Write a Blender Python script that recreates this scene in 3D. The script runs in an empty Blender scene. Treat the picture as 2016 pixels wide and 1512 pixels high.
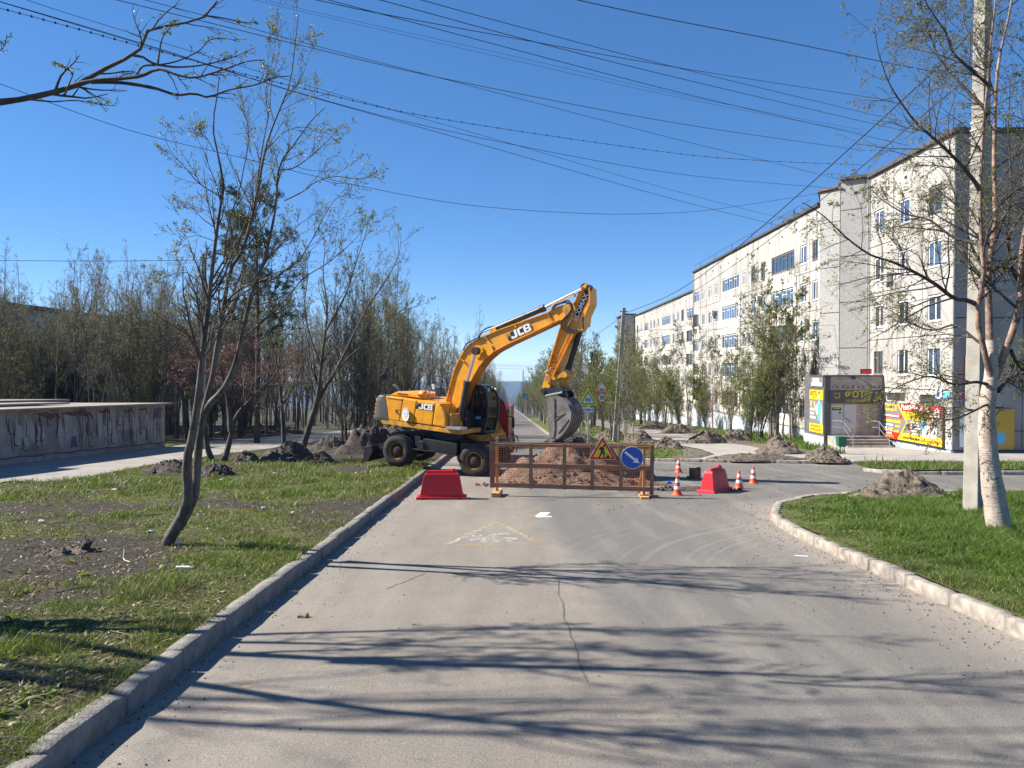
import bpy, bmesh, math, random
import numpy as np
from mathutils import Vector, Matrix, noise as mnoise

scene = bpy.context.scene
COL = scene.collection
R = math.radians
V = Vector

# ---------------------------------------------------------------- camera, sky, sun, exposure
FPX, CX, CY = 1500.0, 1008.0, 756.0          # focal length and centre of the 2016 x 1512 photograph
EYE, SLOPE = 2.38, 0.049                     # eye height; the street falls away from the camera
PITCH = math.atan(29 / 1500.0)
cam_d = bpy.data.cameras.new("camera")
cam = bpy.data.objects.new("camera", cam_d)
COL.objects.link(cam)
cam.location = (0, 0, EYE)
cam.rotation_euler = (R(90) - PITCH, 0, 0)
cam_d.sensor_width = 36
cam_d.lens = 36 * FPX / 2016
cam_d.clip_end = 9000
cam_d.clip_start = 0.1
scene.camera = cam

SUN_EL, SUN_AZ = R(39), R(-81)               # azimuth measured from +Y towards +X
world = bpy.data.worlds.new("World")
scene.world = world
world.use_nodes = True
wn = world.node_tree
bg = wn.nodes["Background"]
sky = wn.nodes.new("ShaderNodeTexSky")
sky.sky_type = 'NISHITA'
sky.sun_disc = False
sky.sun_elevation = SUN_EL
sky.sun_rotation = SUN_AZ
sky.altitude = 2000
sky.air_density = 0.7
sky.dust_density = 0.0
sky.ozone_density = 4.0
# the clear northern sky is a deeper, more even blue than the model's: one grade over the whole dome
gm = wn.nodes.new("ShaderNodeGamma"); gm.inputs[1].default_value = 0.7
hs = wn.nodes.new("ShaderNodeHueSaturation"); hs.inputs["Saturation"].default_value = 1.38; hs.inputs["Hue"].default_value = 0.505
wn.links.new(sky.outputs[0], gm.inputs[0]); wn.links.new(gm.outputs[0], hs.inputs["Color"]); wn.links.new(hs.outputs[0], bg.inputs[0])
bg.inputs[1].default_value = 0.107
sun_d = bpy.data.lights.new("sun", 'SUN')
sun_d.energy = 4.0
sun_d.angle = R(0.53)
sun_d.color = (1.0, 0.935, 0.83)
sun = bpy.data.objects.new("sun", sun_d)
COL.objects.link(sun)
sdir = V((math.sin(SUN_AZ) * math.cos(SUN_EL), math.cos(SUN_AZ) * math.cos(SUN_EL), math.sin(SUN_EL)))
sun.rotation_euler = sdir.to_track_quat('Z', 'Y').to_euler()
sun.location = (-40, 10, 40)
scene.view_settings.view_transform = 'Standard'
scene.view_settings.look = 'None'
scene.view_settings.exposure = 1.48
scene.view_settings.gamma = 1
scene.view_settings.use_curve_mapping = False
scene.cycles.max_bounces = 6
scene.cycles.transparent_max_bounces = 12

# ---------------------------------------------------------------- measuring helpers
_CP, _SP = math.cos(PITCH), math.sin(PITCH)

def at(px, py, Y):
    """world point at depth Y along the line of sight of a photograph pixel"""
    u = (px - CX) / FPX
    v = -(py - CY) / FPX
    d = V((u, _CP + v * _SP, -_SP + v * _CP))
    return V((0, 0, EYE)) + d * (Y / d.y)

def gnd(px, py, lift=0.0):
    u = (px - CX) / FPX
    v = -(py - CY) / FPX
    d = V((u, _CP + v * _SP, -_SP + v * _CP))
    t = (lift - EYE) / (d.z + SLOPE * d.y)
    return V((0, 0, EYE)) + d * t

def gz(y, lift=0.0):
    return -SLOPE * y + lift

# ---------------------------------------------------------------- object helpers
def tag(o, label=None, cat=None, group=None, kind=None):
    if label: o["label"] = label
    if cat: o["category"] = cat
    if group: o["group"] = group
    if kind: o["kind"] = kind
    return o

def thing(name, label, cat, loc=(0, 0, 0), group=None, rz=0.0):
    o = bpy.data.objects.new(name, None)
    COL.objects.link(o)
    o.location = loc
    o.rotation_euler = (0, 0, rz)
    o.empty_display_size = 0.2
    return tag(o, label, cat, group)

def link(name, me, parent=None, loc=(0, 0, 0)):
    o = bpy.data.objects.new(name, me)
    COL.objects.link(o)
    o.parent = parent
    o.location = loc
    return o

def dup(root, loc, rz=None, label=None, group=None, scale=None):
    r = root.copy()
    COL.objects.link(r)
    r.location = loc
    if rz is not None: r.rotation_euler = (root.rotation_euler.x, root.rotation_euler.y, rz)
    if scale is not None: r.scale = scale
    if label: r["label"] = label
    if group: r["group"] = group
    for ch in root.children:
        c = ch.copy(); COL.objects.link(c); c.parent = r
        for g in ch.children:
            d = g.copy(); COL.objects.link(d); d.parent = c
    return r

class MB:
    def __init__(s):
        s.v, s.f, s.m = [], [], []
    def add(s, vs, fs, mi=0):
        b = len(s.v)
        s.v += [V(p) for p in vs]
        for f in fs:
            s.f.append([i + b for i in f]); s.m.append(mi)
        return s
    def box(s, x0, x1, y0, y1, z0, z1, mi=0, M=None):
        vs = [V((x, y, z)) for z in (z0, z1) for y in (y0, y1) for x in (x0, x1)]
        if M is not None: vs = [M @ p if isinstance(M, Matrix) else M(p) for p in vs]
        return s.add(vs, [(0, 2, 3, 1), (4, 5, 7, 6), (0, 1, 5, 4), (2, 6, 7, 3), (0, 4, 6, 2), (1, 3, 7, 5)], mi)
    def prism(s, A, B, mi=0):
        n = len(A)
        fs = [tuple(range(n)), tuple(reversed(range(n, 2 * n)))]
        fs += [(i, i + n, (i + 1) % n + n, (i + 1) % n) for i in range(n)]
        return s.add(list(A) + list(B), fs, mi)
    def flat(s, poly, c0, c1, fn, mi=0):
        return s.prism([fn(a, b, c0) for a, b in poly], [fn(a, b, c1) for a, b in poly], mi)
    def tube(s, pts, r, n=8, mi=0, caps=True):
        pts = [V(p) for p in pts]
        k = len(pts)
        rs = r if hasattr(r, '__len__') else [r] * k
        ref = None
        vs = []
        for i, p in enumerate(pts):
            t = (pts[min(i + 1, k - 1)] - pts[max(i - 1, 0)]).normalized()
            if ref is None:
                ref = V((0, 0, 1)) if abs(t.z) < 0.9 else V((1, 0, 0))
            u = ref - t * ref.dot(t)
            if u.length < 1e-4: u = t.orthogonal()
            u.normalize(); ref = u
            w = t.cross(u)
            for j in range(n):
                a = 2 * math.pi * j / n
                vs.append(p + (u * math.cos(a) + w * math.sin(a)) * rs[i])
        fs = [(i * n + j, i * n + (j + 1) % n, (i + 1) * n + (j + 1) % n, (i + 1) * n + j) for i in range(k - 1) for j in range(n)]
        if caps:
            fs += [tuple(reversed(range(n))), tuple(range((k - 1) * n, k * n))]
        return s.add(vs, fs, mi)
    def lathe(s, prof, n, fn, mi=0, closed=False, caps=True):
        vs = []
        for r, h in prof:
            for j in range(n):
                a = 2 * math.pi * j / n
                vs.append(fn(r * math.cos(a), r * math.sin(a), h))
        k = len(prof)
        fs = [(i * n + j, i * n + (j + 1) % n, (i + 1) * n + (j + 1) % n, (i + 1) * n + j) for i in range(k - 1) for j in range(n)]
        if not closed and not caps:
            pass
        elif not closed:
            fs += [tuple(reversed(range(n))), tuple(range((k - 1) * n, k * n))]
        else:
            fs += [((k - 1) * n + j, (k - 1) * n + (j + 1) % n, (j + 1) % n, j) for j in range(n)]
        return s.add(vs, fs, mi)
    def build(s, name, mats, parent=None, o=(0, 0, 0), smooth=False, bevel=0.0, loc=(0, 0, 0)):
        me = s.mesh(name, mats, o, smooth, bevel)
        return link(name, me, parent, loc)
    def mesh(s, name, mats, o=(0, 0, 0), smooth=False, bevel=0.0):
        o = V(o)
        me = bpy.data.meshes.new(name)
        me.from_pydata([p - o for p in s.v], [], s.f)
        if not isinstance(mats, (list, tuple)): mats = [mats]
        for m in mats: me.materials.append(m)
        me.polygons.foreach_set("material_index", s.m)
        bm = bmesh.new(); bm.from_mesh(me)
        bmesh.ops.recalc_face_normals(bm, faces=bm.faces)
        if bevel:
            es = [e for e in bm.edges if len(e.link_faces) == 2 and e.calc_face_angle(0) > 0.6]
            bmesh.ops.bevel(bm, geom=es, offset=bevel, segments=2, affect='EDGES', profile=0.6, clamp_overlap=True)
        if smooth:
            for f in bm.faces: f.smooth = True
            for e in bm.edges:
                if len(e.link_faces) == 2 and e.calc_face_angle(0) > 0.7: e.smooth = False
        bm.to_mesh(me); bm.free()
        me.update()
        return me

def mesh_np(name, verts, quads, mats, mi=None, smooth=False):
    me = bpy.data.meshes.new(name)
    nv, nf = len(verts), len(quads)
    k = quads.shape[1]
    me.vertices.add(nv)
    me.vertices.foreach_set("co", np.ascontiguousarray(verts, dtype=np.float32).ravel())
    me.loops.add(nf * k)
    me.loops.foreach_set("vertex_index", np.ascontiguousarray(quads, dtype=np.int32).ravel())
    me.polygons.add(nf)
    me.polygons.foreach_set("loop_start", np.arange(0, nf * k, k, dtype=np.int32))
    if not isinstance(mats, (list, tuple)): mats = [mats]
    for m in mats: me.materials.append(m)
    if mi is not None: me.polygons.foreach_set("material_index", np.ascontiguousarray(mi, dtype=np.int32))
    if smooth: me.polygons.foreach_set("use_smooth", np.ones(nf, dtype=bool))
    me.update(calc_edges=True)
    return me

_f = np.random.default_rng(5).random((256, 256))
def vnoise(x, y, s=0):
    x = x + s * 17.37; y = y + s * 9.13
    xi = np.floor(x).astype(int); yi = np.floor(y).astype(int)
    fx = x - xi; fy = y - yi
    fx = fx * fx * (3 - 2 * fx); fy = fy * fy * (3 - 2 * fy)
    g = lambda a, b: _f[a & 255, b & 255]
    return (g(xi, yi) * (1 - fx) + g(xi + 1, yi) * fx) * (1 - fy) + (g(xi, yi + 1) * (1 - fx) + g(xi + 1, yi + 1) * fx) * fy
def fbm(x, y, s=0, o=4):
    t = 0; a = .5
    for i in range(o):
        t = t + a * vnoise(x * 2 ** i, y * 2 ** i, s + i); a *= .5
    return t

# ---------------------------------------------------------------- materials
def nmat(name):
    m = bpy.data.materials.new(name)
    m.use_nodes = True
    nt = m.node_tree
    b = nt.nodes["Principled BSDF"]
    return m, nt, b

def pm(name, c1, c2=None, scale=3.0, rough=0.7, bump=0.0, bscale=None, metal=0.0, stretch=(1, 1, 1), lo=.35, hi=.65, spec=0.5, coat=0.0, detail=6.0, bdist=0.02):
    m, nt, b = nmat(name)
    N, L = nt.nodes, nt.links
    b.inputs["Roughness"].default_value = rough
    b.inputs["Metallic"].default_value = metal
    b.inputs["Specular IOR Level"].default_value = spec
    b.inputs["Coat Weight"].default_value = coat
    b.inputs["Base Color"].default_value = (*c1, 1)
    if c2 is not None or bump:
        tc = N.new("ShaderNodeTexCoord")
        mp = N.new("ShaderNodeMapping"); mp.inputs["Scale"].default_value = stretch
        L.new(tc.outputs["Object"], mp.inputs["Vector"])
    if c2 is not None:
        n = N.new("ShaderNodeTexNoise"); n.inputs["Scale"].default_value = scale; n.inputs["Detail"].default_value = detail
        L.new(mp.outputs[0], n.inputs["Vector"])
        r = N.new("ShaderNodeValToRGB")
        r.color_ramp.elements[0].position = lo; r.color_ramp.elements[0].color = (*c1, 1)
        r.color_ramp.elements[1].position = hi; r.color_ramp.elements[1].color = (*c2, 1)
        L.new(n.outputs["Fac"], r.inputs["Fac"])
        L.new(r.outputs["Color"], b.inputs["Base Color"])
    if bump:
        n2 = N.new("ShaderNodeTexNoise"); n2.inputs["Scale"].default_value = bscale or scale * 4; n2.inputs["Detail"].default_value = 5
        L.new(mp.outputs[0], n2.inputs["Vector"])
        bp = N.new("ShaderNodeBump"); bp.inputs["Strength"].default_value = bump; bp.inputs["Distance"].default_value = bdist
        L.new(n2.outputs["Fac"], bp.inputs["Height"]); L.new(bp.outputs[0], b.inputs["Normal"])
    return m

def mixc(nt, fac, a, b, mode='MIX'):
    n = nt.nodes.new("ShaderNodeMix"); n.data_type = 'RGBA'; n.blend_type = mode
    for sock, val in ((n.inputs[0], fac), (n.inputs[6], a), (n.inputs[7], b)):
        if hasattr(val, 'links'): nt.links.new(val, sock)
        elif isinstance(val, (int, float)): sock.default_value = val
        else: sock.default_value = (*val, 1)
    return n.outputs[2]

def nz(nt, vec, scale, detail=5, rough=.55):
    n = nt.nodes.new("ShaderNodeTexNoise")
    n.inputs["Scale"].default_value = scale; n.inputs["Detail"].default_value = detail; n.inputs["Roughness"].default_value = rough
    nt.links.new(vec, n.inputs["Vector"])
    return n.outputs["Fac"]

def ramp(nt, x, lo, hi, a=0.0, b=1.0):
    n = nt.nodes.new("ShaderNodeMapRange")
    n.inputs[1].default_value = lo; n.inputs[2].default_value = hi; n.inputs[3].default_value = a; n.inputs[4].default_value = b
    nt.links.new(x, n.inputs[0])
    return n.outputs[0]

def mth(nt, op, a, b=None):
    n = nt.nodes.new("ShaderNodeMath"); n.operation = op
    for s_, v_ in ((n.inputs[0], a), (n.inputs[1], b)):
        if v_ is None: continue
        if hasattr(v_, 'links'): nt.links.new(v_, s_)
        else: s_.default_value = v_
    return n.outputs[0]

def leafmat(name, c1, c2, trans=0.45, rough=.5):
    m, nt, b = nmat(name)
    g = nt.nodes.new("ShaderNodeNewGeometry")
    col = mixc(nt, g.outputs["Random Per Island"], c1, c2)
    nt.links.new(col, b.inputs["Base Color"])
    b.inputs["Roughness"].default_value = rough
    b.inputs["Specular IOR Level"].default_value = 0.3
    t = nt.nodes.new("ShaderNodeBsdfTranslucent"); nt.links.new(col, t.inputs[0])
    mx = nt.nodes.new("ShaderNodeMixShader"); mx.inputs[0].default_value = trans
    nt.links.new(b.outputs[0], mx.inputs[1]); nt.links.new(t.outputs[0], mx.inputs[2])
    nt.links.new(mx.outputs[0], nt.nodes["Material Output"].inputs[0])
    return m

def asphalt_mat():
    m, nt, b = nmat("asphalt")
    tc = nt.nodes.new("ShaderNodeTexCoord"); P = tc.outputs["Object"]
    sx = nt.nodes.new("ShaderNodeSeparateXYZ"); nt.links.new(P, sx.inputs[0])
    X, Y = sx.outputs[0], sx.outputs[1]
    big = nz(nt, P, .35, 4); mid = nz(nt, P, 2.2, 6); fine = nz(nt, P, 90, 3, .7)
    base = mixc(nt, ramp(nt, big, .35, .7), (.262, .228, .188), (.225, .199, .168))
    # darker resurfaced half to the right of the seam that runs along the crack
    seam = mth(nt, 'ADD', mth(nt, 'SUBTRACT', X, 0.85), mth(nt, 'MULTIPLY', mth(nt, 'SUBTRACT', Y, 11.5), 0.06))
    seam = mth(nt, 'ADD', seam, mth(nt, 'MULTIPLY', mth(nt, 'SUBTRACT', mid, .5), .5))
    base = mixc(nt, ramp(nt, seam, -.15, .35, 0, .85), base, (.150, .143, .131))
    # dust along both kerbs
    wob = mth(nt, 'MULTIPLY', mth(nt, 'SUBTRACT', nz(nt, P, .8, 5), .5), 1.6)
    dl = mth(nt, 'ADD', X, wob)
    base = mixc(nt, ramp(nt, dl, -1.3, -3.0, 0, .75), base, (.30, .265, .225))
    a = nt.nodes.new("ShaderNodeAttribute"); a.attribute_name = "dust"
    dr = mth(nt, 'MULTIPLY', a.outputs["Fac"], ramp(nt, mid, .3, .6, .55, 1.0))
    base = mixc(nt, dr, base, (.34, .295, .245))
    # tyre arcs turning into the side street
    vd = nt.nodes.new("ShaderNodeVectorMath"); vd.operation = 'DISTANCE'
    nt.links.new(P, vd.inputs[0]); vd.inputs[1].default_value = (8.2, 9.6, -0.4)
    w = nt.nodes.new("ShaderNodeTexNoise"); w.noise_dimensions = '1D'; w.inputs["Scale"].default_value = 6.5; w.inputs["Detail"].default_value = 6
    nt.links.new(vd.outputs["Value"], w.inputs["W"])
    band = mth(nt, 'MULTIPLY', ramp(nt, w.outputs["Fac"], .52, .68), ramp(nt, vd.outputs["Value"], 9.2, 6.8, 0, .35))
    band = mth(nt, 'MULTIPLY', band, ramp(nt, Y, 10.5, 13.0))
    base = mixc(nt, band, base, (.33, .31, .28))
    base = mixc(nt, ramp(nt, mid, .3, .75, 0, .35), base, (.15, .145, .14))
    sp_ = ramp(nt, fine, .33, .7, .55, 1.36)
    mp = nt.nodes.new('ShaderNodeMapping'); mp.inputs['Scale'].default_value = (1.1, .16, 1); nt.links.new(P, mp.inputs[0])
    tr_ = nz(nt, mp.outputs[0], 1.5, 6, .6)                    # dust and wear drawn out along the street
    base = mixc(nt, ramp(nt, tr_, .50, .72, 0, .45), base, (.33, .295, .25))
    base = mixc(nt, ramp(nt, tr_, .46, .28, 0, .40), base, (.135, .126, .115))
    spots = ramp(nt, nz(nt, P, 4.2, 3, .5), .68, .76, 0, .5)
    base = mixc(nt, spots, base, (.12, .112, .10))
    base = mixc(nt, 1.0, base, sp_, 'MULTIPLY')
    nt.links.new(base, b.inputs["Base Color"])
    b.inputs["Roughness"].default_value = .9
    b.inputs["Specular IOR Level"].default_value = .25
    bp = nt.nodes.new("ShaderNodeBump"); bp.inputs["Strength"].default_value = .6; bp.inputs["Distance"].default_value = .012
    nt.links.new(mth(nt, 'ADD', fine, mth(nt, 'MULTIPLY', mid, .6)), bp.inputs["Height"]); nt.links.new(bp.outputs[0], b.inputs["Normal"])
    return m

def lawn_mat(name, soil1, soil2, gr1, gr2):
    m, nt, b = nmat(name)
    tc = nt.nodes.new("ShaderNodeTexCoord"); P = tc.outputs["Object"]
    a = nt.nodes.new("ShaderNodeAttribute"); a.attribute_name = "cover"
    n1 = nz(nt, P, 3.5, 6); n2 = nz(nt, P, 28, 6, .7); n3 = nz(nt, P, .9, 4)
    soil = mixc(nt, ramp(nt, n2, .35, .65), soil1, soil2)
    gr = mixc(nt, ramp(nt, n1, .35, .65), gr1, gr2)
    gr = mixc(nt, ramp(nt, n2, .4, .62, 0, .75), gr, (.20, .17, .09))
    f = mth(nt, 'ADD', a.outputs["Fac"], mth(nt, 'MULTIPLY', mth(nt, 'SUBTRACT', n1, .5), .9))
    col = mixc(nt, ramp(nt, f, .3, .6), soil, gr)
    col = mixc(nt, 1.0, col, ramp(nt, n2, .3, .75, .6, 1.35), 'MULTIPLY')
    nt.links.new(col, b.inputs["Base Color"])
    b.inputs["Roughness"].default_value = .95; b.inputs["Specular IOR Level"].default_value = .15
    bp = nt.nodes.new("ShaderNodeBump"); bp.inputs["Strength"].default_value = 1; bp.inputs["Distance"].default_value = .05
    nt.links.new(n2, bp.inputs["Height"]); nt.links.new(bp.outputs[0], b.inputs["Normal"])
    return m

def facade_mat(name, c1, c2, c3):
    """weathered panel: mottled face, grey run-off streaks, exposed aggregate grain"""
    m, nt, b = nmat(name)
    tc = nt.nodes.new("ShaderNodeTexCoord"); P = tc.outputs["Object"]
    mp = nt.nodes.new("ShaderNodeMapping"); mp.inputs["Scale"].default_value = (1.6, 1.6, .12)
    nt.links.new(P, mp.inputs[0])
    a = nz(nt, P, .5, 6); s = nz(nt, mp.outputs[0], 1.4, 5); g = nz(nt, P, 22, 4, .7)
    col = mixc(nt, ramp(nt, a, .36, .64), c1, c2)
    col = mixc(nt, ramp(nt, s, .47, .68, 0, .7), col, c3)
    col = mixc(nt, 1.0, col, ramp(nt, g, .3, .7, .66, 1.24), 'MULTIPLY')
    nt.links.new(col, b.inputs["Base Color"]); b.inputs["Roughness"].default_value = .95; b.inputs["Specular IOR Level"].default_value = .2
    bp = nt.nodes.new("ShaderNodeBump"); bp.inputs["Strength"].default_value = .6; bp.inputs["Distance"].default_value = .02
    nt.links.new(g, bp.inputs["Height"]); nt.links.new(bp.outputs[0], b.inputs["Normal"])
    return m

def birchmat():
    m, nt, b = nmat("birch_bark")
    tc = nt.nodes.new("ShaderNodeTexCoord")
    mp = nt.nodes.new("ShaderNodeMapping"); mp.inputs["Scale"].default_value = (6, 6, 42)
    nt.links.new(tc.outputs["Object"], mp.inputs[0])
    mp2 = nt.nodes.new("ShaderNodeMapping"); mp2.inputs["Scale"].default_value = (3, 3, 1.6)
    nt.links.new(tc.outputs["Object"], mp2.inputs[0])
    n1 = nz(nt, mp.outputs[0], 1.0, 4); n2 = nz(nt, mp2.outputs[0], 1.6, 6, .7)
    col = mixc(nt, ramp(nt, n2, .35, .65), (.50, .41, .345), (.33, .265, .225))
    col = mixc(nt, ramp(nt, n1, .60, .68), col, (.05, .04, .035))
    col = mixc(nt, ramp(nt, n2, .60, .70), col, (.045, .035, .03))
    nt.links.new(col, b.inputs["Base Color"]); b.inputs["Roughness"].default_value = .8
    bp = nt.nodes.new("ShaderNodeBump"); bp.inputs["Strength"].default_value = .5; bp.inputs["Distance"].default_value = .02
    nt.links.new(mth(nt, 'ADD', n1, n2), bp.inputs["Height"]); nt.links.new(bp.outputs[0], b.inputs["Normal"])
    return m

def paintmat(name, col, lo=.42, hi=.5, scale=9, stretch=(1, 3, 1)):
    """worn road paint: patches of the paint are gone and let the asphalt show"""
    m, nt, b = nmat(name)
    tc = nt.nodes.new("ShaderNodeTexCoord")
    mp = nt.nodes.new("ShaderNodeMapping"); mp.inputs["Scale"].default_value = stretch
    nt.links.new(tc.outputs["Object"], mp.inputs[0])
    n = nz(nt, mp.outputs[0], scale, 6, .7)
    b.inputs["Base Color"].default_value = (*col, 1); b.inputs["Roughness"].default_value = .8
    tr = nt.nodes.new("ShaderNodeBsdfTransparent")
    mx = nt.nodes.new("ShaderNodeMixShader")
    nt.links.new(ramp(nt, n, lo, hi), mx.inputs[0])
    nt.links.new(b.outputs[0], mx.inputs[1]); nt.links.new(tr.outputs[0], mx.inputs[2])
    nt.links.new(mx.outputs[0], nt.nodes["Material Output"].inputs[0])
    return m

M = {}
M['asphalt'] = asphalt_mat()
M['path'] = pm('path_asphalt', (.22, .20, .178), (.30, .272, .24), 1.2, .95, .4, 60, bdist=.01)
M['pave'] = pm('pavement', (.26, .24, .215), (.36, .325, .285), 1.0, .95, .4, 50, bdist=.01)
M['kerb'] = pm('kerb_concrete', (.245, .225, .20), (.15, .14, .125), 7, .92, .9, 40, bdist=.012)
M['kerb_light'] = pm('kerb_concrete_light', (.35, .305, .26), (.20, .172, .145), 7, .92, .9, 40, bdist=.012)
M['lawn'] = lawn_mat('lawn_soil_dark', (.040, .034, .028), (.105, .09, .072), (.040, .065, .012), (.095, .12, .028))
M['lawn2'] = lawn_mat('lawn_soil_brown', (.14, .115, .09), (.25, .21, .17), (.07, .12, .02), (.10, .15, .03))
M['forest_floor'] = pm('forest_floor', (.032, .028, .017), (.05, .055, .02), .8, .95, .8, 8, bdist=.1)
M['soil_dark'] = pm('soil_dark', (.035, .028, .022), (.10, .085, .07), 9, .95, 1, 22, bdist=.06)
M['soil_brown'] = pm('soil_brown', (.058, .045, .034), (.185, .145, .11), 7, .95, 1, 20, bdist=.06)
M['soil_red'] = pm('soil_red', (.10, .06, .04), (.26, .165, .11), 9, .95, 1, 24, bdist=.06)
M['grass'] = leafmat('grass_blade', (.05, .12, .010), (.21, .27, .035), .4)
M['grass_dry'] = leafmat('grass_dry', (.17, .135, .065), (.28, .23, .125), .2)
M['grass_lush'] = leafmat('grass_lush', (.045, .11, .012), (.18, .27, .045), .45)
M['litter_leaf'] = leafmat('dead_leaf', (.15, .105, .06), (.27, .20, .125), .1)
M['bark'] = pm('bark_grey', (.055, .047, .042), (.155, .135, .118), 9, .9, .9, 50, stretch=(1, 1, .35), bdist=.02)
M['bark_dark'] = pm('bark_dark', (.045, .035, .03), (.10, .085, .07), 6, .9, .6, 40, stretch=(1, 1, .3))
M['bark_pale'] = pm('bark_pale', (.36, .32, .27), (.16, .13, .11), 4, .9, .4, 30, stretch=(1, 1, 2.5))
M['bark_red'] = pm('bark_reddish', (.15, .085, .078), (.27, .165, .15), 4, .9)
M['bark_pine'] = pm('bark_pine', (.05, .03, .022), (.11, .065, .045), 8, .9, .6, 30)
M['birch'] = birchmat()
M['birch_limb'] = pm('birch_limb_bark', (.36, .235, .165), (.12, .075, .055), 5, .8, .5, 30, stretch=(1, 1, 2))
M['twig'] = pm('twig', (.062, .047, .044), (.12, .095, .085), 2, .9)
M['twig_pale'] = pm('twig_pale', (.20, .17, .14), (.13, .105, .085), 2, .9)
M['leaf'] = leafmat('leaf_spring', (.12, .16, .03), (.28, .30, .08), .45)
M['leaf_pale'] = leafmat('leaf_catkin', (.17, .165, .09), (.30, .285, .17), .35)
M['leaf_birch'] = leafmat('leaf_birch', (.13, .15, .035), (.27, .27, .07), .45)
M['needle'] = leafmat('pine_needle', (.025, .05, .018), (.10, .125, .045), .2)
M['bud_red'] = leafmat('reddish_bud', (.14, .06, .05), (.26, .13, .11), .3)
M['concrete'] = pm('concrete_pole', (.36, .335, .29), (.25, .235, .205), 2.5, .9, .4, 30)
M['concrete_dark'] = pm('concrete_dark', (.24, .225, .205), (.15, .14, .13), 1.6, .9, .5, 25)
M['panel'] = facade_mat('facade_panel', (.49, .468, .432), (.365, .346, .318), (.19, .183, .175))
M['panel_lodge'] = pm('facade_balcony_panel', (.57, .535, .475), (.46, .43, .38), .8, .9, .2, 30)
M['panel_grey'] = pm('facade_aggregate_grey', (.47, .455, .43), (.32, .31, .29), 16, .95, 1.0, 40, bdist=.03)
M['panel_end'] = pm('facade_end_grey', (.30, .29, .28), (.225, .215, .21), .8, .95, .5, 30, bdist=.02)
M['core'] = pm('facade_core', (.12, .11, .10))
M['plinth'] = pm('plinth_blue', (.44, .48, .53), (.36, .40, .46), 1.2, .85, .3, 20)
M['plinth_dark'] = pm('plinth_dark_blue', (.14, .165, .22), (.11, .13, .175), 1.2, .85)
M['roof_edge'] = pm('roof_edge_metal', (.06, .05, .048), (.09, .075, .07), 3, .6)
M['white_frame'] = pm('white_frame', (.80, .80, .79), rough=.45)
M['dark_frame'] = pm('dark_frame', (.22, .17, .13), (.14, .11, .09), 5, .7)
M['glass'] = pm('window_glass', (.025, .035, .05), rough=.04, spec=1.0, coat=.5)
M['glass_blue'] = pm('window_glass_blue', (.06, .10, .17), rough=.05, spec=1.0, coat=.5)
M['curtain'] = pm('window_curtain', (.34, .34, .33), (.10, .11, .13), 3, .35, stretch=(1, 4, .3), spec=.8)
M['brick'] = pm('brick_grey', (.33, .30, .285), (.47, .43, .40), 3, .9, .4, 60)  # lightened to stand in for sun grazing the shop front
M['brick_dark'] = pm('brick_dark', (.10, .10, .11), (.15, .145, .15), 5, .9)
M['mortar'] = pm('mortar', (.66, .63, .59), rough=.95)
M['mortar_dark'] = pm('mortar_dark', (.13, .125, .12), rough=.95)
M['door_grey'] = pm('door_grey_metal', (.46, .48, .52), (.41, .43, .47), 2, .5)  # lightened with the brick, in place of grazing sun
M['steel'] = pm('stainless_steel', (.60, .60, .60), rough=.28, metal=1)
M['zinc'] = pm('zinc', (.45, .46, .47), (.36, .37, .38), 6, .45, metal=.7)
M['white'] = pm('print_white', (.78, .78, .77), rough=.5)
M['black'] = pm('print_black', (.012, .012, .014), rough=.5)
M['red'] = pm('print_red', (.60, .025, .02), rough=.45)
M['yellow'] = pm('print_yellow', (.80, .56, .02), rough=.45)
M['olive_yellow'] = pm('print_dull_yellow', (.42, .37, .03), rough=.5)
M['orange'] = pm('print_orange', (.75, .20, .02), rough=.5)
M['lime'] = pm('print_lime', (.50, .70, .03), rough=.4)
M['blue'] = pm('print_blue', (.015, .085, .42), rough=.4)
M['blue_light'] = pm('print_light_blue', (.10, .42, .72), rough=.5)
M['grey_print'] = pm('print_grey', (.19, .175, .17), rough=.5)
M['grey_dark_print'] = pm('print_dark_grey', (.055, .055, .065), rough=.5)
M['skin'] = pm('print_skin', (.70, .45, .32), rough=.5)
M['hair'] = pm('print_hair', (.10, .05, .03), rough=.5)
M['green_bin'] = pm('green_bin', (.012, .12, .06), rough=.45)
M['xcv_yellow'] = pm('excavator_yellow', (.82, .345, .012), (.60, .25, .018), 3.2, .42, .08, 14, spec=.5, coat=.15, lo=.42, hi=.78, detail=9)
M['xcv_dirty'] = pm('excavator_yellow_dirty', (.74, .34, .018), (.30, .16, .05), 4.5, .5, spec=.4)
M['xcv_black'] = pm('excavator_black', (.014, .016, .022), (.028, .030, .038), 4, .45)
M['xcv_frame'] = pm('excavator_chassis', (.010, .012, .020), (.035, .031, .028), 3, .6)
M['xcv_grey'] = pm('excavator_dark_grey', (.055, .055, .06), (.075, .072, .07), 3, .5)
M['rubber'] = pm('tyre_rubber', (.016, .016, .018), (.05, .045, .04), 4, .85)
M['rim_yellow'] = pm('rim_yellow', (.42, .22, .035), (.20, .105, .03), 5, .6)
M['rim_dark'] = pm('rim_rusty', (.07, .03, .02), (.025, .02, .02), 6, .7)
M['chrome'] = pm('chrome_rod', (.75, .75, .75), rough=.15, metal=1)
M['bucket'] = pm('bucket_steel', (.14, .125, .11), (.27, .245, .215), 4, .55, .3, 20, metal=.25)
M['bucket_dark'] = pm('bucket_dark', (.07, .06, .055), (.15, .13, .115), 5, .6)
M['red_plastic'] = pm('red_plastic', (.58, .008, .020), (.44, .022, .028), 5, .45, .1, 12, spec=.45, lo=.4, hi=.8)
M['cone'] = pm('cone_orange', (.80, .085, .025), (.70, .06, .02), 6, .5)
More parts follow.
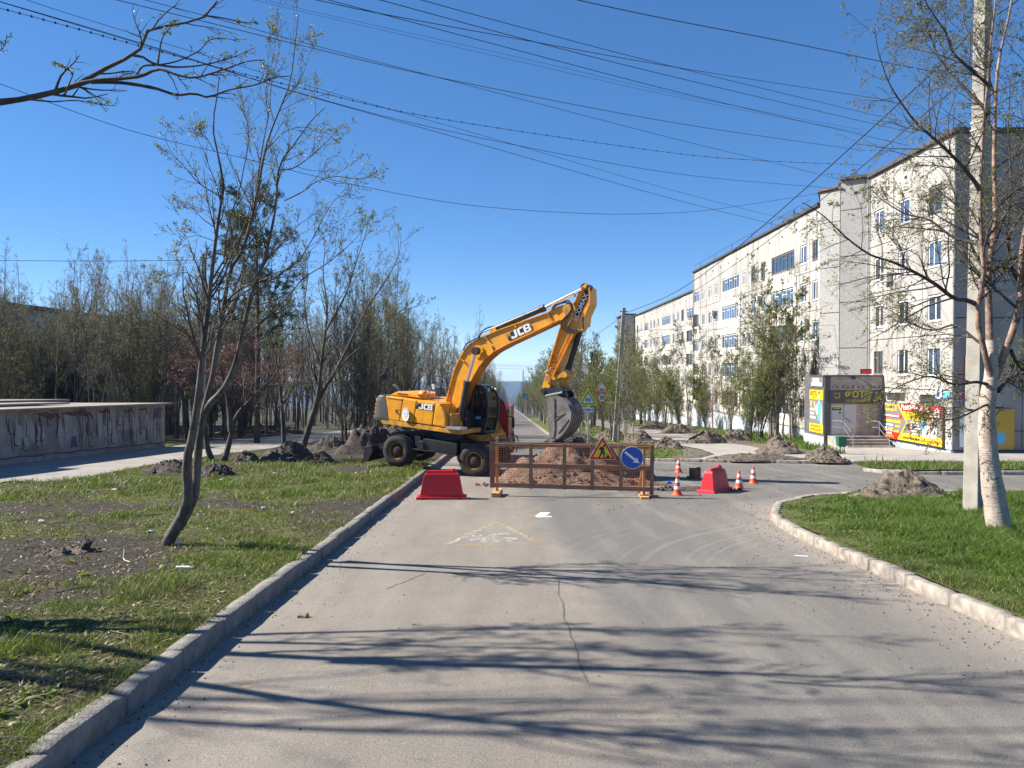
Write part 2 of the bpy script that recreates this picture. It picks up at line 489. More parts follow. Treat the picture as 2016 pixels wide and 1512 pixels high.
M['cone_white'] = pm('cone_band', (.80, .78, .76), rough=.4)
M['wood'] = pm('wood_old', (.33, .205, .125), (.20, .125, .08), 6, .8, .5, 40, stretch=(.5, 6, 6))
M['wood_red'] = pm('wood_reddish', (.30, .135, .08), (.20, .09, .06), 6, .8, .4, 40)
M['wood_new'] = pm('wood_new', (.56, .32, .15), (.44, .24, .11), 7, .75, .3, 40)
M['net'] = pm('net_orange', (.80, .26, .10), rough=.6)
M['rust'] = pm('rusty_steel', (.27, .135, .06), (.13, .065, .035), 5, .8, .5, 30)
M['truck_red'] = pm('truck_red', (.34, .014, .012), (.22, .012, .012), 3, .4)
M['paper'] = pm('paper', (.70, .69, .66), (.50, .49, .46), 4, .7)
M['wire'] = pm('wire_black', (.016, .016, .020), rough=.7)
M['roofing'] = pm('roofing_felt', (.32, .27, .23), (.22, .19, .165), 1.4, .95, .5, 20)
M['shelter'] = pm('shelter_concrete', (.27, .25, .22), (.17, .157, .14), 1.3, .93, .5, 22)
M['shelter_slab'] = pm('shelter_slab', (.33, .31, .28), (.23, .215, .195), 1.6, .93, .4, 22)
M['graffiti'] = pm('spray_maroon', (.075, .018, .035), (.035, .012, .03), 5, .8)
M['graffiti_pink'] = pm('spray_pink', (.15, .04, .06), (.10, .03, .045), 4, .8)
M['graffiti_violet'] = pm('spray_violet', (.12, .08, .17), (.08, .05, .12), 4, .8)
M['graffiti_grey'] = pm('spray_silver', (.36, .345, .33), (.28, .268, .255), 4, .8)
M['hill'] = pm('hill_forest', (.016, .028, .032), (.026, .040, .044), .004, .95)
M['paint_yellow'] = paintmat('road_paint_yellow', (.56, .38, .13), .36, .50)
M['paint_faint'] = paintmat('road_paint_faint', (.48, .36, .17), .30, .44, 5)
M['paint_white'] = paintmat('road_paint_white', (.62, .60, .56), .40, .5)
M['crack'] = pm('crack', (.10, .094, .086), rough=.95)
M['mustard'] = pm('print_mustard', (.46, .30, .03), rough=.5)
M['pale_print'] = pm('print_pale', (.62, .61, .58), rough=.5)
M['redled'] = pm('led_panel', (.05, .008, .01), rough=.3)
_b = M['redled'].node_tree.nodes["Principled BSDF"]
M['led_on'] = pm('led_digit', (.5, .02, .03), rough=.4)
_b = M['led_on'].node_tree.nodes["Principled BSDF"]
_b.inputs["Emission Color"].default_value = (1, .03, .05, 1); _b.inputs["Emission Strength"].default_value = .35
def cabglass():
    m, nt, b = nmat('cab_glass')
    b.inputs["Base Color"].default_value = (.02, .03, .03, 1); b.inputs["Roughness"].default_value = .04
    tr = nt.nodes.new("ShaderNodeBsdfTransparent"); tr.inputs[0].default_value = (.50, .56, .54, 1)
    mx = nt.nodes.new("ShaderNodeMixShader"); mx.inputs[0].default_value = .72
    nt.links.new(b.outputs[0], mx.inputs[1]); nt.links.new(tr.outputs[0], mx.inputs[2])
    nt.links.new(mx.outputs[0], nt.nodes["Material Output"].inputs[0])
    return m
M['cab_glass'] = cabglass()

def text(name, body, size, mat, O, xd, yd, parent=None, o=(0, 0, 0), ext=.002, bold=0.0, align='CENTER', sx=1.0, lift=0.004):
    cu = bpy.data.curves.new(name, 'FONT')
    cu.body = body; cu.size = size; cu.extrude = ext; cu.offset = bold; cu.align_x = align; cu.align_y = 'CENTER'
    cu.resolution_u = 3
    ob = bpy.data.objects.new(name, cu)
    COL.objects.link(ob)
    me = bpy.data.meshes.new_from_object(ob)
    bpy.data.objects.remove(ob)
    bpy.data.curves.remove(cu)
    xd, yd = V(xd).normalized(), V(yd).normalized()
    n = xd.cross(yd)
    O = V(O) - V(o)
    for v in me.vertices:
        c = v.co.copy()
        v.co = O + xd * (c.x * sx) + yd * c.y + n * (c.z + lift)
    me.materials.clear(); me.materials.append(mat)
    me.name = name
    return link(name, me, parent)

# ================================================================ GROUND, ROADS, KERBS
def inpoly(x, y, poly):
    r = np.zeros(np.shape(x), bool)
    n = len(poly)
    for i in range(n):
        x0, y0 = poly[i]; x1, y1 = poly[(i + 1) % n]
        c = ((y0 > y) != (y1 > y)) & (x < (x1 - x0) * (y - y0) / (y1 - y0 + 1e-12) + x0)
        r ^= c
    return r

def polydist(x, y, line):
    d = np.full(np.shape(x), 1e9)
    for (x0, y0), (x1, y1) in zip(line[:-1], line[1:]):
        dx, dy = x1 - x0, y1 - y0
        t = np.clip(((x - x0) * dx + (y - y0) * dy) / (dx * dx + dy * dy), 0, 1)
        d = np.minimum(d, np.hypot(x - x0 - t * dx, y - y0 - t * dy))
    return d

def field(name, x0, x1, y0, y1, res, mask, lift, attr, attrname, mat, kind='structure', smooth=True):
    xs = np.arange(x0, x1 + res * .5, res); ys = np.arange(y0, y1 + res * .5, res)
    X, Y = np.meshgrid(xs, ys)
    Z = -SLOPE * Y + lift(X, Y)
    nx, ny = len(xs), len(ys)
    idx = np.arange(nx * ny).reshape(ny, nx)
    q = np.stack([idx[:-1, :-1], idx[:-1, 1:], idx[1:, 1:], idx[1:, :-1]], -1).reshape(-1, 4)
    if mask is not None:
        cx = (X[:-1, :-1] + res / 2).ravel(); cy = (Y[:-1, :-1] + res / 2).ravel()
        q = q[mask(cx, cy)]
    me = mesh_np(name, np.stack([X, Y, Z], -1).reshape(-1, 3), q, mat, smooth=smooth)
    if attr is not None:
        at_ = me.attributes.new(attrname, 'FLOAT', 'POINT')
        at_.data.foreach_set("value", np.ascontiguousarray(attr(X, Y).ravel(), dtype=np.float32))
    return tag(link(name, me), kind=kind)

def sheet(name, pts, lift, mat, kind='structure'):
    m = MB()
    m.add([V((x, y, gz(y, lift))) for x, y in pts], [tuple(range(len(pts)))])
    return tag(m.build(name, mat), kind=kind)

# far terrain: the valley falls away with the street and a long wooded ridge closes it
m = MB()
m.add([V((-2500, -80, gz(-80, -.12))), V((2500, -80, gz(-80, -.12))), V((2500, 2600, gz(2600, -.12))), V((-2500, 2600, gz(2600, -.12)))], [(0, 1, 2, 3)])
tag(m.build('ground', M['forest_floor']), kind='structure')
hx = np.linspace(-3500, 3500, 120); hy = np.linspace(2400, 4600, 24)
HX, HY = np.meshgrid(hx, hy)
t = np.clip((HY - 2400) / 1500, 0, 1)
HZ = -122 + (54 + 16 * (fbm(HX / 900, HY / 900, 3) - .5)) * (t * t * (3 - 2 * t))
idx = np.arange(HX.size).reshape(HX.shape)
q = np.stack([idx[:-1, :-1], idx[:-1, 1:], idx[1:, 1:], idx[1:, :-1]], -1).reshape(-1, 4)
tag(link('hills', mesh_np('hills', np.stack([HX, HY, HZ], -1).reshape(-1, 3), q, M['hill'], smooth=True)), kind='structure')

KR = [(5.25, -8), (5.2, 8.0), (5.15, 12.0), (5.2, 14.8), (5.5, 16.2), (6.2, 17.8), (7.6, 19.3), (9.3, 20.0), (12, 20.3), (45, 20.6)]
KF = [(3.0, 60), (3.0, 38.0), (3.4, 35.6), (4.6, 33.8), (6.3, 32.9), (9.0, 32.3), (12.0, 31.6), (20, 31.0), (45, 30.6)]
field('road', -3.05, 45, -8, 36, .3, None, lambda X, Y: 0 * X,
      lambda X, Y: np.clip(np.exp(-np.maximum(polydist(X, Y, KR) - .1, 0) / .55) * 1.2 + .55 * np.exp(-polydist(X, Y, KF) / .9), 0, 1) + .0 * X, 'dust', M['asphalt'])
sheet('road', [(-3.05, 36), (3.1, 36), (3.1, 900), (-3.05, 900)], 0, M['asphalt'])

# ---- kerb stones: every stone is a piece of its own
rk = random.Random(3)
def stone_mesh(mat, L=.985, W=.17, H=.34, seed=0):
    bm = bmesh.new()
    bmesh.ops.create_cube(bm, size=1)
    for v in bm.verts: v.co = V((v.co.x * L, v.co.y * W, v.co.z * H))
    bmesh.ops.bevel(bm, geom=[e for e in bm.edges], offset=.016, segments=1, affect='EDGES')
    bmesh.ops.subdivide_edges(bm, edges=[e for e in bm.edges if abs((e.verts[0].co - e.verts[1].co).x) > .4], cuts=5)
    for v in bm.verts:
        n = mnoise.noise_vector(v.co * 4 + V((seed * 7.7, 0, 0)))
        v.co += n * .011
        if v.co.z > 0 and abs(v.co.x) > L * .42: v.co.z -= max(0, n.x) * .05
    for f in bm.faces: f.smooth = True
    me = bpy.data.meshes.new('kerb_stone'); bm.to_mesh(me); bm.free()
    me.materials.append(mat)
    return me
SM = {k: [stone_mesh(M[k], seed=i) for i in range(5)] for k in ('kerb', 'kerb_light')}

def kerb(name, line, mat, lift, side=1, gap=1.0):
    """stones of 1 m along the line; the line is the road-side foot of the kerb"""
    root = tag(thing(name, None, None), kind='structure')
    acc = 0; pts = []
    segs = list(zip(line[:-1], line[1:]))
    for (x0, y0), (x1, y1) in segs:
        L = math.hypot(x1 - x0, y1 - y0)
        while acc < L:
            f = acc / L
            pts.append((x0 + (x1 - x0) * f, y0 + (y1 - y0) * f)); acc += gap
        acc -= L
    for a, b in zip(pts[:-1], pts[1:]):
        d = V((b[0] - a[0], b[1] - a[1], gz(b[1]) - gz(a[1]))); d.normalize()
        n = V((-d.y, d.x, 0)).normalized() * side
        up = V((0, 0, 1)); up = (up - d * up.dot(d)).normalized()
        c = V(((a[0] + b[0]) / 2, (a[1] + b[1]) / 2, 0)) + n * (.085 + rk.uniform(-.012, .012))
        c.z = gz(c.y, lift - .17 + rk.uniform(-.012, .012))
        rot = Matrix((d, up.cross(d), up)).transposed().to_4x4()
        rot = rot @ Matrix.Rotation(rk.uniform(-.012, .012), 4, 'Z') @ Matrix.Rotation(rk.uniform(-.02, .02), 4, 'X')
        o = bpy.data.objects.new('kerb_stone', rk.choice(SM[mat])); COL.objects.link(o)
        o.parent = root
        o.matrix_local = Matrix.Translation(c) @ rot
    return root
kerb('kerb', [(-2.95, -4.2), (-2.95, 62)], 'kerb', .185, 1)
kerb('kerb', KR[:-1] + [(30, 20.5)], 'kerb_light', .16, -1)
kerb('kerb', KF[::-1][1:], 'kerb_light', .14, -1)
kerb('kerb', [(30, 26.4), (14.2, 26.5), (13.2, 27.0), (12.9, 28.2)], 'kerb_light', .13, -1)
for x, s in ((-3.03, 1), (3.08, -1)):
    m = MB(); m.add([V((x + dx, y, gz(y, l))) for y in (60, 900) for dx, l in ((-.09, -.1), (-.09, .14), (.09, .14), (.09, -.1))], [(0, 1, 5, 4), (1, 2, 6, 5), (2, 3, 7, 6)])
    tag(m.build('kerb', M['kerb_light']), kind='structure')

# ---- pavements
lo = [(-260, 1000), (0, 962), (90, 950), (150, 943), (280, 918), (420, 896), (560, 879), (690, 856), (850, 843)]
up = [(850, 836), (700, 846), (560, 857), (480, 864), (400, 868), (330, 880), (325, 888), (-400, 975)]
PATH = [(p.x, p.y) for p in (gnd(a, b, .16) for a, b in lo + up)]
PATH[-1] = (-19.5, 18.0); PATH[-2] = (-19.5, 42.5)
PATH[0] = (-14.6, 17.0); PATH[1] = (-15.0, 22.8)
RP = [(10.0, 130), (9.9, 60), (9.8, 45), (10.0, 40), (9.6, 36), (8.3, 33.4), (7.2, 32.9), (9.0, 32.5), (12, 31.8), (20, 31.2), (46, 30.8), (46, 36.9), (21.3, 36.9), (21.3, 45.9),
      (17.6, 45.9), (17.4, 41.5), (16.3, 38.6), (16.2, 36.6), (14.4, 35.4), (13.3, 36.5), (13.4, 40), (13.7, 46), (13.9, 60), (13.9, 130)]

def lift_left(X, Y):
    n = fbm(X * .8, Y * .8, 2) - .47
    n2 = fbm(X * 3.1, Y * 3.1, 5) - .47
    l = .19 + .12 * n + .07 * n2
    k = np.clip((X + 3.1) / -.7, 0, 1)                      # meets the kerb top
    l = .172 * (1 - k) + l * k
    inside = inpoly(X, Y, PATH)
    pd = polydist(X, Y, PATH + PATH[:1])
    p = np.where(inside, 1, np.clip(1 - pd / .5, 0, 1))
    l = l * (1 - p) + .12 * p
    l = l + .06 * np.exp(-((X + 4.3) ** 2 + (Y - 26.9) ** 2) / 1.2)
    return l
def cover_left(X, Y):
    c = .42 + 1.5 * (fbm(X * .55, Y * .55, 11) - .40) + .35 * (fbm(X * 2.2, Y * 2.2, 4) - .47)
    c = c - .75 * np.exp(-((Y - 16.5 - .5 * np.sin(X * .7)) / .75) ** 2) * np.clip((-X - 3.8) / 2.2, 0, 1)   # trodden track
    c = c - .5 * np.exp(-((X + 7.0) / 1.7) ** 2 - ((Y - 11.0) / 1.5) ** 2)
    c = c - .45 * np.exp(-((X + 5.2) / .8) ** 2 - ((Y - 8.3) / .7) ** 2)
    c = c + .32 * np.exp(-((X + 4.4) / 1.3) ** 2 - ((Y - 13.3) / 2.6) ** 2)
    c = c + .30 * np.exp(-((Y - 22) / 3.0) ** 2) * (X > -14)
    c = np.where(Y > 31, c - .35, c)
    return np.clip(c, 0, 1)
field('lawn', -21, -3.1, .5, 62, .14, None, lift_left, cover_left, 'cover', M['lawn'])
field('ground', -160, -20.8, -10, 62, 2.0, None, lambda X, Y: .12 + .1 * (fbm(X * .3, Y * .3, 7) - .5), None, '', M['forest_floor'])
field('ground', -160, -3.1, 62, 320, 3.0, None, lambda X, Y: .12 + .1 * (fbm(X * .3, Y * .3, 7) - .5), None, '', M['forest_floor'])
m = MB(); m.add([V((x, y, gz(y, .16))) for x, y in PATH], [tuple(range(len(PATH)))])
tag(m.build('footpath', M['path']), kind='structure')

LR = [(5.35, -8)] + [(x + .14 + (.0 if y < 15 else .02), y - (.0 if y < 15 else .12)) for x, y in KR[1:-1]] + [(45, 20.4), (45, -8)]
def lift_right(X, Y):
    d = polydist(X, Y, LR)
    return .15 + np.clip(d / 1.2, 0, 1) * (.03 + .13 * (fbm(X * .9, Y * .9, 9) - .45))
field('lawn', 5.1, 32, 1, 20.7, .14, lambda x, y: inpoly(x, y, LR), lift_right,
      lambda X, Y: np.clip(.95 + .8 * (fbm(X * .6, Y * .6, 3) - .5) - .8 * (Y > 19.2), 0, 1), 'cover', M['lawn2'])
ISL = [(13.0, 28.0), (13.4, 27.1), (14.2, 26.6), (45, 26.5), (45, 29.6), (14, 29.9), (13.2, 29.2)]
field('lawn', 12.6, 34, 26, 30.4, .2, lambda x, y: inpoly(x, y, ISL), lambda X, Y: .15 + .1 * (fbm(X, Y, 2) - .45),
      lambda X, Y: .55 + 0 * X, 'cover', M['lawn2'])
def lift_far(X, Y):
    l = .15 + .14 * (fbm(X * .7, Y * .7, 13) - .45)
    ins = inpoly(X, Y, RP); d = polydist(X, Y, RP + RP[:1])
    p = np.where(ins, 1, np.clip(1 - d / .5, 0, 1))
    e = np.clip((X - 3.1) / .5, 0, 1)
    return (l * (1 - p) + .08 * p) * e + .13 * (1 - e)
KFP = [(3.1, 150), (3.1, 38.0), (3.5, 35.7), (4.7, 33.95), (6.4, 33.05), (9.0, 32.45), (12.0, 31.75), (20, 31.15), (45, 30.75), (45, 150)]
field('lawn', 3.0, 30, 30.6, 150, .24, lambda x, y: inpoly(x, y, KFP), lift_far,
      lambda X, Y: np.clip(.75 + 1.2 * (fbm(X * .5, Y * .5, 21) - .5) - .9 * np.exp(-(polydist(X, Y, [(14.2, 150), (14.2, 46), (13.9, 36.5)]) / .9) ** 2)
                           - .8 * np.exp(-(polydist(X, Y, [(9.6, 60), (9.4, 44), (9.2, 36), (7.5, 33.5)]) / .7) ** 2), 0, 1), 'cover', M['lawn2'])
field('ground', 3.0, 160, 150, 420, 4.0, None, lambda X, Y: .12 + 0 * X, None, '', M['forest_floor'])
m = MB(); m.add([V((x, y, gz(y, .12))) for x, y in RP], [tuple(range(len(RP)))])
tag(m.build('pavement', M['pave']), kind='structure')

# ---- road markings, crack
def strip(pts, w):
    vs, fs = [], []
    for i, (x, y) in enumerate(pts):
        a = pts[max(i - 1, 0)]; b = pts[min(i + 1, len(pts) - 1)]
        d = V((b[0] - a[0], b[1] - a[1])).normalized()
        ww = w[i] if hasattr(w, '__len__') else w
        vs += [(x - d.y * ww / 2, y + d.x * ww / 2), (x + d.y * ww / 2, y - d.x * ww / 2)]
    fs = [(2 * i, 2 * i + 1, 2 * i + 3, 2 * i + 2) for i in range(len(pts) - 1)]
    return vs, fs
def mark(name, strips, mat, lift=.004):
    m = MB()
    for vs, fs in strips:
        m.add([V((x, y, gz(y, lift))) for x, y in vs], fs)
    return tag(m.build(name, mat), kind='structure')
g2 = lambda a, b: tuple(gnd(a, b)[:2])
A_, B_, C_ = g2(868, 1075), g2(980, 1024), g2(1066, 1070)
mark('road_marking', [strip([A_, B_], .17), strip([B_, C_], .17), strip([A_, C_], .15)], M['paint_yellow'])
inn = lambda p, k: tuple(np.array(p) * k + (1 - k) * (np.array(A_) + np.array(B_) + np.array(C_)) / 3)
st = [strip([inn(A_, .86), inn(B_, .86)], .11), strip([inn(B_, .86), inn(C_, .86)], .10)]
rr = random.Random(8)
for x0, x1, y in ((915, 950, 1056), (935, 975, 1062), (965, 1000, 1053), (990, 1020, 1060), (945, 960, 1067), (970, 985, 1066), (1000, 1012, 1067), (960, 978, 1058), (925, 940, 1064)):
    st.append(strip([g2(x0, y), g2(x1, y + rr.uniform(-2, 2))], rr.uniform(.18, .34)))
mark('road_marking', st, M['paint_white'], .008)
mark('road_marking', [strip([g2(1062, 1017), g2(1074, 1009)], .22), strip([g2(1056, 1018), g2(1086, 1017)], .14)], M['white'])
mark('road_marking', [strip([g2(1045, 1019), g2(1058, 1016)], .2)], M['paint_yellow'])
mark('road_marking', [strip([(-2.25 + .02 * math.sin(y), y) for y in np.arange(4.5, 20, .5)], .10)], M['paint_faint'])
mark('road_marking', [strip([(x, 19.2 - .01 * x) for x in np.arange(8.6, 13.6, .5)], .12)], M['paint_white'])
rr = random.Random(4)
pts = []; px, py = 1100, 1143
while py < 1345:
    pts.append(g2(px, py)); py += 5; px += 1.35 + rr.uniform(-2.6, 2.6)
mark('crack', [strip(pts, [rr.uniform(.008, .026) for _ in pts])], M['crack'])
pts = [g2(765 + i * 8, 1157 - i * 3 + rr.uniform(-1.5, 1.5)) for i in range(10)]
mark('crack', [strip(pts, .012)], M['crack'])

# ---- heaps of dug-out soil
def heap(cx, cy, rx, ry, h, mat, label, group=None, lift=.12, seed=0, rz=0.0, name='soil_mound', cat='soil mound', peak=1.0, clods=130):
    rs = np.random.default_rng(seed + 100)
    nr, na = 26, 72
    vs = [(0, 0, h * .97)]; fs = []
    for i in range(1, nr + 1):
        r = i / nr
        for j in range(na):
            a = 2 * math.pi * j / na
            k = 1 + .28 * (vnoise(np.array(math.cos(a) * 1.6 + seed), np.array(math.sin(a) * 1.6), seed) - .5) * 2
            x, y = r * rx * k * math.cos(a), r * ry * k * math.sin(a)
            base = .55 * (1 - r) + .45 * (1 - r * r) if peak <= 1 else max(0, 1 - r ** peak)
            n = float(fbm(np.array(x * 2.0 + seed * 3.1), np.array(y * 2.0), seed)) - .47
            n2 = float(fbm(np.array(x * 7 + seed), np.array(y * 7), seed + 3)) - .47
            n3 = abs(float(fbm(np.array(x * 4.3 + seed * 5), np.array(y * 4.3), seed + 6)) - .47)
            n4 = float(vnoise(np.array(x * 17.0 + seed), np.array(y * 17.0), seed + 9)) - .5
            z = h * base + (n * .9 * h + n2 * .42 * min(h, .6) - n3 * .4 * min(h, .7) + n4 * .05) * (1 - r ** 4)
            vs.append((x, y, max(z, -.02) - .06 * (r == 1)))
    f4 = [(0, 1 + j, 1 + (j + 1) % na) for j in range(na)]
    for i in range(nr - 1):
        for j in range(na):
            f4.append((1 + i * na + j, 1 + (i + 1) * na + j, 1 + (i + 1) * na + (j + 1) % na, 1 + i * na + (j + 1) % na))
    m = MB(); m.add([V(v) for v in vs], f4)
    for k in range(clods):
        a, r = rs.uniform(0, 6.28), rs.uniform(.1, 1.3) ** .7
        x, y = r * rx * math.cos(a), r * ry * math.sin(a)
        s = rs.uniform(.015, .06) * (1.0 if k % 7 else 1.9)
        z = h * (max(0, 1 - r) ** .9 if peak <= 1 else max(0, 1 - r ** peak)) + s * .25
        p = V((x, y, z)); e = [V(rs.normal(size=3)) for _ in range(1)][0]
        ico = [(1, 0, 0), (-1, 0, 0), (0, 1, 0), (0, -1, 0), (0, 0, 1), (0, 0, -1)]
        q = e.to_track_quat('Z', 'Y')
        m.add([p + (q @ V(c)) * s * rs.uniform(.6, 1.2) for c in ico], [(0, 2, 4), (2, 1, 4), (1, 3, 4), (3, 0, 4), (2, 0, 5), (1, 2, 5), (3, 1, 5), (0, 3, 5)])
    o = m.build(name, mat)
    for p in o.data.polygons: p.use_smooth = len(p.vertices) == 4
    o.location = (cx, cy, gz(cy, lift)); o.rotation_euler = (-math.atan(SLOPE), 0, rz)
    return tag(o, label, cat, group)
def heap_px(px, py, w_px, h_px, mat, label, seed, ry=None, lift=.14, peak=.85, **k):
    """px, py: the near foot of the heap in the photograph, w_px and h_px its width and height there"""
    p = gnd(px, py, lift)
    s = p.y / FPX
    rx = w_px * s / 2
    ry = ry or rx * .8
    return heap(p.x, p.y + ry * .85, rx * 1.12, ry * 1.1, h_px * s * .95, M[mat], label, seed=seed, lift=lift, peak=peak, **k)
heap_px(318, 938, 115, 36, 'soil_dark', 'dark soil heap on the left lawn edge beside the shadowed footpath', 1)
heap_px(420, 942, 78, 32, 'soil_dark', 'small dark soil heap right of the forked foreground tree', 2)
heap_px(478, 914, 62, 28, 'soil_dark', 'dark soil heap behind the leaning stub trunks', 3)
heap_px(560, 912, 100, 44, 'soil_dark', 'dark soil heap at the foot of the V-shaped tree', 4)
heap_px(622, 916, 70, 26, 'soil_dark', 'low dark soil heap right of the V-shaped tree', 5)
heap_px(648, 892, 88, 34, 'soil_dark', 'gravelly grey-brown heap left of the excavator', 6)
heap_px(722, 897, 125, 64, 'soil_dark', 'tall dark soil heap behind the excavator blade', 7)
heap_px(520, 856, 170, 20, 'soil_dark', 'long low dark soil bank along the grove behind the path', 8, ry=1.6)
heap_px(800, 868, 130, 40, 'soil_dark', 'dark soil bank behind the excavator chassis', 9)
heap_px(1812, 990, 200, 54, 'soil_brown', 'broad brown soil heap on the right verge beside the concrete pole', 10, lift=.1)
heap_px(1640, 908, 68, 27, 'soil_brown', 'brown soil heap in front of the green bin', 11, ry=1.0)
heap_px(1552, 893, 77, 32, 'soil_brown', 'pointed brown soil heap on the lawn left of the photo shop', 12, ry=1.2)
heap_px(1460, 868, 58, 26, 'soil_brown', 'brown soil heap in the middle of the row beside the pavement', 13, ry=1.2)
heap_px(1398, 872, 70, 26, 'soil_brown', 'brown soil heap under the tall birch clump', 14, ry=1.2)
heap_px(1345, 853, 65, 19, 'soil_brown', 'low brown soil heap at the far end of the row', 15, ry=1.2)
heap_px(1290, 845, 61, 16, 'soil_dark', 'flat dark soil heap behind the mid pole and pavement', 16, ry=1.5)
heap_px(1318, 884, 61, 27, 'soil_brown', 'grey-brown soil heap right of the blue arrow sign', 17, ry=1.0)
heap_px(1265, 874, 66, 29, 'soil_brown', 'grey-brown soil heap just right of the mid pole foot', 18, ry=1.1)
heap_px(1205, 866, 70, 22, 'soil_brown', 'soil heap behind the mid pole', 19, ry=1.2)
heap_px(1500, 905, 150, 12, 'soil_brown', 'low ridge of spread soil beside the pavement', 20, ry=.7)
heap_px(1130, 872, 90, 22, 'soil_dark', 'dark lumpy heap beyond the bucket', 21, ry=1.3)
heap(2.05, 25.3, 2.45, 1.9, 1.28, M['soil_red'], 'big reddish-brown pile of trench soil under the bucket behind the fence', lift=0, seed=22, peak=1.35, clods=420)
heap(1.9, 23.0, 2.6, .75, .42, M['soil_red'], 'low reddish soil ridge along the trench behind the fence', lift=0, seed=23, peak=1.2, clods=260)
heap(4.9, 21.6, 1.5, .3, .10, M['soil_dark'], 'thin line of black earth crumbs right of the fence', lift=0, seed=24, clods=60)

# ---- grass blades
def blades(name, P, h, w, mats, mi, seed, bend=.45):
    r = np.random.default_rng(seed)
    n = len(P)
    a = r.uniform(0, 2 * np.pi, n); b = r.uniform(0, 2 * np.pi, n)
    wx = np.stack([np.cos(a), np.sin(a), 0 * a], -1) * w[:, None]
    ln = np.stack([np.cos(b), np.sin(b), 0 * b], -1) * (h * r.uniform(.1, bend * 1.6, n))[:, None]
    up = np.zeros((n, 3)); up[:, 2] = h
    v = np.stack([P - wx, P + wx, P + .55 * up + .3 * ln + .75 * wx, P + .55 * up + .3 * ln - .75 * wx,
                  P + up * .95 + ln + .08 * wx, P + up * .95 + ln - .08 * wx], 1)
    i = np.arange(n)[:, None] * 6
    q = np.concatenate([i + np.array([0, 1, 2, 3]), i + np.array([3, 2, 4, 5])], 0)
    me = mesh_np(name, v.reshape(-1, 3), q, mats, np.concatenate([mi, mi]))
    return tag(link(name, me), kind='stuff')

def scatter(n, u0, u1, y0, y1, seed, power=1.0):
    r = np.random.default_rng(seed)
    u = r.uniform(u0, u1, n)
    t = r.uniform(0, 1, n)
    Y = np.exp(np.log(y0) + (np.log(y1) - np.log(y0)) * t ** power)
    return u * Y, Y, r

X, Y, r = scatter(330000, -.80, -.09, 3.6, 36, 1)
c = cover_left(X, Y) + .3 * (fbm(X * 5, Y * 5, 8) - .47)
k = (X < -3.06 - .05 * (fbm(X * 0 + 2, Y * 2, 6) < .5)) & (X > -20) & (~inpoly(X, Y, PATH)) & (r.uniform(0, 1, len(X)) < np.clip((c - .22) * 1.7, .015, 1))
X, Y = X[k], Y[k]; n = len(X)
cl = fbm(X * 1.6, Y * 1.6, 31)
hh = (.028 + .20 * np.clip(cl - .33, 0, 1) ** 1.15 * 1.7) * r.uniform(.5, 1.4, n) * (1 + .4 * (Y > 18))
blades('grass', np.stack([X, Y, -SLOPE * Y + lift_left(X, Y) - .01], -1), hh, np.maximum(.0022, .00042 * Y) * r.uniform(.7, 1.3, n), [M['grass'], M['grass_dry']],
       (r.uniform(0, 1, n) < .20 + .3 * (fbm(X * 1.1, Y * 1.1, 41) < .42)).astype(int), 11, bend=.9)
X, Y, r = scatter(300000, .25, .80, 6.5, 21, 2)
X2, Y2, r2 = scatter(90000, .66, 2.2, 3.2, 20, 22)
X = np.concatenate([X, X2]); Y = np.concatenate([Y, Y2])
k = inpoly(X, Y, LR) & (polydist(X, Y, LR) > .08) & (r.uniform(0, 1, len(X)) < np.clip(1.1 - .9 * (Y > 19.3), 0, 1))
X, Y = X[k], Y[k]; n = len(X)
d = polydist(X, Y, LR)
cl = .55 * fbm(X * 1.3, Y * 1.3, 33) + .45 * fbm(X * 3.6, Y * 3.6, 35)
hh = (.035 + .85 * np.clip(cl - .34, 0, 1) ** 1.25) * np.clip(.35 + d / 2.4, .35, 1.2) * r.uniform(.5, 1.35, n)
blades('grass', np.stack([X, Y, -SLOPE * Y + lift_right(X, Y) - .01], -1), hh, np.maximum(.0026, .00042 * Y) * r.uniform(.7, 1.3, n), [M['grass_lush'], M['grass_dry']],
       (r.uniform(0, 1, n) < .06 + .40 * np.exp(-d / .5)).astype(int), 12, bend=.85)
X, Y, r = scatter(70000, .08, .80, 31.5, 140, 3)
ok = inpoly(X, Y, KFP) & (~inpoly(X, Y, RP)) & (X < 21.2)
c = .75 + 1.2 * (fbm(X * .5, Y * .5, 21) - .5) - .9 * np.exp(-(polydist(X, Y, [(14.2, 150), (14.2, 46), (13.9, 36.5)]) / .9) ** 2) - .8 * np.exp(-(polydist(X, Y, [(9.6, 60), (9.4, 44), (9.2, 36), (7.5, 33.5)]) / .7) ** 2)
k = ok & (r.uniform(0, 1, len(X)) < c)
X, Y = X[k], Y[k]; n = len(X)
hh = (.10 + .16 * (X > 14) * (Y < 70)) * r.uniform(.5, 1.5, n)
blades('grass', np.stack([X, Y, -SLOPE * Y + lift_far(X, Y) - .02], -1), hh, .0006 * Y * r.uniform(.7, 1.3, n), [M['grass_lush'], M['grass']], (r.uniform(0, 1, n) < .3).astype(int), 13)
X, Y, r = scatter(14000, .35, .85, 26.3, 30.2, 4)
k = inpoly(X, Y, ISL); X, Y = X[k], Y[k]; n = len(X)
blades('grass', np.stack([X, Y, -SLOPE * Y + .14], -1), .15 * r.uniform(.4, 1.5, n), .014 * r.uniform(.7, 1.3, n), [M['grass_lush'], M['grass_dry']], (r.uniform(0, 1, n) < .2).astype(int), 14)
